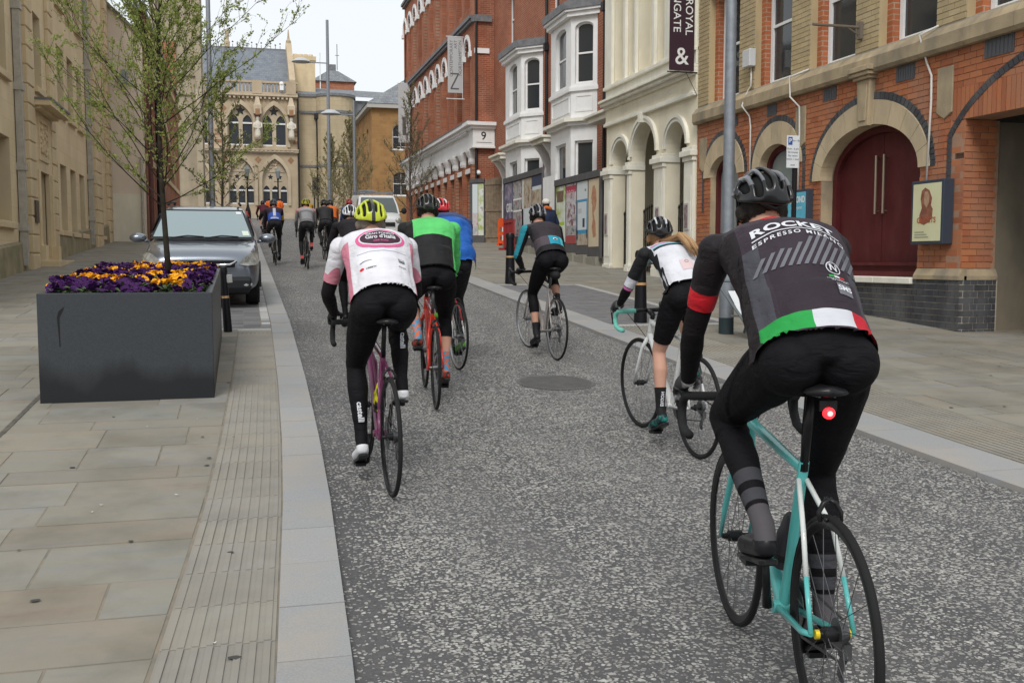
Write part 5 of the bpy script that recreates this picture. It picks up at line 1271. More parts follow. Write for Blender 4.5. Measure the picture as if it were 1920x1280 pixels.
# ---------------------------------------------------------------- hoardings with posters
M_PLY = M('grey_hoarding', (.085, .085, .09), .7, col2=(.11, .105, .105), scale=5)
M_BLOCK = M('concrete_block', (.30, .28, .23), .9, col2=(.24, .23, .19), scale=6, bump=.3, bscale=60)
def photo_mat(name, cols, scale=2.2):
    m, N, L, B = nodes_of(name); f = noise_n(N, L, posn(N, L), scale, 5, .65); n = len(cols)
    L.new(ramp(N, L, f, [(.28 + .44 * i / (n - 1), c) for i, c in enumerate(cols)]), B.inputs['Base Color']); B.inputs['Roughness'].default_value = .45; return m
TP = FX(9.28, -1)
def hoarding(y0, y1, top, label, strips, extra=None):
    t = thing('hoarding', label, 'hoarding', (9.3, (y0 + y1) / 2, pz((y0 + y1) / 2)), 'poster hoardings'); n = len(strips); wd = (y1 - y0) / n
    for k, s in enumerate(strips):
        a = y0 + k * wd; bz = pz(a) + .52; d = top - .16
        q = MB(TP); q.box((a, bz - .27, -.06), (a + wd - .006, top - .16, 0)); q.build('board', M_PLY, t)
        q = MB(TP); q.box((a + .04, bz, .001), (a + wd - .05, d - .03, .006)); p = q.build('poster', s[0], t)
        for (u0, u1, v0, v1, mt) in s[1]:
            H = d - .03 - bz; W = wd - .09; q = MB(TP); q.box((a + .04 + W * (1 - u1), bz + H * v0, .006), (a + .04 + W * (1 - u0), bz + H * v1, .0075)); q.build('print_block', mt, p)
        q = MB(TP); q.box((a + .1, pz(a) - .03, -.16), (a + wd - .1, bz - .275, .10)); q.build('concrete_block', M_BLOCK, t, bevel=.01)
    q = MB(TP); q.box((y0 - .02, top - .16, -.05), (y1 + .02, top + .02, .05)); q.build('top_rail', M_PLY, t)
    for a in (y0, y1): q = MB(TP); q.box((a - .05, pz(a) + .2, -.04), (a + .04, top - .161, .03)); q.build('edge_post', M_PLY, t)
    if extra: extra(t)
mt_green = photo_mat('print_meadow', [(.10, .13, .04), (.35, .42, .08), (.62, .66, .52), (.70, .74, .74), (.32, .20, .14)])
mt_maroon = photo_mat('print_maroon_swirl', [(.10, .01, .035), (.16, .02, .05), (.50, .48, .50), (.62, .60, .62), (.12, .02, .05)], 5)
mt_pale = M('print_pale', (.62, .68, .70), .45); mt_blue = M('print_bright_blue', (.06, .28, .50), .45); mt_cream = M('print_cream', (.66, .56, .40), .45, col2=(.60, .50, .35), scale=2)
mt_night = photo_mat('print_night_city', [(.02, .02, .04), (.08, .03, .08), (.10, .13, .22), (.30, .22, .30), (.45, .42, .45)], 3.5)
mt_scaf = photo_mat('print_scaffold', [(.02, .025, .03), (.12, .14, .15), (.42, .44, .45), (.25, .10, .07), (.05, .05, .05)], 4)
mt_street = photo_mat('print_street', [(.10, .06, .04), (.35, .25, .15), (.5, .45, .38), (.15, .12, .10)], 4.5)
mt_navy = M('print_navy', (.03, .045, .10), .45)
mt_skin = M('print_sepia', (.38, .16, .09), .5, col2=(.50, .28, .17), scale=8)
def profile_print(t):
    q = MB(TP); bz = pz(25.6) + .52
    q.prism([(25.6 + .55 + x * .9, bz + .45 + y * .85) for x, y in ((-.05, .55), (-.2, .65), (-.3, .9), (-.25, 1.25), (-.1, 1.42), (.06, 1.38), (.12, 1.2), (.18, 1.02), (.13, .95), (.14, .86), (.06, .78), (.08, .6), (.02, .35), (.12, .1), (.0, -.25), (-.25, -.2), (-.22, .2))], .007, .009); q.build('printed_profile', mt_skin, t)
    q = MB(TP); put_text(q, 'ROCK', .26, 28.1, pz(27.6) + 1.95, .009, mirror=-1, bold=.02); q.build('lettering', M('print_rose', (.62, .35, .38), .5), t)
hoarding(25.6, 29.55, 3.78, 'grey hoarding with four tall posters beside the cream theatre front', [(mt_cream, []), (mt_pale, [(0, 1, .68, .72, mt_blue), (0, .08, .1, .68, mt_blue), (.92, 1, .1, .68, mt_blue), (0, 1, .18, .24, mt_blue), (0, 1, 0, .18, mt_street), (.55, .75, .28, .42, mt_navy), (.12, .45, .5, .58, M('print_lilac_text', (.5, .5, .56), .5)), (.75, .9, .84, .88, mt_maroon)]), (mt_maroon, [(0, 1, .86, .97, M('print_rose_text', (.42, .05, .09), .5)), (0, 1, .15, .3, mt_scaf), (0, 1, .0, .14, M('print_brick_red', (.36, .07, .07), .5))]), (mt_green, [(0, 1, .0, .3, M('print_leaf_white', (.66, .70, .62), .5)), (.1, .9, .3, .36, M('print_lime', (.38, .52, .05), .5)), (.1, .8, .72, .92, M('print_elephant', (.14, .09, .065), .6, col2=(.22, .15, .1), scale=8))])], profile_print)
def girl_text(t):
    q = MB(TP); put_text(q, 'GIRL', .42, 35.0, pz(35) + 1.45, .009, mirror=-1, bold=.02); q.build('lettering', MATS['print_white'], t)
hoarding(30.95, 35.75, 4.30, 'grey hoarding with dark night-time posters below the far white bay', [(mt_pale, [(0, 1, .5, .78, mt_street), (0, 1, .84, 1, mt_navy), (.1, .9, .1, .45, M('print_sky', (.42, .50, .54), .5))]), (mt_street, [(0, 1, 0, .5, mt_pale), (0, .12, 0, 1, MATS['print_white'])]), (mt_scaf, [(0, 1, .45, .48, MATS['print_white']), (0, 1, .66, .69, MATS['print_white'])]), (mt_night, [(0, 1, 0, .32, M('print_wine', (.20, .03, .05), .5)), (.1, .9, .06, .12, mt_pale)])], girl_text)
t = thing('white_hoarding_panel', 'plain white painted panel between the two poster hoardings', 'hoarding', (9.3, 30.2, pz(30)))
q = MB(TP); q.box((29.60, pz(30.2) + .1, -.06), (30.88, 3.98, .01)); q.build('board', M_WHITE, t); q = MB(TP); q.box((29.55, pz(29.6) - .03, -.14), (30.9, pz(30.2) + .1, .1)); q.build('concrete_block', M_BLOCK, t)
t = thing('gated_hoarding', 'hoarding with two posters and a weathered timber gate by the brick building', 'hoarding', (9.8, 40.0, pz(40)))
TC = FD(9.02, 40.3, 10.22, 39.3)
q = MB(TC); q.box((0, 2.1, -.05), (.66, 4.66, 0)); q.box((0, 4.50, 0), (.66, 4.66, .03)); q.build('board', M_PLY, t)
q = MB(TC); q.box((.12, 2.4, .002), (.36, 4.45, .008)); q.build('poster', mt_pale, t); q = MB(TC); q.box((.38, 2.4, .002), (.62, 4.45, .008)); q.build('poster', mt_green, t)
q = MB(TC); q.box((.12, 2.4, .008), (.36, 3.3, .010)); q.build('print_block', photo_mat('print_rosy', [(.4, .1, .15), (.6, .55, .55), (.3, .35, .4)], 4), t)
M_WOOD = M('weathered_wood', (.26, .20, .14), .85, col2=(.18, .14, .10), scale=6, bump=.3, bscale=40)
for k in range(6): q = MB(TC); q.box((.70 + k * .125, 2.1, -.04), (.82 + k * .125, 4.62 + .02 * k, 0)); q.build('gate_plank', M_WOOD, t)
for z in (2.3, 3.35, 4.4): q = MB(TC); q.box((.69, z, .001), (1.44, z + .1, .03)); q.build('gate_rail', M_WOOD, t)
q = MB(TC); q.box((1.46, 2.0, -.05), (1.56, 4.75, .05)); q.build('gate_post', M_WHITE, t)
q = MB(TC); q.box((0, 1.9, -.2), (1.5, 2.1, .15)); q.build('kerb_block', M_BLOCK, t)

# ---------------------------------------------------------------- small street things on the right pavement
t = thing('litter_bin', 'dark square litter bin by the cream theatre pier', 'bin', (8.75, 19.35, pz(19.35)))
q = MB(); q.box((8.5, 19.1, pz(19.1) - .04), (9.0, 19.6, 1.62)); q.build('body', M('bin_dark', (.03, .035, .035), .5), t, bevel=.02); q = MB(); q.box((8.47, 19.07, 1.62), (9.03, 19.63, 1.72)); q.build('lid', MATS['bin_dark'], t, bevel=.03)
t = thing('pavement_sign', 'grey framed pavement board behind the near rider', 'sign', (6.05, 11.2, pz(11.2)))
zb = pz(11.2)
q = MB(); q.tube([(5.72, 11.55, zb + .72), (5.95, 10.85, zb)], .018, 6); q.tube([(6.3, 11.55, zb + .72), (6.5, 10.85, zb)], .018, 6); q.tube([(5.72, 11.55, zb + .72), (6.3, 11.55, zb + .72)], .018, 6); q.tube([(5.72, 11.55, zb + .72), (5.72, 11.9, zb + .03)], .018, 6); q.tube([(6.3, 11.55, zb + .72), (6.3, 11.9, zb + .03)], .018, 6); q.tube([(5.80, 11.3, zb + .3), (6.4, 11.3, zb + .3)], .012, 6); q.build('frame', M('sign_frame_grey', (.13, .15, .16), .5), t)
q = MB(); q.add([(6.0, 11.2, zb + .10), (6.42, 11.2, zb + .10), (6.30, 11.5, zb + .60), (5.86, 11.5, zb + .60)], [(0, 1, 2, 3)]); q.build('board', MATS['sign_white'], t, norm=False)
t = thing('orange_barrier', 'bright orange plastic barrier standing by the hoarding gate', 'barrier', (9.9, 38.2, pz(38)))
zb = pz(38); M_ORG = M('orange_plastic', (.75, .10, .015), .5, col2=(.66, .08, .02), scale=4)
TO = FD(9.72, 38.4, 10.06, 38.2); q = MB(TO); q.wall(rect(0, .34, zb + .08, zb + 1.0), [rect(.08, .26, zb + .2, zb + .42), rect(.08, .26, zb + .54, zb + .72)], .03, .06); q.box((.03, zb + .82, -.02), (.26, zb + 1.06, .02)); q.build('panel', M_ORG, t)
for u in (.05, .29): q = MB(TO); q.box((u - .05, zb, -.25), (u + .05, zb + .09, .25)); q.build('foot', M_ORG, t)
t = thing('red_barrier', 'dark red mesh barrier in front of the night-time posters', 'barrier', (8.9, 33.9, pz(34)))
TO = FX(8.95, -1); zb = pz(34); q = MB(TO); q.ring(rect(33.3, 34.4, zb + .2, zb + .95), rect(33.2, 34.5, zb + .1, zb + 1.05), -.03, .03, closed=True)
for k in range(5): q.box((33.4 + k * .2, zb + .2, -.02), (33.46 + k * .2, zb + .95, .02))
q.build('panel', M('barrier_red', (.30, .03, .03), .5), t)
for u in (33.3, 34.4): q = MB(TO); q.box((u - .05, zb, -.22), (u + .05, zb + .1, .22)); q.build('foot', MATS['barrier_red'], t)
t = thing('crate_stack', 'red and pink crates stacked at the kerb behind the parked car', 'crates', (.30, 35.6, pz(35.6)))
zb = pz(35.6); q = MB(); q.box((-.05, 35.5, zb - .02), (.38, 36.0, zb + .95)); q.build('lower_crate', M('crate_pink', (.28, .06, .10), .6), t, bevel=.02); q = MB(); q.box((-.02, 35.45, zb + .95), (.30, 35.9, zb + 1.22)); q.build('upper_crate', M('crate_red', (.5, .04, .035), .5), t, bevel=.02)
# ================================================================ VEHICLES
def subsurf(o, lv=2):
    m = o.modifiers.new('s', 'SUBSURF'); m.levels = m.render_levels = lv; return o
def wheel_parts(root, x, y, r, w, mats=None):
    q = MB(lambda p: (x + p[2], y + p[0], r + p[1]))
    prof = [(r * .66, -w / 2), (r * .93, -w / 2), (r, -w * .36), (r, w * .36), (r * .93, w / 2), (r * .66, w / 2)]
    n = 28
    q.loft([[(rr * cos(2 * pi * i / n), rr * sin(2 * pi * i / n), z) for i in range(n)] for rr, z in prof], caps=False); ty = q.build('tyre', M('car_tyre', (.015, .015, .015), .8), root, smooth=.6)
    q = MB(lambda p: (x + p[2], y + p[0], r + p[1])); s = 1 if x > 0 else -1
    q.loft([[(rr * cos(2 * pi * i / n), rr * sin(2 * pi * i / n), z * s) for i in range(n)] for rr, z in ((r * .66, w * .42), (r * .6, w * .2), (r * .2, w * .3), (.001, w * .32))], caps=False)
    for k in range(5):
        a = 2 * pi * k / 5; q.tube([(r * .15 * cos(a), r * .15 * sin(a), w * .36 * s), (r * .62 * cos(a), r * .62 * sin(a), w * .38 * s)], .035, 6)
    q.build('wheel_rim', M('alloy', (.35, .36, .37), .35, .8), root, smooth=.6)
def car_body(sections, name, mat, root, lv=2):
    """sections: (y, half width low, half width mid, half width top, z bottom, z mid, z shoulder, z top)"""
    q = MB(); rings = []
    for (y, wl, wm, wt, zb, zm, zs, zt) in sections:
        half = [(0, zb), (wl * .6, zb), (wl, zb + .03), (wm, zm), (wm * .985, zs), (wt, zt - .015), (wt * .5, zt)]
        ring = [(x, y, z) for x, z in half] + [(0, y, zt + .004)] + [(-x, y, z) for x, z in reversed(half[1:])]
        rings.append(ring)
    q.loft(rings); return subsurf(q.build(name, mat, root, smooth=True), lv)
M_CARP = M('slate_metallic_paint', (.19, .21, .245), .30, .75, coat=.9)
M_CARG = M('car_glass', (.22, .29, .31), .04, spec=1.0)  # pale bluish base colour stands in for the sky's reflection
M_TRIM = M('black_plastic_trim', (.018, .019, .021), .55)
M_CHROME = M('chrome', (.7, .71, .73), .12, 1)
def car():
    t = thing('parked_car', 'dark grey sport utility car parked in the left bay facing the camera', 'car', (-.55, 15.6, gz(15.6) + .032), local=True)
    t.rotation_euler = (math.atan(.0575), 0, 0); t.scale = (.96, 1, .89)
    S = [(.0, .58, .66, .50, .38, .50, .66, .80), (.05, .72, .78, .62, .30, .48, .72, .90), (.18, .80, .855, .70, .26, .50, .80, .985), (.45, .83, .885, .76, .25, .52, .90, 1.02), (.95, .84, .89, .80, .25, .55, .96, 1.09),
         (1.25, .84, .89, .82, .25, .58, 1.0, 1.12), (2.2, .84, .89, .83, .25, .6, 1.02, 1.12), (3.6, .84, .885, .82, .27, .6, 1.02, 1.12), (4.3, .80, .85, .78, .30, .6, 1.0, 1.10), (4.42, .7, .75, .66, .36, .6, .95, 1.05)]
    car_body(S, 'body', M_CARP, t)
    def rr(z, y0, y1, w, c=.22):
        return [(-w, y0 + c * .55, z), (-w + c, y0 + .02, z), (-w * .4, y0 - .05, z), (w * .4, y0 - .05, z), (w - c, y0 + .02, z), (w, y0 + c * .55, z), (w, (y0 + y1) / 2, z), (w, y1 - c * .5, z), (w - c, y1, z), (0, y1 + .04, z), (-w + c, y1, z), (-w, y1 - c * .5, z), (-w, (y0 + y1) / 2, z)]
    q = MB(); q.loft([rr(1.02, .98, 4.32, .86), rr(1.14, 1.10, 4.30, .845), rr(1.38, 1.50, 4.24, .775), rr(1.58, 1.86, 4.14, .70), rr(1.655, 2.10, 4.02, .64), rr(1.68, 2.35, 3.9, .55)]); subsurf(q.build('cabin', M_CARP, t, smooth=True), 1)
    def ws(f, u): # point on the windscreen surface: f up, u across
        z = 1.13 + (1.595 - 1.13) * f; y = 1.075 + (1.85 - 1.075) * f; w = (.80 - .16 * f)
        return Vector((u * w, y - .055 * (1 - u * u) - .035 - .01, z + .012))
    def glass_patch(nu=12, nf=8, u0=-1, u1=1, f0=0, f1=1, off=0.):
        q = MB()
        for j in range(nf + 1):
            for i in range(nu + 1): q.v.append(tuple(ws(f0 + (f1 - f0) * j / nf, u0 + (u1 - u0) * i / nu) + Vector((0, -off, off * .6))))
        for j in range(nf):
            for i in range(nu): a = j * (nu + 1) + i; q.f.append((a, a + 1, a + nu + 2, a + nu + 1))
        q.mi = [0] * len(q.f); q.var = [0] * len(q.f); return q
    glass_patch(u0=-1.0, u1=1.0, f0=-.04, f1=1.03).build('windscreen_seal', M_TRIM, t, smooth=True, norm=False)
    glass_patch(u0=-.96, u1=.96, f0=.03, f1=.97, off=.006).build('windscreen', M_CARG, t, smooth=True, norm=False)
    glass_patch(3, 3, .80, .92, .86, .95, .010).build('permit_sticker', MATS['sign_white'], t, norm=False)
    glass_patch(3, 3, .80, .93, .08, .24, .010).build('tax_sticker', M('sticker_green', (.6, .68, .58), .5), t, norm=False)
    for s in (-1, 1):
        q = MB(); q.add([(s * .853, 1.55, 1.16), (s * .853, 4.0, 1.16), (s * .74, 3.9, 1.52), (s * .735, 2.05, 1.54)], [(0, 1, 2, 3)]); q.build('side_window', M_CARG, t, norm=False)
        q = MB(); q.ball((s * 1.03, 1.42, 1.12), (.135, .085, .085), 14, 10); q.tube([(s * .86, 1.42, 1.06), (s * .97, 1.42, 1.08)], .03, 8); q.build('wing_mirror', M_CARP, t, smooth=True)
        q = MB(); q.tube([(s * .60, 2.3, 1.70), (s * .58, 2.4, 1.735), (s * .58, 3.9, 1.735), (s * .60, 4.0, 1.69)], .022, 8); q.build('roof_rail', M_TRIM, t, smooth=True)
        # headlight: lens wrapped on the corner
        q = MB(); P_ = [(.55, -.01, .745), (.61, .02, .84), (.70, .11, .915), (.78, .26, .935), (.850, .40, .90), (.852, .27, .78), (.80, .10, .735), (.67, .0, .725)]
        pts = [Vector((s * (x + .012), y - .035, z)) for x, y, z in P_]; c = sum(pts, Vector()) / 8 + Vector((s * .03, -.035, .01))
        q.add([c] + pts, [(0, i + 1, (i + 1) % 8 + 1) for i in range(8)]); q.build('headlight', M('lamp_lens', (.36, .36, .33), .10, spec=.8, col2=(.16, .16, .15), scale=11, coat=.5), t, smooth=True)
        q = MB(); q.ball((s * .66, -.005, .41), (.10, .03, .05), 12, 8); q.build('fog_lamp', M('fog_lens', (.32, .33, .34), .2), t, smooth=True)
        for y in (.82, 3.45): wheel_parts(t, s * .76, y, .335, .22)
    q = MB(); q.box((-.50, -.045, .70), (.50, .08, .815)); q.build('grille', M('grille_black', (.008, .008, .009), .5), t, bevel=.015)
    q = MB(); q.tube([(-.52, -.02, .80), (-.42, -.055, .745), (-.12, -.075, .742)], .022, 8); q.tube([(.52, -.02, .80), (.42, -.055, .745), (.12, -.075, .742)], .022, 8); q.build('chrome_bar', M_CHROME, t, smooth=True)
    q = MB(lambda p: (p[0], -.085 + p[2], .755 + p[1])); q.ring([(-.06, .05), (.06, .05), (.045, -.045), (-.045, -.045)], [(-.078, .066), (.078, .066), (.06, -.06), (-.06, -.06)], 0, .016, closed=True)
    for s in (-1, 1): q.tube([(s * .045, .05, .01), (s * .026, .0, .01), (s * .034, -.048, .01)], .010, 6)
    q.tube([(-.028, .0, .01), (.028, .0, .01)], .009, 6); q.build('front_emblem', M_CHROME, t)
    q = MB(); q.loft([[(-w, y, z), (-w, y + .12, z), (w, y + .12, z), (w, y, z)] for z, w, y in ((.27, .70, .02), (.36, .74, -.03), (.50, .74, -.035), (.54, .72, -.01))]); q.build('lower_bumper', M_TRIM, t, bevel=.02)
    q = MB(); q.box((-.26, -.06, .40), (.26, -.045, .51)); q.build('number_plate', MATS['sign_white'], t)
    q = MB(); q.box((-.7, .3, .22), (.7, 4.0, .30)); q.build('underside', M_TRIM, t)
    q = MB()
    for x0, x1 in ((-.62, .02), (.05, .70)): q.tube([tuple(ws(-.02, x0) + Vector((0, -.02, .01))), tuple(ws(.06, (x0 + x1) / 2) + Vector((0, -.03, .012))), tuple(ws(.02, x1) + Vector((0, -.02, .012)))], .010, 5)
    q.build('wiper', M_TRIM, t)
    for s in (-1, 1):
        q = MB()
        q.loft([[(s * .895, y + .8, z), (s * .86, y + .8, z)] for y, z in [(.42 * cos(a), .335 + .42 * sin(a)) for a in [pi * k / 12 for k in range(13)]]], closed=False, caps=False); q.build('wheel_arch', M_TRIM, t, norm=False)
car()
def van():
    t = thing('white_van', 'white van with a roof rack facing down the street behind the riders', 'van', (5.75, 42.5, gz(42.5) + .01), local=True); t.rotation_euler = (math.atan(.0575), 0, 0)
    M_VW = M('white_van_paint', (.66, .67, .68), .35, coat=.5)
    S = [(.0, .66, .72, .60, .38, .5, .75, .88), (.06, .78, .82, .70, .28, .5, .85, .98), (.3, .86, .9, .78, .25, .55, .95, 1.08), (.75, .88, .92, .84, .25, .6, 1.05, 1.18), (1.2, .88, .93, .86, .25, .6, 1.08, 1.2), (4.4, .88, .93, .86, .27, .6, 1.08, 1.2), (4.6, .8, .88, .8, .3, .6, 1.05, 1.15)]
    car_body(S, 'body', M_VW, t)
    q = MB(); q.loft([[(-w, y0, z), (w, y0, z), (w, 4.55, z), (-w, 4.55, z)] for z, w, y0 in ((1.1, .90, .85), (1.5, .84, 1.2), (1.84, .76, 1.62), (1.90, .70, 1.85))]); q.build('cabin', M_VW, t, bevel=.03)
    q = MB(); q.add([(-.80, .84, 1.15), (.80, .84, 1.15), (.76, 1.165, 1.5), (-.76, 1.165, 1.5), (.69, 1.53, 1.80), (-.69, 1.53, 1.80)], [(0, 1, 2, 3), (3, 2, 4, 5)]); q.build('windscreen', M('van_glass', (.10, .12, .12), .06), t, norm=False)
    for s in (-1, 1):
        q = MB(); q.add([(s * .905, 1.15, 1.2), (s * .905, 2.0, 1.2), (s * .80, 2.0, 1.75), (s * .80, 1.6, 1.75)], [(0, 1, 2, 3)]); q.build('side_window', MATS['van_glass'], t, norm=False)
        q = MB(); q.ball((s * 1.08, 1.0, 1.25), (.12, .06, .14), 10, 8); q.tube([(s * .88, 1.0, 1.2), (s * 1.0, 1.0, 1.22)], .03, 6); q.build('wing_mirror', M_TRIM, t, smooth=True)
        q = MB(); q.ball((s * .70, .05, .84), (.15, .06, .12), 12, 8); q.build('headlight', MATS['lamp_lens'], t, smooth=True)
        for y in (.85, 3.6): wheel_parts(t, s * .78, y, .32, .2)
    q = MB(); q.box((-.55, -.03, .62), (.55, .02, .78)); q.build('grille', M_TRIM, t)
    q = MB()
    for y in (1.9, 2.9, 3.9): q.box((-.78, y, 1.98), (.78, y + .04, 2.02)); q.box((-.72, y, 1.88), (-.68, y + .04, 1.99)); q.box((.68, y, 1.88), (.72, y + .04, 1.99))
    for x in (-.76, .72): q.box((x, 1.75, 2.021), (x + .04, 4.3, 2.06))
    q.build('roof_rack', M_GREYM, t)
    q = MB()
    for x in (-.45, -.1): q.tube([(x, 1.7, 2.09), (x, 4.4, 2.09)], .03, 6)
    for k in range(9): q.tube([(-.45, 1.8 + k * .3, 2.09), (-.1, 1.8 + k * .3, 2.09)], .02, 6)
    q.build('ladder', M_GREYM, t)
van()
# ================================================================ BICYCLES
import numpy as np
M_TYRE = M('bike_tyre', (.014, .014, .014), .75)
M_CARBON = M('black_carbon', (.012, .012, .013), .32)
M_ALU = M('bare_alloy', (.42, .43, .44), .35, .9)
M_STEEL = M('dark_steel', (.16, .16, .165), .4, .9)
M_TAPE = M('black_bar_tape', (.016, .016, .017), .75, bump=.3, bscale=120)
M_TAPEG = M('celeste_bar_tape', (.16, .48, .40), .7, bump=.3, bscale=120)
WR, BB = .336, Vector((0, .415, .268))
def slope_at(y): return math.atan((gz(y + .5) - gz(y - .5)))
def frame_space(x, y, rz, roll=0): return (x, y, gz(y)), (slope_at(y + .4), roll, rz)
_wm = {}
def wheel_meshes(lod, deep):
    k = (lod, deep)
    if k in _wm: return _wm[k]
    n = 48 if lod == 0 else 28
    def ringm(prof, nm):
        q = MB(); q.loft([[(z, r * cos(2 * pi * i / n), r * sin(2 * pi * i / n)) for i in range(n)] for r, z in prof + prof[:1]], caps=False); return q
    ty = ringm([(WR - .0125 + .0125 * cos(a), .0125 * sin(a)) for a in [2 * pi * j / 8 for j in range(8)]], 't')
    rm = ringm([(WR - .016, -.0105), (WR - .018 - deep * .4, -.011), (WR - .020 - deep, -.003), (WR - .020 - deep, .003), (WR - .018 - deep * .4, .011), (WR - .016, .0105)], 'r')
    sp = MB(); ns = 20 if lod < 2 else 10
    for i in range(ns):
        a = 2 * pi * i / ns; s = .02 if i % 2 else -.02; a2 = a + (.45 if (i // 2) % 2 else -.45)
        sp.tube([(s, .022 * cos(a2), .022 * sin(a2)), (0, (WR - .02 - deep) * cos(a), (WR - .02 - deep) * sin(a))], .0013 if lod == 0 else .002, 4, caps=False)
    hb = MB(); hb.tube([(-.05, 0, 0), (-.03, 0, 0), (-.025, 0, 0), (.025, 0, 0), (.03, 0, 0), (.05, 0, 0)], [.010, .012, .022, .022, .012, .010], 12)
    _wm[k] = (ty, rm, sp, hb); return _wm[k]
def T0(off): 
    o = Vector(off); return lambda p: tuple(Vector(p) + o)
def part(q, name, mat, root, off=None, smooth=True, **k):
    if off is not None: q.v = [tuple(Vector(v) + Vector(off)) for v in q.v]
    return q.build(name, mat, root, smooth=smooth, **k)
def bike(name, label, x, y, rz, phi, col, lod=0, col2=None, deep=.012, rim=None, tape=None, fork=None, bottle=None, steer=0., roll=0., extras=None, saddle=None, lift=0.):
    loc, rot = frame_space(x, y, rz, roll)
    t = thing(name, label, 'bicycle', loc, 'bicycles ridden up the street', local=True); t.rotation_euler = rot
    paint = M('frame_' + label[:24], col, .3, coat=.7)
    paint2 = M('frame2_' + label[:24], col2 or col, .3, coat=.7); n = 12 if lod < 2 else 6
    tape = tape or M_TAPE
    RH, FH = Vector((0, 0, WR)), Vector((0, .99, WR)); ST = Vector((0, .273, .747)); HT, HB = Vector((0, .805, .833)), Vector((0, .849, .69))
    q = MB()
    q.tube([ST, HT + Vector((0, .004, -.03))], [.015, .020], n); q.tube([BB, HB + Vector((0, -.01, .03))], [.026, .022], n); q.tube([BB, ST, ST + Vector((0, -.008, .03))], [.018, .0165, .0165], n); q.tube([HB, HT], [.024, .021], n); q.tube([BB + Vector((-.038, 0, 0)), BB + Vector((.038, 0, 0))], .022, n)
    q.build('frame', paint, t, smooth=.8)
    for s in (-1, 1):
        q = MB(); q.tube([BB + Vector((s * .022, -.01, 0)), Vector((s * .052, .10, WR - .03)), RH + Vector((s * .062, 0, 0))], [.012, .010, .008], n); q.build('chain_stay', paint, t, smooth=True)
        q = MB(); q.tube([ST + Vector((s * .012, 0, -.03)), Vector((s * .045, .13, .60)), Vector((s * .055, .07, .48))], [.0085, .008, .0075], n); q.build('seat_stay', paint2, t, smooth=True)
        q = MB(); q.tube([Vector((s * .055, .07, .48)), RH + Vector((s * .062, 0, .0))], [.0075, .0075], n); q.build('stay_end', paint, t, smooth=True)
    q = MB(); q.tube([ST + Vector((0, -.005, .0)), Vector((0, .215, .945 + lift))], .0138, n); q.build('seat_post', M_CARBON if lod == 0 else M_STEEL, t, smooth=True)
    q = MB(); sd_ = [(-.145, .012, .030), (-.12, .062, .032), (-.06, .068, .026), (0, .045, .022), (.08, .022, .020), (.135, .014, .016)]
    q.loft([[(w * cos(a), .205 + yy, lift + .978 - h * .4 + h * .62 * sin(a) * (1 if sin(a) > 0 else .5)) for a in [2 * pi * i / 12 for i in range(12)]] for yy, w, h in sd_]); sdl = q.build('saddle', saddle or M_CARBON, t, smooth=True)
    if lod < 2:
        q = MB()
        for s in (-1, 1): q.tube([(s * .022, .09, .955 + lift), (s * .022, .25, .948 + lift), (s * .012, .32, .965 + lift)], .0035, 6)
        q.build('saddle_rail', M_STEEL, sdl)
    # front end turned by the steering angle about the head tube
    ax = (HT - HB).normalized(); Rm = Matrix.Rotation(steer, 3, ax)
    def st(p): return Rm @ (Vector(p) - HB) + HB
    f2 = fork or paint
    for s in (-1, 1):
        q = MB(); q.tube([st(HB + Vector((s * .012, .0, 0))), st((s * .045, .87, .62)), st((s * .056, .93, .46)), st((s * .056, .99, WR))], [.016, .013, .011, .007], n); q.build('fork_blade', f2, t, smooth=True)
    B0 = HT + Vector((0, .075, .055)); q = MB(); q.tube([st(HT), st(HT + Vector((0, -.010, .042)))], .017, n); q.tube([st(HT + Vector((0, -.008, .03))), st(B0)], [.019, .016], n); q.build('stem', M_CARBON, t, smooth=True)
    for s in (-1, 1):
        pts = [(0, 0, 0), (s * .12, 0, 0), (s * .19, .012, -.001), (s * .208, .06, -.006), (s * .21, .095, -.03), (s * .213, .103, -.075), (s * .216, .075, -.118), (s * .218, .02, -.132), (s * .219, -.045, -.134)]
        q = MB(); q.tube([st(B0 + Vector(p)) for p in pts[:2]], .0155, n); q.build('bar_top', M_CARBON, t, smooth=True)
        q = MB(); q.tube([st(B0 + Vector(p)) for p in [(s * .10, 0, 0)] + pts[1:]], .0165, n); q.build('bar_drop', tape, t, smooth=True)
        q = MB(); q.tube([st(B0 + Vector((s * .209, .065, -.004))), st(B0 + Vector((s * .209, .115, .012))), st(B0 + Vector((s * .209, .15, .035)))], [.017, .018, .012], n); q.build('brake_hood', M_CARBON, t, smooth=True)
        q = MB(); q.tube([st(B0 + Vector((s * .21, .14, .015))), st(B0 + Vector((s * .212, .165, -.03))), st(B0 + Vector((s * .216, .135, -.105)))], [.008, .007, .005], 6); q.build('brake_lever', M_STEEL if lod else M_CARBON, t, smooth=True)
    if lod < 2:
        q = MB()
        for s in (-1, 1): q.tube([st(B0 + Vector((s * .16, .02, -.01))), st(B0 + Vector((s * .10, .09, -.05))), st(B0 + Vector((s * .02, .05, -.16))), st((0, .86, .66))], .0025, 5)
        q.build('brake_cable', M_CARBON, t, smooth=True)
        q = MB(); q.tube([(-.006, .07, .705), (.006, .07, .705)], .010, 8)
        for s in (-1, 1): q.tube([(s * -.008, .055, .715), (s * .018, .05, .70), (s * .033, .045, .675), (s * .030, .035, .650)], [.006, .008, .007, .006], 6); q.tube([(s * .017, .02, .658), (s * .020, .055, .662)], .006, 6)
        q.build('rear_brake', M_CARBON, t, smooth=True)
    # wheels
    ty, rm, sp, hb = wheel_meshes(lod, deep)
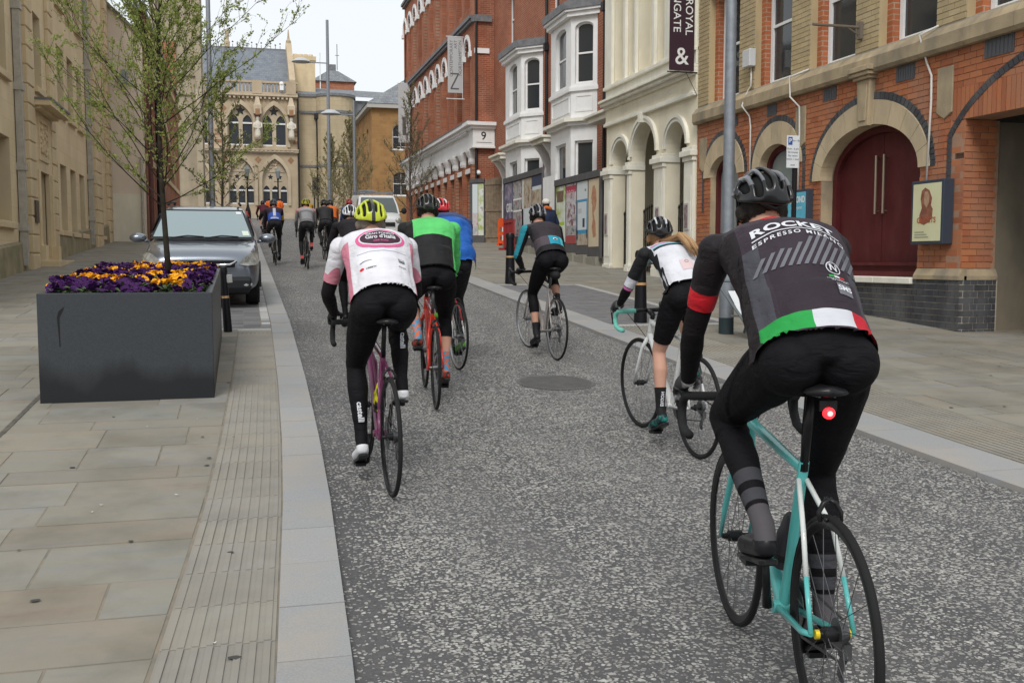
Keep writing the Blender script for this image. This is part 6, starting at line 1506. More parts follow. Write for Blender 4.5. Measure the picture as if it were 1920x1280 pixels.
    for (c, fr) in ((RH, False), (FH, True)):
        def place(src):
            z = MB(); z.f, z.mi, z.var = list(src.f), list(src.mi), list(src.var)
            z.v = [tuple(st(Vector(v) + c)) if fr else tuple(Vector(v) + c) for v in src.v]; return z
        w_ = place(rm).build('wheel', rim or M_CARBON, t, smooth=.7)
        place(ty).build('tyre', M_TYRE, w_, smooth=True); place(sp).build('spokes', M_STEEL, w_, norm=False, kind='stuff'); place(hb).build('hub', M_STEEL if lod else M_CARBON, w_, smooth=.7)
    # drive
    q = MB()
    for i in range(9): r = .020 + i * .0032; q.tube([(.045 - i * .004, 0, WR), (.0435 - i * .004, 0, WR)], r, 20)
    q.build('cassette', M_STEEL, t)
    q = MB(); q.tube([(.046, BB.y, BB.z), (.049, BB.y, BB.z)], .098, 28); q.tube([(.040, BB.y, BB.z), (.042, BB.y, BB.z)], .072, 24); ch = q.build('chainring', M_STEEL, t)
    q = MB(); 
    for zz in (.093, -.093): q.tube([(.046, BB.y, BB.z + zz), (.036, .02, WR + zz * .38 - (.06 if zz < 0 else 0))], .0045, 5)
    q.build('chain', M_STEEL, t)
    q = MB(); q.box((.030, -.01, WR - .075), (.055, .03, WR - .03)); q.tube([(.04, .01, WR - .07), (.043, .01, WR - .07)], .022, 12); q.tube([(.04, .03, WR - .135), (.043, .03, WR - .135)], .022, 12); q.tube([(.038, .01, WR - .07), (.038, .03, WR - .135)], .010, 6); q.build('rear_derailleur', M_STEEL, t)
    peds = []
    for s, a in ((1, phi), (-1, phi + pi)):
        e = BB + Vector((s * .075, .172 * cos(a), .172 * sin(a))); q = MB(); q.tube([BB + Vector((s * .055, 0, 0)), e], [.016, .011], 8); q.build('crank', M_CARBON, t, smooth=True)
        q = MB(); q.cbox((e.x + s * .045, e.y, e.z), (.062, .075, .018)); q.tube([e, e + Vector((s * .05, 0, 0))], .007, 8); q.build('pedal', M_CARBON, t)
        peds.append(e + Vector((s * .045, 0, .014)))
    if bottle:
        d = (HB - BB).normalized(); p0 = BB + d * .12 + Vector((0, -.052, .035)) if bottle[1] == 'down' else None
        ds = (ST - BB).normalized(); c0 = BB + ds * .14 + Vector((0, .05, .0)); q = MB(); q.tube([c0, c0 + ds * .12, c0 + ds * .14, c0 + ds * .175, c0 + ds * .19], [.036, .036, .028, .022, .014], 14); bo = q.build('bottle', bottle[0], t, smooth=.8)
        q = MB(); q.tube([c0 + ds * .03, c0 + ds * .05], .039, 14); q.build('bottle_cage', M_CARBON, t)
    if extras: extras(t, st, B0)
    return t, peds, dict(B0=B0, st=st, lift=lift)

# ================================================================ RIDERS
M_SKIN = M('skin', (.46, .27, .19), .55, col2=(.50, .25, .18), scale=14, bump=.08, bscale=90)
M_LEGSKIN = M_SKIN
def ik(a, b, l1, l2, pole):
    a, b = Vector(a), Vector(b); d = b - a; L = min(d.length, (l1 + l2) * .999); dn = d.normalized()
    x = (l1 * l1 - l2 * l2 + L * L) / (2 * L); h = sqrt(max(0, l1 * l1 - x * x)); p = Vector(pole); p = (p - dn * p.dot(dn)).normalized()
    return a + dn * x + p * h
def ellring(c, ax, ay, a, b, n=16): return [c + ax * (a * cos(2 * pi * i / n)) + ay * (b * sin(2 * pi * i / n)) for i in range(n)]
def limb(q, pts, rad, n=12, bulge=None): q.tube(pts, rad, n)
class Rider: pass
def solidify_body(q, vox, smooth=5):
    me = bpy.data.meshes.new('b'); me.from_pydata(q.v, [], q.f); bm = bmesh.new(); bm.from_mesh(me); bmesh.ops.recalc_face_normals(bm, faces=bm.faces); bm.to_mesh(me); bm.free()
    ob = bpy.data.objects.new('b', me); COL.objects.link(ob)
    r = ob.modifiers.new('r', 'REMESH'); r.mode = 'VOXEL'; r.voxel_size = vox; r.adaptivity = 0
    s = ob.modifiers.new('s', 'SMOOTH'); s.factor = .5; s.iterations = smooth
    out = bpy.data.meshes.new_from_object(ob.evaluated_get(bpy.context.evaluated_depsgraph_get()))
    bpy.data.objects.remove(ob); bpy.data.meshes.remove(me)
    return out
def person_body(J, vox, lod):
    """one continuous figure around the joints in J"""
    q = MB(); X = Vector((1, 0, 0)); sc = J['sc']
    S, N = J['spine'], J['back']
    rings = [ellring(J['hip'] + S * t_ + N * o, X, N, a * sc, b * sc) for t_, a, b, o in J['torso']]
    q.loft(rings)
    for s in (-1, 1): q.ball(J['hip'] + X * (s * .082 * sc) + N * .012 * sc - S * .030 * sc, (.088 * sc, .094 * sc, .092 * sc), 14, 10)
    for s, k in ((-1, 'L'), (1, 'R')):
        h, kn, an = J['hip' + k], J['knee' + k], J['ank' + k]; d = (an - kn).normalized(); bk = Vector((0, -1, 0)); bk = (bk - d * bk.dot(d)).normalized()
        f = J.get('leg', 1) * sc
        q.tube([h + (h - kn).normalized() * .02, h.lerp(kn, .2), h.lerp(kn, .55), h.lerp(kn, .88), kn], [.098 * f, .098 * f, .083 * f, .062 * f, .056 * f], 14)
        q.tube([kn + (kn - an) * .03, kn.lerp(an, .12) + bk * .004, kn.lerp(an, .32) + bk * .016, kn.lerp(an, .6) + bk * .010, kn.lerp(an, .9), an], [.054 * f, .053 * f, .058 * f, .046 * f, .033 * f, .034 * f], 14)
        ft = J['foot' + k]; heel, ball, toe = ft
        q.tube([an, heel.lerp(an, .5), heel], [.032 * sc, .031 * sc, .028 * sc], 10)
        q.tube([heel + (heel - ball) * .12, heel, heel.lerp(ball, .5), ball, toe], [.018 * sc, .030 * sc, .036 * sc, .042 * sc, .016 * sc], 12, flat=.76)
        sh, el, wr = J['sh' + k], J['el' + k], J['wr' + k]; g = J.get('arm', 1) * sc
        q.ball(sh, .060 * g, 12, 10)
        q.tube([sh, sh.lerp(el, .3), sh.lerp(el, .7), el], [.056 * g, .053 * g, .044 * g, .040 * g], 12)
        q.tube([el + (el - wr) * .05, el.lerp(wr, .25), el.lerp(wr, .7), wr], [.038 * g, .042 * g, .032 * g, .026 * g], 12)
        q.tube([J['neckb'] + X * s * .03, J['neckb'].lerp(sh, .55) - S * .01, sh], [.06 * sc, .058 * sc, .05 * sc], 12)
        hd = J['hand' + k]; dirn = hd['d']; side = hd['s']; nrm = dirn.cross(side).normalized(); c = wr + dirn * .05
        q.tube([wr, wr + dirn * .03, wr + dirn * .065, wr + dirn * .09], [.026 * sc, .034 * sc, .040 * sc, .036 * sc], 12, flat=.55, up=nrm)
        cv = hd['curl']; 
        for i in range(4):
            o = side * ((i - 1.5) * .0205) * sc; ln = (.072, .082, .078, .060)[i] * sc; p0 = wr + dirn * .078 + o
            p1 = p0 + dirn * ln * .42 + cv * ln * .14; p2 = p1 + dirn * ln * .12 + cv * ln * .42; p3 = p2 - dirn * ln * .25 + cv * ln * .26
            q.tube([p0, p1, p2, p3], [.0105, .010, .0095, .008], 7)
        tb = wr + dirn * .035 + hd['th'] * .03; q.tube([tb, tb + hd['th'] * .028 + dirn * .03, tb + hd['th'] * .020 + dirn * .055 + cv * .03], [.0135, .0115, .009], 7)
    nb, hc, fw, up = J['neckb'], J['head'], J['fw'], J['up']; rt = fw.cross(up).normalized(); hs = J.get('hs', 1)
    q.tube([nb - S * .04, nb.lerp(hc, .4) , hc - up * .03 - fw * .015], [.066 * sc, .056 * sc, .056 * sc], 12)
    R_ = Matrix((rt, fw, up)).transposed()
    q.ball(hc + up * .03 * hs, (.076 * hs, .096 * hs, .098 * hs), 16, 12, rot=R_); q.ball(hc - up * .045 * hs + fw * .028 * hs, (.058 * hs, .066 * hs, .068 * hs), 14, 10, rot=R_)
    q.tube([hc + fw * .085 + up * .02, hc + fw * .108 - up * .015, hc + fw * .085 - up * .025], [.008, .013, .010], 8)
    q.ball(hc + fw * .082 - up * .055, (.024, .014, .012), 8, 6, rot=R_)
    for s in (-1, 1): q.ball(hc + rt * (s * .077 * hs) - fw * .008 - up * .005, (.012, .022, .033), 10, 8, rot=R_)
    return solidify_body(q, vox, 5 if vox < .012 else 3)
BONES = ['torso', 'head', 'uaL', 'faL', 'haL', 'uaR', 'faR', 'haR', 'thL', 'shL', 'ftL', 'thR', 'shR', 'ftR']
def seg_labels(P, J):
    B = []
    def add(a, b, r): B.append((np.array(a), np.array(b), r))
    add(J['hip'] - J['spine'] * .05, J['neckb'], .125 * J['sc']); add(J['neckb'] + (J['head'] - J['neckb']) * .30, J['head'] + J['up'] * .05, .075)
    for k in 'LR':
        add(J['sh' + k], J['el' + k], .05); add(J['el' + k], J['wr' + k], .036); add(J['wr' + k] + J['hand' + k]['d'] * .015, J['wr' + k] + J['hand' + k]['d'] * .15, .03)
    for k in 'LR':
        add(J['hip' + k].lerp(J['knee' + k], .18), J['knee' + k], .075); add(J['knee' + k], J['ank' + k], .05); add(J['foot' + k][0], J['foot' + k][2], .04)
    best = None; D = []; Tt = []
    for a, b, r in B:
        d = b - a; L2 = (d * d).sum(); t = np.clip(((P - a) @ d) / L2, 0, 1); D.append(np.linalg.norm(P - a - t[:, None] * d, axis=1) - r); Tt.append(((P - a) @ d) / L2)
    D = np.array(D); lab = D.argmin(0); T = np.array(Tt)[lab, np.arange(len(P))]
    return lab, T
def garments(me, J, root, spec, body_mat, lod):
    """body (skin) plus clothes cut from the same surface with clean hems"""
    body = me.copy(); body.materials.clear(); body.materials.append(body_mat); body.polygons.foreach_set('use_smooth', [True] * len(body.polygons))
    link('body', body, root)
    bm = bmesh.new(); bm.from_mesh(me)
    S = J['spine']
    def cents(): return np.array([f.calc_center_median()[:] for f in bm.faces])
    cuts = [((0,), J['hip'] + S * spec.get('waist', .10), S), ((0, 1), J['neckb'].lerp(J['head'], .22), (J['head'] - J['neckb']).normalized() * .8 + J['back'] * .25)]
    for k, base in (('L', 2), ('R', 5)):
        a, b, c = J['sh' + k], J['el' + k], J['wr' + k]
        for kind, t_ in (spec.get('sleeve'), spec.get('warmer')) if spec.get('warmer') else (spec.get('sleeve'),):
            p, q_ = (a, b) if kind == 'ua' else (b, c)
            cuts.append(((base, base + 1, base + 2), p.lerp(q_, t_), (q_ - p).normalized()))
    for k, base in (('L', 8), ('R', 11)):
        a, b, c = J['hip' + k].lerp(J['knee' + k], .0), J['knee' + k], J['ank' + k]
        for key in ('hem', 'sock', 'shoe'):
            if spec.get(key):
                kind, t_ = spec[key]; p, q_ = (a, b) if kind == 'th' else (b, c); cuts.append(((base, base + 1, base + 2), p.lerp(q_, t_), (q_ - p).normalized()))
    def foot_up(k): a0 = (J['foot' + k][1] - J['foot' + k][0]).normalized(); return Vector((1, 0, 0)).cross(a0).normalized()
    for k, base in (('L', 8), ('R', 11)): cuts.append(((base + 1, base + 2), J['foot' + k][0] + foot_up(k) * .026, foot_up(k)))
    lab, T = seg_labels(cents(), J)
    for labs, co, no in cuts:
        no = Vector(no).normalized(); fl = list(bm.faces); C = cents(); lab, T = seg_labels(C, J)
        dist = np.abs((C - np.array(co)) @ np.array(no))
        sel = [fl[i] for i in np.nonzero(np.isin(lab, labs) & (dist < .04))[0]]
        geom = set(sel)
        for f in sel: geom.update(f.edges); geom.update(f.verts)
        bmesh.ops.bisect_plane(bm, geom=list(geom), dist=1e-5, plane_co=co, plane_no=no)
    C = cents(); lab, T = seg_labels(C, J); Cn = C
    hip, nS = np.array(J['hip']), np.array(S)
    tor = (Cn - hip) @ nS; wz = spec.get('waist', .10)
    nk = (J['head'] - J['neckb']).normalized() * .8 + J['back'] * .25; nk.normalize(); neckd = (Cn - np.array(J['neckb'].lerp(J['head'], .22))) @ np.array(nk)
    def along(a, b): d = np.array(b - a); return ((Cn - np.array(a)) @ d) / (d @ d)
    cls = np.zeros(len(C), int)   # 0 none 1 jersey 2 warmer 3 bottoms 4 sock 5 shoe 6 glove 7 hair
    cls[(lab == 0) & (tor > wz) & (neckd < 0)] = 1; cls[(lab == 0) & (tor <= wz)] = 3; cls[(lab == 1) & (neckd < 0)] = 1
    for k, base in (('L', 2), ('R', 5)):
        u, f, h = lab == base, lab == base + 1, lab == base + 2; ta, tf = along(J['sh' + k], J['el' + k]), along(J['el' + k], J['wr' + k])
        arm = u | f
        sk, st_ = spec['sleeve']
        ins = (u & (ta < st_)) if sk == 'ua' else (u | (f & (tf < st_)))
        cls[ins] = 1
        if spec.get('warmer'): cls[arm & ~ins & (u | (tf < spec['warmer'][1]))] = 2
        if spec.get('glove', True): cls[h | (f & (cls == 0) & (tf > .9))] = 6
    for k, base in (('L', 8), ('R', 11)):
        th, sh, ft = lab == base, lab == base + 1, lab == base + 2; tt, ts = along(J['hip' + k], J['knee' + k]), along(J['knee' + k], J['ank' + k])
        hk, ht = spec['hem']
        cls[th & ((tt < ht) if hk == 'th' else True)] = 3
        if hk == 'sh': cls[sh & (ts < ht)] = 3
        if spec.get('sock'): cls[(sh | ft) & (ts > spec['sock'][1]) & (cls == 0)] = 4
        low_ = (Cn - np.array(J['foot' + k][0])) @ np.array(foot_up(k)) < .026
        cls[(ft | (sh & (ts > .8))) & low_] = 5
        cls[(ft | (sh & (ts > spec['shoe'][1]))) & ~low_] = 4 if spec.get('sock') else (3 if hk == 'sh' and ht > .8 else 0)
    if spec.get('hair'):
        rel = Cn - np.array(J['head']); fwd = rel @ np.array(J['fw']); upd = rel @ np.array(J['up'])
        cls[(lab == 1) & (cls == 0) & (upd > spec.get('hairline', -.075) + .55 * np.maximum(0, fwd + .02)) & (fwd < .03)] = 7
    faces = list(bm.faces); out = {}
    for cid, nm, mt, off in ((1, 'jersey', spec.get('jersey'), .0075), (2, 'arm_warmer', spec.get('warm_mat'), .0045), (3, 'tights' if spec['hem'][0] == 'sh' else 'shorts', spec.get('bottom'), .0055), (4, 'sock', spec.get('sock_mat'), .004), (5, 'shoe', spec.get('shoe_mat'), .006), (6, 'glove', spec.get('glove_mat'), .003), (7, 'hair', spec.get('hair'), .005)):
        if cid == 6 and not spec.get('glove', True): continue
        if mt is None: continue
        for side in ((None,) if cid in (1, 3, 7) else (-1, 1)):
            idx = np.nonzero(((cls == cid) | ((cid == 3) & (lab == 0) & (tor < wz + .04))) & ((C[:, 0] * (side or 1) > 0) if side else True))[0]
            if len(idx) < 4: continue
            vm = {}; vs = []; fs = []; nr = []
            for i in idx:
                f = faces[i]; ids = []
                for v in f.verts:
                    if v.index not in vm: vm[v.index] = len(vs); vs.append(v.co.copy()); nr.append(v.normal.copy())
                    ids.append(vm[v.index])
                fs.append(ids)
            res = []
            for p, n_ in zip(vs, nr):
                d = off * (1 if lod < 2 else 1.5)
                if cid == 1:
                    w = noise.noise(Vector((p.x * 7, p.y * 16, p.z * 16))); hem_ = max(0, 1 - abs((p - J['hip']).dot(S) - wz) / .03); d += .006 * hem_ + spec.get('wrinkle', .003) * w + spec.get('loose', 0)
                    if spec.get('pocket'):
                        sv = (p - J['hip']).dot(S); 
                        if n_.dot(J['back']) > .3 and wz < sv < wz + .20 and abs(p.x) < .15: d += spec['pocket'] * (1 + .7 * noise.noise(Vector((p.x * 9, sv * 5, 3)))) * min(1, (wz + .20 - sv) / .025) * min(1, (.15 - abs(p.x)) / .04)
                elif cid == 3:
                    d += .0022 * noise.noise(Vector((p.x * 14, p.y * 9, p.z * 22)))
                    d = .0005 + (d - .0005) * max(0, min(1, (wz - .004 - (p - J['hip']).dot(S)) / .03)) if n_.dot(S) < .9 and abs((p - J['hip']).dot(S) - wz) < .06 else d
                elif cid == 7: d += .006 * noise.noise(p * 40)
                res.append(p + n_ * d)
            m2 = bpy.data.meshes.new(nm); m2.from_pydata(res, [], fs); m2.polygons.foreach_set('use_smooth', [True] * len(fs)); m2.materials.append(mt)
            o = link(nm, m2, root); out.setdefault(nm, o)
    bm.free()
    return out
def decal(target, org, U, V, N, shape, mat, name, bend=0., grid=.02, lift=.003, rot=0., scale=(1, 1), kind=None):
    """flat print wrapped on a garment: org is a point near the cloth, N points out of it"""
    vs, fs = shape; bm = bmesh.new(); c, s_ = cos(rot), sin(rot)
    bv = [bm.verts.new((x * scale[0] * c - y * scale[1] * s_, x * scale[0] * s_ + y * scale[1] * c, 0)) for x, y in vs]
    for f in fs:
        try: bm.faces.new([bv[i] for i in f])
        except ValueError: pass
    for ax in (0, 1):
        vals = [v.co[ax] for v in bm.verts]; cc, hi = min(vals) + grid, max(vals)
        while cc < hi:
            co, no = [0, 0, 0], [0, 0, 0]; co[ax] = cc; no[ax] = 1
            bmesh.ops.bisect_plane(bm, geom=bm.verts[:] + bm.edges[:] + bm.faces[:], plane_co=co, plane_no=no); cc += grid
    tree = BVHTree.FromPolygons([v.co for v in target.data.vertices], [p.vertices for p in target.data.polygons])
    U, V, N = Vector(U), Vector(V), Vector(N)
    for v in bm.verts:
        x, y = v.co.x, v.co.y; p = Vector(org) + V * (y - bend * x * x) + U * x + N * .25
        hit, n_, _, _ = tree.ray_cast(p, -N)
        if hit is None: hit, n_, _, _ = tree.find_nearest(p - N * .25)
        if n_.dot(N) < 0: n_ = -n_
        v.co = hit + n_ * lift
    m = bpy.data.meshes.new(name); bm.to_mesh(m); bm.free(); m.materials.append(mat); return link(name, m, target, kind=kind)
def back_decal(J, target, s, x0, shape, mat, name, **k): return decal(target, J['hip'] + J['spine'] * s + Vector((x0, 0, 0)) + J['back'] * .1, (1, 0, 0), J['spine'], J['back'], shape, mat, name, **k)
def poly2(*pts): return (list(pts), [tuple(range(len(pts)))])
def oval2(a, b, n=28): return ([(a * cos(2 * pi * i / n), b * sin(2 * pi * i / n)) for i in range(n)], [tuple(range(n))])
def ring2(a, b, a2, b2, n=28): return ([(a * cos(2 * pi * i / n), b * sin(2 * pi * i / n)) for i in range(n)] + [(a2 * cos(2 * pi * i / n), b2 * sin(2 * pi * i / n)) for i in range(n)], [(i, (i + 1) % n, (i + 1) % n + n, i + n) for i in range(n)])
def rect2(w, h): return poly2((-w / 2, -h / 2), (w / 2, -h / 2), (w / 2, h / 2), (-w / 2, h / 2))
def arm_band(J, k, t0, t1, col, seg='ua'):
    a, b = (J['sh' + k], J['el' + k]) if seg == 'ua' else (J['el' + k], J['wr' + k]); d = (b - a); L = d.length; d.normalize(); o = d.dot(a); s_ = 1 if k == 'R' else -1
    return (col, [(tuple(d), o + t0 * L, o + t1 * L), ((s_, 0, 0), .165 * J['sc'], 9)])
def spine_band(J, s0, s1, col, x0=-9, x1=9, back=-9): o = J['spine'].dot(J['hip']); return (col, [(tuple(J['spine']), o + s0, o + s1), ((1, 0, 0), x0, x1)] + ([(tuple(J['back']), J['back'].dot(J['hip']) + back, 9)] if back > -9 else []))
PH = [-88, -70, -52, -42, -27, -19, -6.5, 6.5, 19, 27, 42, 52, 70, 88]
PS = [-66, -54, -36, -18, -6, 4, 24, 46, 56, 78, 94, 108]
def helmet(J, root, spec_h, label, lod):
    hc, fw, up = J['head'] + J['up'] * .044 - J['fw'] * .006, J['fw'], J['up']; rt = fw.cross(up).normalized(); hs = J.get('hs', 1)
    def P(ph, ps, r=0., sx=1.):
        a, b = radians(ph), radians(ps); d = Vector((sin(a), -cos(a) * sin(b), cos(a) * cos(b)))
        e = Vector((d.x * (.101 + r), d.y * (.136 + r) , d.z * (.114 + r))) * hs
        return hc + rt * e.x + fw * e.y + up * e.z
    cols = spec_h['cols']; mats = [M('helmet_' + '_'.join('%d' % (c * 100) for c in cc), cc, spec_h.get('rough', .3), coat=.5) for cc in cols]
    q = MB(); np_, ns_ = len(PH), len(PS); idx = {}
    for i, ph in enumerate(PH):
        for j, ps in enumerate(PS):
            k = len(q.v); idx[i, j] = k; q.v.append(tuple(P(ph, ps, .004 * sin(j * 1.7 + i))))
    vents = set()
    bandv = {1: [(1, 4), (5, 9)], 3: [(1, 5), (6, 10)], 5: [(1, 4), (5, 9)], 7: [(1, 4), (5, 9)], 9: [(1, 5), (6, 10)], 11: [(1, 4), (5, 9)]}
    for i, rng in bandv.items():
        for a, b in rng:
            for j in range(a, b): vents.add((i, j))
    rc = spec_h.get('ribs', {})
    for i in range(np_ - 1):
        for j in range(ns_ - 1):
            if (i, j) in vents: continue
            q.f.append((idx[i, j], idx[i + 1, j], idx[i + 1, j + 1], idx[i, j + 1])); q.mi.append(rc.get(i, 0) if not (j >= 8 and spec_h.get('rear') is not None) else spec_h['rear']); q.var.append(0)
    sh = t = q.build('helmet', mats, root, smooth=True, label=label)
    m = sh.modifiers.new('s', 'SOLIDIFY'); m.thickness = .020; m.offset = -1
    m = sh.modifiers.new('b', 'SUBSURF'); m.levels = m.render_levels = 2 if lod == 0 else 1
    q = MB(); n1, n2 = 14, 14
    q.loft([[P(-84 + 168 * i / n1, -62 + 166 * j / n2, -.022) for j in range(n2 + 1)] for i in range(n1 + 1)], closed=False, caps=False); q.build('liner', M('helmet_liner', (.012, .012, .013), .8), t, smooth=True)
    if lod < 2:
        q = MB()
        for s in (-1, 1):
            chin = J['head'] - up * .105 + fw * .045
            q.tube([P(s * 80, -30, -.012), J['head'] + rt * s * .082 * hs - up * .045 + fw * .01, chin], .004, 5); q.tube([P(s * 80, 45, -.012), J['head'] + rt * s * .082 * hs - up * .045 + fw * .01], .004, 5)
        q.build('strap', M_CARBON, t)
        q = MB(); q.tube([P(-30, 104, -.014), P(0, 116, -.018), P(30, 104, -.014)], .010, 6); q.build('fit_cradle', M_CARBON, t, smooth=True)
    return t
def rider(label, x, y, rz, peds, bk, spec, lod=0, vox=.009, alpha=50, sc=1., hands='hoods', headp=0, heady=0, roll=0., helm=None, hlabel=None, grp=None, twist=0., hs=1., knee_out=.025, lean=0., lunge=0., hipz=None):
    loc, rot = frame_space(x, y, rz, roll); X = Vector((1, 0, 0))
    t = thing('person', label, 'person', loc, grp or 'cyclists', local=True); t.rotation_euler = rot
    al = radians(alpha); S = Vector((lean, cos(al), sin(al))).normalized(); N = Vector((0, -sin(al), cos(al))); L = .50 * sc
    hip = Vector((0, .205 + lunge, hipz or .978 + .076 * sc + bk.get('lift', 0)))
    J = dict(sc=sc, hip=hip, spine=S, back=N, hs=hs, leg=spec.get('leg', 1), arm=spec.get('arm', 1))
    k = L / .50
    J['torso'] = [(-.075, .10, .08, .0), (-.02, .150, .110, .0), (.05 * k, .160, .118, .004), (.16 * k, .156, .116, .012), (.26 * k, .158, .112, .022), (.36 * k, .172, .118, .024), (.44 * k, .182, .113, .010), (.50 * k, .170, .092, -.018), (.545 * k, .105, .072, -.048), (.585 * k, .062, .056, -.07)]
    tw = spec.get('girth', 1.); J['torso'] = [(a, b * tw, c * (1 + (tw - 1) * 1.4), d) for a, b, c, d in J['torso']]
    J['neckb'] = hip + S * (L + .045) - N * (.055 if alpha < 70 else .01)
    shc = hip + S * (L * .97) - N * (.040 if alpha < 70 else .02)
    hd = radians(headp); J['fw'] = Vector((sin(radians(heady)) * cos(hd), cos(radians(heady)) * cos(hd), sin(hd))); rt_ = J['fw'].cross(Vector((0, 0, 1))).normalized(); J['up'] = rt_.cross(J['fw'])
    J['head'] = J['neckb'] + S * .08 * sc + Vector((0, .04, .045 if alpha < 70 else .05)) * sc
    B0, st = bk['B0'], bk['st']
    for s, kk in ((-1, 'L'), (1, 'R')):
        J['sh' + kk] = shc + X * (s * .185 * sc * tw ** .5)
        if hands == 'hoods': tgt, d, cv = B0 + Vector((s * .209, .075, .045)), Vector((0, .95, -.05)), Vector((0, .2, -1))
        elif hands == 'tops': tgt, d, cv = B0 + Vector((s * .15, -.045, .045)), Vector((0, .9, -.2)), Vector((0, .1, -1))
        elif hands == 'drops': tgt, d, cv = B0 + Vector((s * .217, .02, -.10)), Vector((0, .9, -.3)), Vector((0, -.2, -1))
        else: tgt, d, cv = hands[kk], Vector((0, .1, -1)), Vector((0, 1, -.2))
        tgt = st(tgt) if hands in ('hoods', 'tops', 'drops') else tgt
        wr = Vector(tgt) - d.normalized() * .045; dd = (wr - J['sh' + kk]).length; u, f = .30 * sc, .265 * sc
        if dd > (u + f) * .985: e = dd / ((u + f) * .985); u *= e; f *= e
        J['wr' + kk] = wr; J['el' + kk] = ik(J['sh' + kk], wr, u, f, Vector((s * .55, -.35, -.8))); d.normalize()
        sd_ = Vector((-s, 0, 0)) if hands == 'tops' else Vector((s * .35, -.2, -.9)) if hands != 'hoods' else Vector((s * .5, 0, -.5)); sd_ = (sd_ - d * sd_.dot(d)).normalized()
        J['hand' + kk] = dict(d=d, s=sd_, curl=(cv - d * cv.dot(d) * .5).normalized(), th=Vector((-s, .1, -.1)).normalized())
        h = hip + X * (s * .092 * sc) + Vector((0, .03, -.025)) * sc; J['hip' + kk] = h
        if peds:
            p = peds[0 if s > 0 else 1]; up_ = p.z > BB.z; pitch = radians(-22 if not up_ else -8)
            a0 = Vector((0, cos(pitch), sin(pitch))); b0 = Vector((0, -sin(pitch), cos(pitch)))
            ball = p + b0 * .034; heel = ball - a0 * .155 + b0 * .008; J['foot' + kk] = (heel, ball, ball + a0 * .085); an = heel + a0 * .035 + b0 * .072
        else:
            fp = spec['stand'][kk]; heel = Vector(fp) + Vector((0, 0, .034)); J['foot' + kk] = (heel, heel + Vector((s * .02, .15, 0)), heel + Vector((s * .025, .235, -.01))); an = heel + Vector((0, .02, .075))
        J['ank' + kk] = an; l1, l2 = .435 * sc, .435 * sc; dd = (an - h).length
        if dd > (l1 + l2) * .99: e = dd / ((l1 + l2) * .99); l1 *= e; l2 *= e
        J['knee' + kk] = ik(h, an, l1, l2, Vector((s * knee_out * 4, 1, .3)))
    spec = {k_: (v_(J) if callable(v_) else v_) for k_, v_ in spec.items()}
    me = person_body(J, vox, lod); g = garments(me, J, t, spec, spec.get('skin', M_SKIN), lod)
    if peds and lod < 2:
        for s, kk in ((-1, 'L'), (1, 'R')):
            heel, ball, toe = J['foot' + kk]; a0 = (ball - heel).normalized(); b0 = X.cross(a0).normalized(); q = MB()
            q.loft([[heel + a0 * yy + X * (w * sx) + b0 * z for sx, z in ((-1, -.046), (1, -.046), (1, -.028), (-1, -.028))] for yy, w in ((-.035, .018), (-.01, .030), (.07, .028), (.15, .040), (.21, .034), (.24, .012))]); q.build('shoe_sole', spec.get('sole_mat', M_CARBON), t, bevel=.004)
    if lod == 0 or not peds:
        rt = J['fw'].cross(J['up']).normalized()
        for s in (-1, 1):
            q = MB(); q.ball(J['head'] + J['fw'] * .086 + rt * (s * .031) + J['up'] * .008, .0125, 10, 8); ey = q.build('eye', M('eye_white', (.7, .68, .66), .2), t, smooth=True)
            q = MB(); q.ball(J['head'] + J['fw'] * .0955 + rt * (s * .031) + J['up'] * .008, (.006, .004, .006), 8, 6); q.build('iris', M('iris_dark', (.03, .02, .015), .2), ey, smooth=True)
    if helm: helmet(J, t, helm, hlabel, lod)
    return t, J, g
# ================================================================ THE RIDERS OF THE PHOTOGRAPH
BLACK = zone_mat('black_lycra', (.0065, .0060, .0075), [], rough=.7, sheen=0, spec=.12)
WARM = zone_mat('black_arm_warmer', (.011, .009, .010), [], rough=.75, sheen=0, spec=.12)
M_SHOEB = M('black_shoe', (.012, .012, .014), .35); M_SHOEW = M('white_shoe', (.62, .62, .64), .4); M_GLOVE = M('black_glove', (.013, .013, .014), .7)
M_HAIRD = M('dark_hair', (.014, .010, .008), .6, bump=.6, bscale=90); M_HAIRG = M('grey_hair', (.16, .13, .11), .6, bump=.6, bscale=90)
M_PW = M('print_soft_white', (.60, .61, .64), .6); M_PG = M('print_mid_grey', (.14, .14, .16), .6); M_PK = M('print_black', (.012, .012, .014), .6); M_PINK = M('print_hot_pink', (.62, .10, .26), .6); M_PR = M('print_red', (.55, .02, .03), .6)
def h(cols, ribs=None, rear=None, rough=.3): return dict(cols=cols, ribs=ribs or {}, rear=rear, rough=rough)
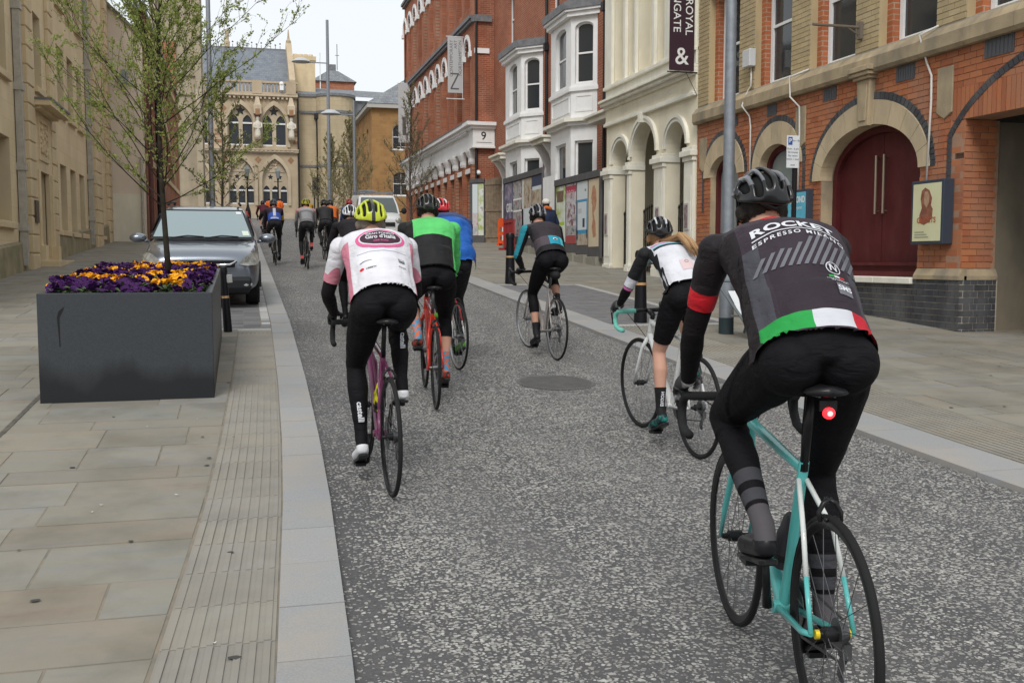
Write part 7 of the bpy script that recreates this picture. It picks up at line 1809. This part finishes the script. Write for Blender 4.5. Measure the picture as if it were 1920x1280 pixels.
# ---- 1 near rider in the dark jersey, mint bicycle
def near_extras(t, st, B0):
    q = MB(); q.ball((0, .075, .955), (.019, .012, .017), 12, 8); o = q.build('rear_light', M('red_lamp', (.5, .01, .01), .3, emit=((1, .02, .03), 2.2)), t, smooth=True)
    q = MB(); q.ball((0, .0655, .955), (.009, .004, .008), 10, 8); q.build('rear_light_lens', M('red_lamp_core', (.9, .2, .15), .3, emit=((1, .14, .14), 4.0)), o, smooth=True)
    q = MB(); q.cbox((0, .083, .975), (.05, .008, .03)); q.build('light_clip', M_CARBON, o)
    q = MB()
    for s in (-.045, .045): q.tube([(s - .006, 0, WR), (s + .006, 0, WR)], .0135, 14)
    q.build('yellow_hub_ring', M('yellow_anodised', (.75, .55, .03), .35, .4), t)
MINT = (.095, .43, .41)
t1, p1, b1 = bike('bicycle', 'mint green and white road bicycle with a glowing red tail light, nearest the camera', 1.60, 2.47, radians(-11.5), radians(-78), MINT, 0, col2=(.60, .62, .60), deep=.022, bottle=(M('smoke_bottle', (.03, .03, .035), .3), 'seat'), extras=near_extras, lift=.045)
def j1(J): return zone_mat('jersey_rocket', (.036, .025, .035), [spine_band(J, -.012, .05, (.02, .30, .06), -9, -.035), spine_band(J, -.012, .05, (.55, .56, .60), -.035, .085), spine_band(J, -.012, .05, (.50, .015, .03), .085, 9),
    spine_band(J, .05, .34, (.060, .060, .072), -9, -.128), spine_band(J, .05, .34, (.060, .060, .072), .128, 9), spine_band(J, .05, .245, (.027, .019, .026), -.118, .118),
    arm_band(J, 'L', -.5, .98, (.015, .011, .014)), arm_band(J, 'R', -.5, .98, (.015, .011, .014)), arm_band(J, 'L', .46, .68, (.55, .015, .025)), arm_band(J, 'R', .46, .68, (.55, .015, .025))], rough=.6, bump=.15)
def tights1(J):
    z = []
    for k in 'LR':
        a, b = J['knee' + k], J['ank' + k]; d = (b - a).normalized(); o = d.dot(a); L = (b - a).length; s_ = 1 if k == 'R' else -1
        for f0, f1 in ((.60, .70), (.76, .85)): z.append(((.055, .055, .062), [(tuple(d), o + f0 * L, o + f1 * L), ((s_, 0, 0), .03, 9), ((0, 0, 1), 0, .80)]))
    return zone_mat('tights_near', (.0065, .0060, .0075), z, rough=.7, sheen=0, spec=.12)
sp1 = dict(jersey=j1, sleeve=('ua', .67), warmer=('fa', .92), warm_mat=WARM, bottom=tights1, hem=('sh', .88), sock=('sh', .86), sock_mat=M('grey_overshoe', (.075, .068, .075), .7), shoe=('sh', .985), shoe_mat=M_SHOEB, glove_mat=M('pale_glove', (.50, .48, .50), .7, col2=(.03, .03, .03), scale=9, sharp=.1), hair=M_HAIRD, pocket=.012, wrinkle=.0045, waist=-.012, girth=1.08, leg=.92, arm=.88)
r1, J1, g1 = rider('cyclist in a dark plum-grey jersey with green, white and red hem, nearest the camera', 1.60, 2.47, radians(-11.5), p1, b1, sp1, 0, .0075, alpha=43, sc=1.03, headp=-4, heady=-6, helm=h([(.008, .008, .009), (.13, .135, .15)], {2: 1, 4: 1, 8: 1, 10: 1, 6: 0}, rear=0), hlabel='black and silver road helmet', hs=1.0)
tg = g1['jersey']
back_decal(J1, tg, 0.412, -.01, text2d('ROCKET', .050, bold=.035, space=1.05), M_PW, 'lettering', bend=1.3, scale=(1.30, .95), kind='stuff')
back_decal(J1, tg, 0.386, -.005, rect2(.27, .004), M_PW, 'printed_line', bend=1.35, grid=.015)
back_decal(J1, tg, 0.368, .0, text2d('ESPRESSO MILANO', .0195, bold=.02, space=1.35), M_PW, 'lettering', bend=1.35, scale=(1.35, 1), kind='stuff')
for k in range(14):                                   # slanted grey bars rising to two peaks
    x0 = -.155 + k * .0235; hgt = [.055, .065, .072, .070, .09, .115, .135, .125, .105, .09, .105, .09, .07, .05][k]
    back_decal(J1, tg, 0.235, x0, poly2((0, 0), (.012, 0), (.012 + hgt * .55, hgt), (hgt * .55, hgt)), M_PG, 'printed_bar', grid=.015)
back_decal(J1, tg, 0.229, .075, ring2(.021, .021, .024, .024), M_PW, 'printed_ring', grid=.01); back_decal(J1, tg, 0.229, .075, text2d('N', .034, bold=.02), M_PW, 'lettering', grid=.01)
for k, c in enumerate(((.02, .30, .06), (.6, .6, .6), (.5, .02, .03))): back_decal(J1, tg, 0.195, .062 + k * .017, rect2(.017, .008), M('flag_%d' % k, c, .6), 'printed_flag', grid=.01)
back_decal(J1, tg, 0.179, .079, text2d('HANDMADE', .013, bold=.01), M_PW, 'lettering', grid=.01, kind='stuff'); back_decal(J1, tg, 0.166, .079, text2d('IN ITALIA', .013, bold=.01), M_PW, 'lettering', grid=.01, kind='stuff')
back_decal(J1, tg, 0.132, .085, rect2(.046, .046), M_PG, 'printed_badge', grid=.01, lift=.0026); back_decal(J1, tg, 0.134, .085, text2d('SMS', .026, bold=.03), M_PW, 'lettering', grid=.01, lift=.004, kind='stuff')
back_decal(J1, tg, 0.515, .0, oval2(.03, .007), M_PG, 'printed_oval', grid=.01)
for s_ in (-1,): decal(tg, J1['hip'] + J1['spine'] * .245 + Vector((-.16, 0, 0)) + J1['back'] * .02, (J1['back'] * -.35 + J1['spine'] * -.75), (J1['spine'] * .5 + J1['back'] * .6), (-.85, -.3, .3), text2d('ROCKET', .058, bold=.03), M_PK, 'lettering', scale=(1.1, 1), kind='stuff')
q = MB(); nb = J1['neckb'].lerp(J1['head'], .16); ax_ = (J1['head'] - J1['neckb']).normalized(); X_ = Vector((1, 0, 0)); Y_ = ax_.cross(X_)
q.tube([nb + X_ * (.071 * cos(a)) + Y_ * (.068 * sin(a)) - ax_ * .018 * sin(a) for a in [2 * pi * i / 24 for i in range(25)]], .0085, 6, caps=False); q.build('red_collar', M_PR, r1, smooth=True)
# ---- 2 rider in the white and pink jersey
t2, p2, b2 = bike('bicycle', 'plum road bicycle with a yellow bottle under the white jersey rider', .79, 5.58, radians(1), radians(82), (.14, .028, .08), 0, deep=.014, bottle=(M('yellow_bottle', (.62, .60, .02), .4, col2=(.03, .03, .03), scale=14, sharp=.1), 'seat'))
def j2(J): return zone_mat('jersey_giro', (.66, .65, .69), [spine_band(J, .0, .40, (.58, .20, .27), -9, -.178), spine_band(J, .0, .40, (.58, .20, .27), .178, 9), arm_band(J, 'L', .56, 1.2, (.58, .22, .28)), spine_band(J, .262, .268, (.34, .34, .42), -.14, .14)], rough=.6, bump=.15)
sp2 = dict(jersey=j2, sleeve=('ua', .72), warmer=('fa', .92), warm_mat=WARM, bottom=BLACK, hem=('sh', .93), shoe=('sh', .93), shoe_mat=M_SHOEW, glove_mat=M_GLOVE, hair=M_HAIRG, hairline=-.03, pocket=.014, wrinkle=.004, waist=.015, girth=1.16, leg=.97, arm=.92)
r2, J2, g2 = rider('cyclist in a white and pink jersey with an oval pink badge and yellow helmet', .79, 5.58, radians(1), p2, b2, sp2, 0, .008, alpha=43, sc=1.02, headp=-6, helm=h([(.46, .52, .03), (.03, .035, .03)], {6: 1}, rough=.4), hlabel='neon yellow helmet with black centre')
tg = g2['jersey']; M_PLUM = M('print_plum', (.05, .02, .035), .6)
back_decal(J2, tg, 0.363, .0, oval2(.142, .078), M_PINK, 'printed_oval', lift=.003); back_decal(J2, tg, 0.365, .0, oval2(.124, .062), M_PW, 'printed_oval', lift=.0042); back_decal(J2, tg, 0.367, .0, oval2(.116, .055), M_PLUM, 'printed_oval', lift=.0054)
back_decal(J2, tg, 0.395, .0, text2d('GRAN FONDO', .024, bold=.02), M_PW, 'lettering', lift=.0066, kind='stuff'); back_decal(J2, tg, 0.367, .0, text2d("Giro d'Italia", .036, bold=.02), M_PW, 'lettering', lift=.0066, kind='stuff'); back_decal(J2, tg, 0.338, .0, text2d('CINE ROAD', .016, bold=.02), M_PINK, 'lettering', lift=.0066, kind='stuff')
back_decal(J2, tg, 0.187, .10, rect2(.036, .036), M_PG, 'printed_badge', grid=.01); back_decal(J2, tg, 0.187, .10, text2d('SMS', .019, bold=.02), M_PW, 'lettering', grid=.01, lift=.0045, kind='stuff')
back_decal(J2, tg, 0.137, -.075, text2d('LIBERTY', .016, bold=.02), M_PK, 'lettering', grid=.01, kind='stuff'); back_decal(J2, tg, 0.139, -.125, oval2(.011, .009), M_PR, 'printed_swirl', grid=.01); back_decal(J2, tg, 0.137, .10, text2d('FISHER', .015, bold=.01), M_PG, 'lettering', grid=.01, kind='stuff'); back_decal(J2, tg, 0.182, -.10, poly2((-.035, 0), (0, .014), (.035, .016), (.035, .013), (.0, .009), (-.03, -.003)), M_PG, 'printed_swoosh', grid=.01)
tt = g2['tights']
for k, f0, sd in (('L', .62, -1), ('R', .25, 1)):
    a, b_ = J2['knee' + k], J2['ank' + k]; d = (a - b_).normalized(); decal(tt, a.lerp(b_, f0) + Vector((0, -.05, 0)), d * -1, (1, 0, 0), (sd * .25, -1, 0), text2d('castelli', .046, bold=.03), M_PW, 'lettering', kind='stuff', grid=.015)
# ---- 3 woman with long hair
t3, p3, b3 = bike('bicycle', 'white road bicycle with mint bar tape ridden by the woman', 2.87, 6.04, radians(0), radians(86), (.62, .63, .62), 0, col2=(.05, .05, .05), tape=M_TAPEG, fork=M('white_fork', (.60, .61, .60), .3), steer=radians(4))
def j3(J): return zone_mat('jersey_woman', (.62, .62, .66), [spine_band(J, -.1, .34, (.012, .012, .015), -9, -.142), arm_band(J, 'L', -.5, 1.2, (.012, .012, .014)), arm_band(J, 'R', -.5, 1.2, (.012, .012, .014)), arm_band(J, 'L', .66, .9, (.55, .56, .60)), arm_band(J, 'L', .92, .99, (.45, .12, .30)),
    spine_band(J, .425, .450, (.48, .16, .36), -.15, .16), spine_band(J, .400, .425, (.24, .50, .56), -.15, .16), spine_band(J, .375, .400, (.02, .025, .035), -.15, .16)], rough=.6, bump=.15)
sp3 = dict(jersey=j3, sleeve=('ua', .98), warmer=('fa', .92), warm_mat=WARM, bottom=BLACK, hem=('th', .80), sock=('sh', .62), sock_mat=zone_mat('ergon_sock', (.012, .012, .013), []), shoe=('sh', .93), shoe_mat=M('teal_shoe', (.012, .03, .032), .4, col2=(.02, .20, .18), scale=16, sharp=.1), glove_mat=M('grey_glove', (.26, .25, .26), .7, col2=(.03, .03, .03), scale=9), hair=M('brown_hair', (.26, .145, .07), .5, bump=.6, bscale=120), pocket=.02, waist=.03, leg=.92, arm=.84, girth=.95, skin=M('fair_skin', (.50, .28, .20), .5, col2=(.54, .30, .22), scale=14))
r3, J3, g3 = rider('woman cyclist with a long brown ponytail in a white jersey with pink and blue stripes', 2.87, 6.04, radians(0), p3, b3, sp3, 0, .008, alpha=39, sc=.93, headp=-3, heady=14, helm=h([(.011, .011, .012), (.50, .50, .52)], {4: 1, 8: 1}, rear=0), hlabel='black helmet with white flashes', hs=.97)
hc, fw, up = J3['head'], J3['fw'], J3['up']; R = random.Random(5); hm = MATS['brown_hair']; hair_l = M('brown_hair_light', (.40, .25, .125), .45, bump=.6, bscale=120)
for k in range(26):
    o = Vector((R.uniform(-.022, .022), R.uniform(-.012, .012), R.uniform(-.02, .015))); e = Vector((R.uniform(-.012, .03), 0, 0)); a = hc - fw * .095 - up * .03 + o * .5; L_ = R.uniform(.8, 1.05)
    S_, N_, H_ = J3['spine'], J3['back'], J3['hip']
    pts = [a, J3['neckb'] + N_ * .10 - S_ * .01 + o * .5, H_ + S_ * .42 + N_ * (.165 + o.y) + Vector((.03, 0, 0)) + o * .8 + e * .5, H_ + S_ * .34 + N_ * (.172 + o.y) + Vector((.055, 0, 0)) + o + e, H_ + S_ * (.27 - .06 * L_ * R.random()) + N_ * (.168 + o.y) + Vector((.07, 0, 0)) + o * .8 + e * 1.2]
    q = MB(); q.tube(pts, [.010, .014, .013, .010, .002], 6); q.build('hair_lock', hm if k % 3 else hair_l, r3, smooth=True)
tg = g3['jersey']; back_decal(J3, tg, .16, .0, rect2(.085, .10), M('print_blush', (.60, .46, .46), .6), 'pocket_patch', lift=.003); back_decal(J3, tg, .185, .0, ring2(.010, .010, .013, .013, 14), M_PG, 'printed_ring', grid=.01, lift=.0045); back_decal(J3, tg, .48, .02, text2d('CANYON', .035, bold=.02), M_PK, 'lettering', grid=.012, kind='stuff')
if 'sock' in g3:
    a, b_ = J3['kneeL'], J3['ankL']; decal(g3['sock'], a.lerp(b_, .80) + Vector((0, -.04, 0)), (b_ - a).normalized() * -1, (1, 0, 0), (.2, -1, 0), text2d('ERGON', .030, bold=.03), M_PW, 'lettering', kind='stuff', grid=.012)
# ---- 4 rider in bright green
t4, p4, b4 = bike('bicycle', 'red road bicycle under the bright green rider', 1.50, 7.98, radians(-5), radians(-75), (.50, .035, .02), 1)
def j4(J): return zone_mat('jersey_green', (.10, .52, .14), [spine_band(J, -.2, .30, (.012, .012, .013), -.165, .165), spine_band(J, .05, .52, (.012, .012, .013), -9, -.15 * 1.0), arm_band(J, 'R', -.2, .25, (.10, .52, .14)), arm_band(J, 'L', -.6, 2.5, (.012, .013, .012))], rough=.6, bump=.15)
sp4 = dict(jersey=j4, sleeve=('fa', .92), bottom=BLACK, hem=('sh', .42), sock=('sh', .70), sock_mat=M('argyle_sock', (.05, .25, .40), .7, rand=None, col2=(.55, .13, .05), scale=34, sharp=.14), shoe=('sh', .93), shoe_mat=M('dark_trainer', (.018, .016, .016), .5, col2=(.35, .05, .03), scale=22, sharp=.1), glove_mat=M_GLOVE, hair=M_HAIRD, pocket=.02, loose=.006, wrinkle=.006, waist=.0, girth=1.08, leg=.95, arm=.92)
r4, J4, g4 = rider('cyclist in a bright green jacket with black lower back and patterned socks', 1.50, 7.98, radians(-5), p4, b4, sp4, 1, .010, alpha=50, sc=1.04, headp=-4, helm=h([(.010, .010, .011), (.05, .05, .035)], {4: 1, 8: 1}), hlabel='black helmet')
# ---- 5 rider in the blue jacket
t5, p5, b5 = bike('bicycle', 'white and red road bicycle under the blue jacket rider', 2.08, 9.85, radians(4), radians(-95), (.55, .55, .55), 1, col2=(.5, .03, .03), rim=M_ALU)
def j5(J): return zone_mat('jacket_blue', (.018, .105, .40), [spine_band(J, .42, .62, (.02, .045, .15)), arm_band(J, 'R', .2, .5, (.02, .05, .2))], rough=.45, bump=.1)
sp5 = dict(jersey=j5, sleeve=('fa', .95), bottom=zone_mat('navy_tights', (.012, .012, .014), []), hem=('sh', .93), shoe=('sh', .93), shoe_mat=M('lime_shoe', (.10, .35, .03), .5), glove_mat=M_GLOVE, hair=M_HAIRD, loose=.030, wrinkle=.014, waist=-.06, girth=1.22)
r5, J5, g5 = rider('cyclist in a puffed royal blue rain jacket and red and white helmet', 2.08, 9.85, radians(4), p5, b5, sp5, 1, .011, alpha=47, sc=1.04, headp=-4, helm=h([(.5, .03, .04), (.6, .58, .58)], {4: 1, 8: 1}, rear=0), hlabel='red and white helmet')
q = MB(); q.ball(J5['neckb'] - J5['fw'] * .06 + Vector((0, 0, .015)), (.12, .07, .06), 14, 10); q.build('jacket_hood', MATS['jacket_blue'], r5, smooth=True)
# ---- 6 rider with teal sleeve
t6, p6, b6 = bike('bicycle', 'silver road bicycle under the rider with the teal sleeve', 3.24, 10.28, radians(2), radians(88), (.32, .29, .27), 1, rim=M_ALU, fork=M('silver_fork', (.34, .32, .30), .35, .4), steer=radians(6), extras=lambda t, st, B0: (lambda q: (q.ball((0, .09, .90), (.055, .07, .05), 12, 8), q.build('saddle_bag', M_GLOVE, t, smooth=True)))(MB()))
def j6(J):
    d = (J['elL'] - J['shL']).normalized(); out = Vector((-1, .0, .1)); out = (out - d * out.dot(d)).normalized()
    return zone_mat('jersey_teal', (.030, .024, .029), [spine_band(J, .0, .105, (.014, .013, .015)), arm_band(J, 'L', -.3, 2.5, (.012, .012, .014)), arm_band(J, 'R', -.3, 2.5, (.012, .012, .014)), ((.02, .22, .28), [(tuple(out), out.dot(J['shL']) + .008, 9), ((-1, 0, 0), .17, 9)]), spine_band(J, .105, .235, (.07, .055, .065), -9, -.03), spine_band(J, .105, .235, (.02, .26, .36), -.03, .10), spine_band(J, .105, .235, (.10, .45, .52), .10, 9)], rough=.6, bump=.15)
sp6 = dict(jersey=j6, sleeve=('fa', .95), bottom=BLACK, hem=('sh', .50), sock=('sh', .76), sock_mat=M_GLOVE, shoe=('sh', .90), shoe_mat=M_SHOEB, glove_mat=M('two_tone_glove', (.02, .02, .022), .7, col2=(.30, .30, .30), scale=12), hair=M_HAIRD, pocket=.014, waist=.03, girth=1.0, leg=.93, arm=.9)
r6, J6, g6 = rider('cyclist in a dark brown jersey with a teal pocket and teal left sleeve', 3.24, 10.28, radians(2), p6, b6, sp6, 1, .010, alpha=44, sc=1.0, hands='tops', headp=-3, heady=5, helm=h([(.013, .012, .013), (.20, .20, .22)], {2: 1, 6: 1, 10: 1}), hlabel='black and grey helmet')
back_decal(J6, g6['jersey'], .17, .035, oval2(.026, .016), M_PW, 'printed_oval', grid=.012); back_decal(J6, g6['jersey'], .166, .035, oval2(.017, .009), M_PK, 'printed_oval', grid=.012, lift=.0045)
# ---- 7 rider in black with white helmet
t7, p7, b7 = bike('bicycle', 'red and black road bicycle hidden behind the white jersey rider', 1.36, 12.35, radians(0), radians(60), (.40, .03, .04), 1)
sp7 = dict(jersey=zone_mat('jersey_black', (.012, .010, .013), []), sleeve=('fa', .93), bottom=BLACK, hem=('sh', .93), shoe=('sh', .93), shoe_mat=M_SHOEB, glove=False, hair=M_HAIRD, waist=.03, leg=.93, arm=.9)
r7, J7, g7 = rider('cyclist all in black with a white helmet, behind the white jersey rider', 1.36, 12.35, radians(0), p7, b7, sp7, 1, .011, alpha=39, sc=1.0, headp=-2, helm=h([(.60, .61, .62), (.02, .02, .02)], {6: 1, 5: 0}), hlabel='white helmet')
back_decal(J7, g7['jersey'], .53, 0, oval2(.04, .022), M_PG, 'printed_oval', grid=.015)
# ---- the group further up the hill
def far_rider(i, x, y, rz, phi, label, jer, bot, hc, hem=('sh', .93), alpha=46, fcol=(.05, .05, .05), sc=1., shoe=None, sock=None, zones=None, glove=True, heady=0, helmet_on=True, lod=2, vox=.016):
    t, p, b = bike('bicycle', 'bicycle under the ' + label, x, y, radians(rz), radians(phi), fcol, lod)
    mt = (lambda J: zone_mat('far_jersey_%d' % i, jer, zones(J), bump=0)) if zones else zone_mat('far_jersey_%d' % i, jer, [], bump=0)
    sp = dict(jersey=mt, sleeve=('fa', .93), bottom=zone_mat('far_bottom_%d' % i, bot, [], bump=0), hem=hem, shoe=('sh', .9), shoe_mat=shoe or M_SHOEB, glove_mat=M_GLOVE, glove=glove, hair=M_HAIRD, waist=.03, leg=.9, arm=.88)
    if sock: sp['sock'] = ('sh', .7); sp['sock_mat'] = sock
    return rider(label, x, y, radians(rz), p, b, sp, lod, vox, alpha=alpha, sc=sc, heady=heady, helm=h(hc) if helmet_on else None, hlabel='helmet')
far_rider(1, .88, 26.6, 1, -80, 'far cyclist in a navy jersey with a blue and white lower back', (.035, .022, .04), (.012, .011, .014), [(.05, .06, .07), (.1, .1, .1)], zones=lambda J: [spine_band(J, .0, .26, (.03, .08, .34)), spine_band(J, .14, .40, (.45, .47, .55), -.035, .035), arm_band(J, 'R', .4, .9, (.5, .3, .02)), spine_band(J, .05, .10, (.4, .42, .5), -.1, .1)])
far_rider(2, 1.58, 24.95, 0, 70, 'far cyclist in a grey striped top with a yellow helmet', (.16, .16, .165), (.014, .014, .016), [(.30, .28, .02), (.02, .02, .02)], alpha=49, sock=M('coral_sock', (.60, .06, .06), .7), zones=lambda J: [spine_band(J, .43, .50, (.52, .24, .24)), spine_band(J, .36, .43, (.30, .30, .31)), spine_band(J, .1, .30, (.24, .24, .25), -.12, .12)])
far_rider(3, 2.30, 28.3, 0, -60, 'far cyclist in a charcoal jacket', (.025, .025, .027), (.018, .017, .02), [(.02, .02, .022), (.4, .4, .42)], alpha=49, fcol=(.45, .06, .02))
far_rider(4, 2.75, 31.6, 0, 40, 'far cyclist in an orange jacket behind the charcoal one', (.60, .14, .03), (.02, .02, .02), [(.03, .03, .03), (.3, .3, .3)], alpha=49)
far_rider(5, 3.15, 29.8, 0, 20, 'far cyclist in a sky blue top with a red helmet', (.03, .20, .48), (.02, .02, .022), [(.38, .03, .03), (.5, .5, .5)], alpha=52, zones=lambda J: [spine_band(J, .3, .62, (.05, .09, .28))])
far_rider(6, 1.05, 45.0, 4, -60, 'distant bare-legged cyclist in a maroon top by the left kerb', (.09, .015, .025), (.012, .012, .013), [(.02, .02, .02), (.1, .1, .1)], hem=('th', .85), alpha=40)
far_rider(7, 4.05, 33.0, 0, 40, 'distant cyclist with a black helmet in front of the white van', (.02, .02, .022), (.015, .015, .015), [(.012, .012, .013), (.05, .05, .05)], alpha=49)
far_rider(8, 3.4, 52.0, 0, 40, 'distant cyclist in a mustard jacket at the brow of the street', (.42, .24, .02), (.02, .02, .02), [(.03, .03, .03), (.3, .3, .3)], alpha=49)
# ---- people on foot
def walker(x, y, rz, label, jer, bot, alpha=84, zones=None, hat=None, hair=M_HAIRD):
    sp = dict(jersey=zone_mat('coat_' + label[:18], jer, zones or [], bump=0), sleeve=('fa', .95), bottom=zone_mat('trousers_' + label[:18], bot, [], bump=0), hem=('sh', .96), shoe=('sh', .96), shoe_mat=M_SHOEB, glove=False, hair=hair, hairline=-.05, waist=-.02, loose=.015, wrinkle=.008, stand={'L': (-.10, .05, .0), 'R': (.10, .30, .0)})
    return rider(label, x, y, radians(rz), None, dict(B0=Vector(), st=lambda p: p), sp, 2, .016, alpha=alpha, hands={'L': Vector((-.27, .22, .86)), 'R': Vector((.27, .30, .86))}, hipz=.95, grp='people on foot')
w1_, Jw, gw = walker(7.52, 24.3, 20, 'pedestrian in a navy coat and orange scarf behind the teal sleeve rider', (.02, .03, .07), (.02, .02, .03))
q = MB(); q.tube([Jw['neckb'] + Vector((.085 * cos(a), .085 * sin(a), .05 + .02 * sin(2 * a))) for a in [2 * pi * i / 14 for i in range(15)]], .045, 8, caps=False); q.build('scarf', M('orange_scarf', (.55, .13, .03), .8), w1_, smooth=True)
q = MB(); q.ball(Jw['head'] + Vector((0, 0, .075)), (.10, .115, .085), 14, 10); q.build('pale_hat', M('pale_wool', (.62, .60, .56), .9), w1_, smooth=True)
walker(2.5, 88, 10, 'far pedestrian in a bright orange jacket by the town hall', (.75, .14, .02), (.02, .02, .03))
walker(3.1, 86, -20, 'far pedestrian in grey standing by the town hall', (.10, .12, .14), (.03, .04, .06))
walker(3.55, 89, 40, 'far pedestrian in an orange vest and dark trousers by the town hall', (.70, .12, .02), (.02, .02, .03))
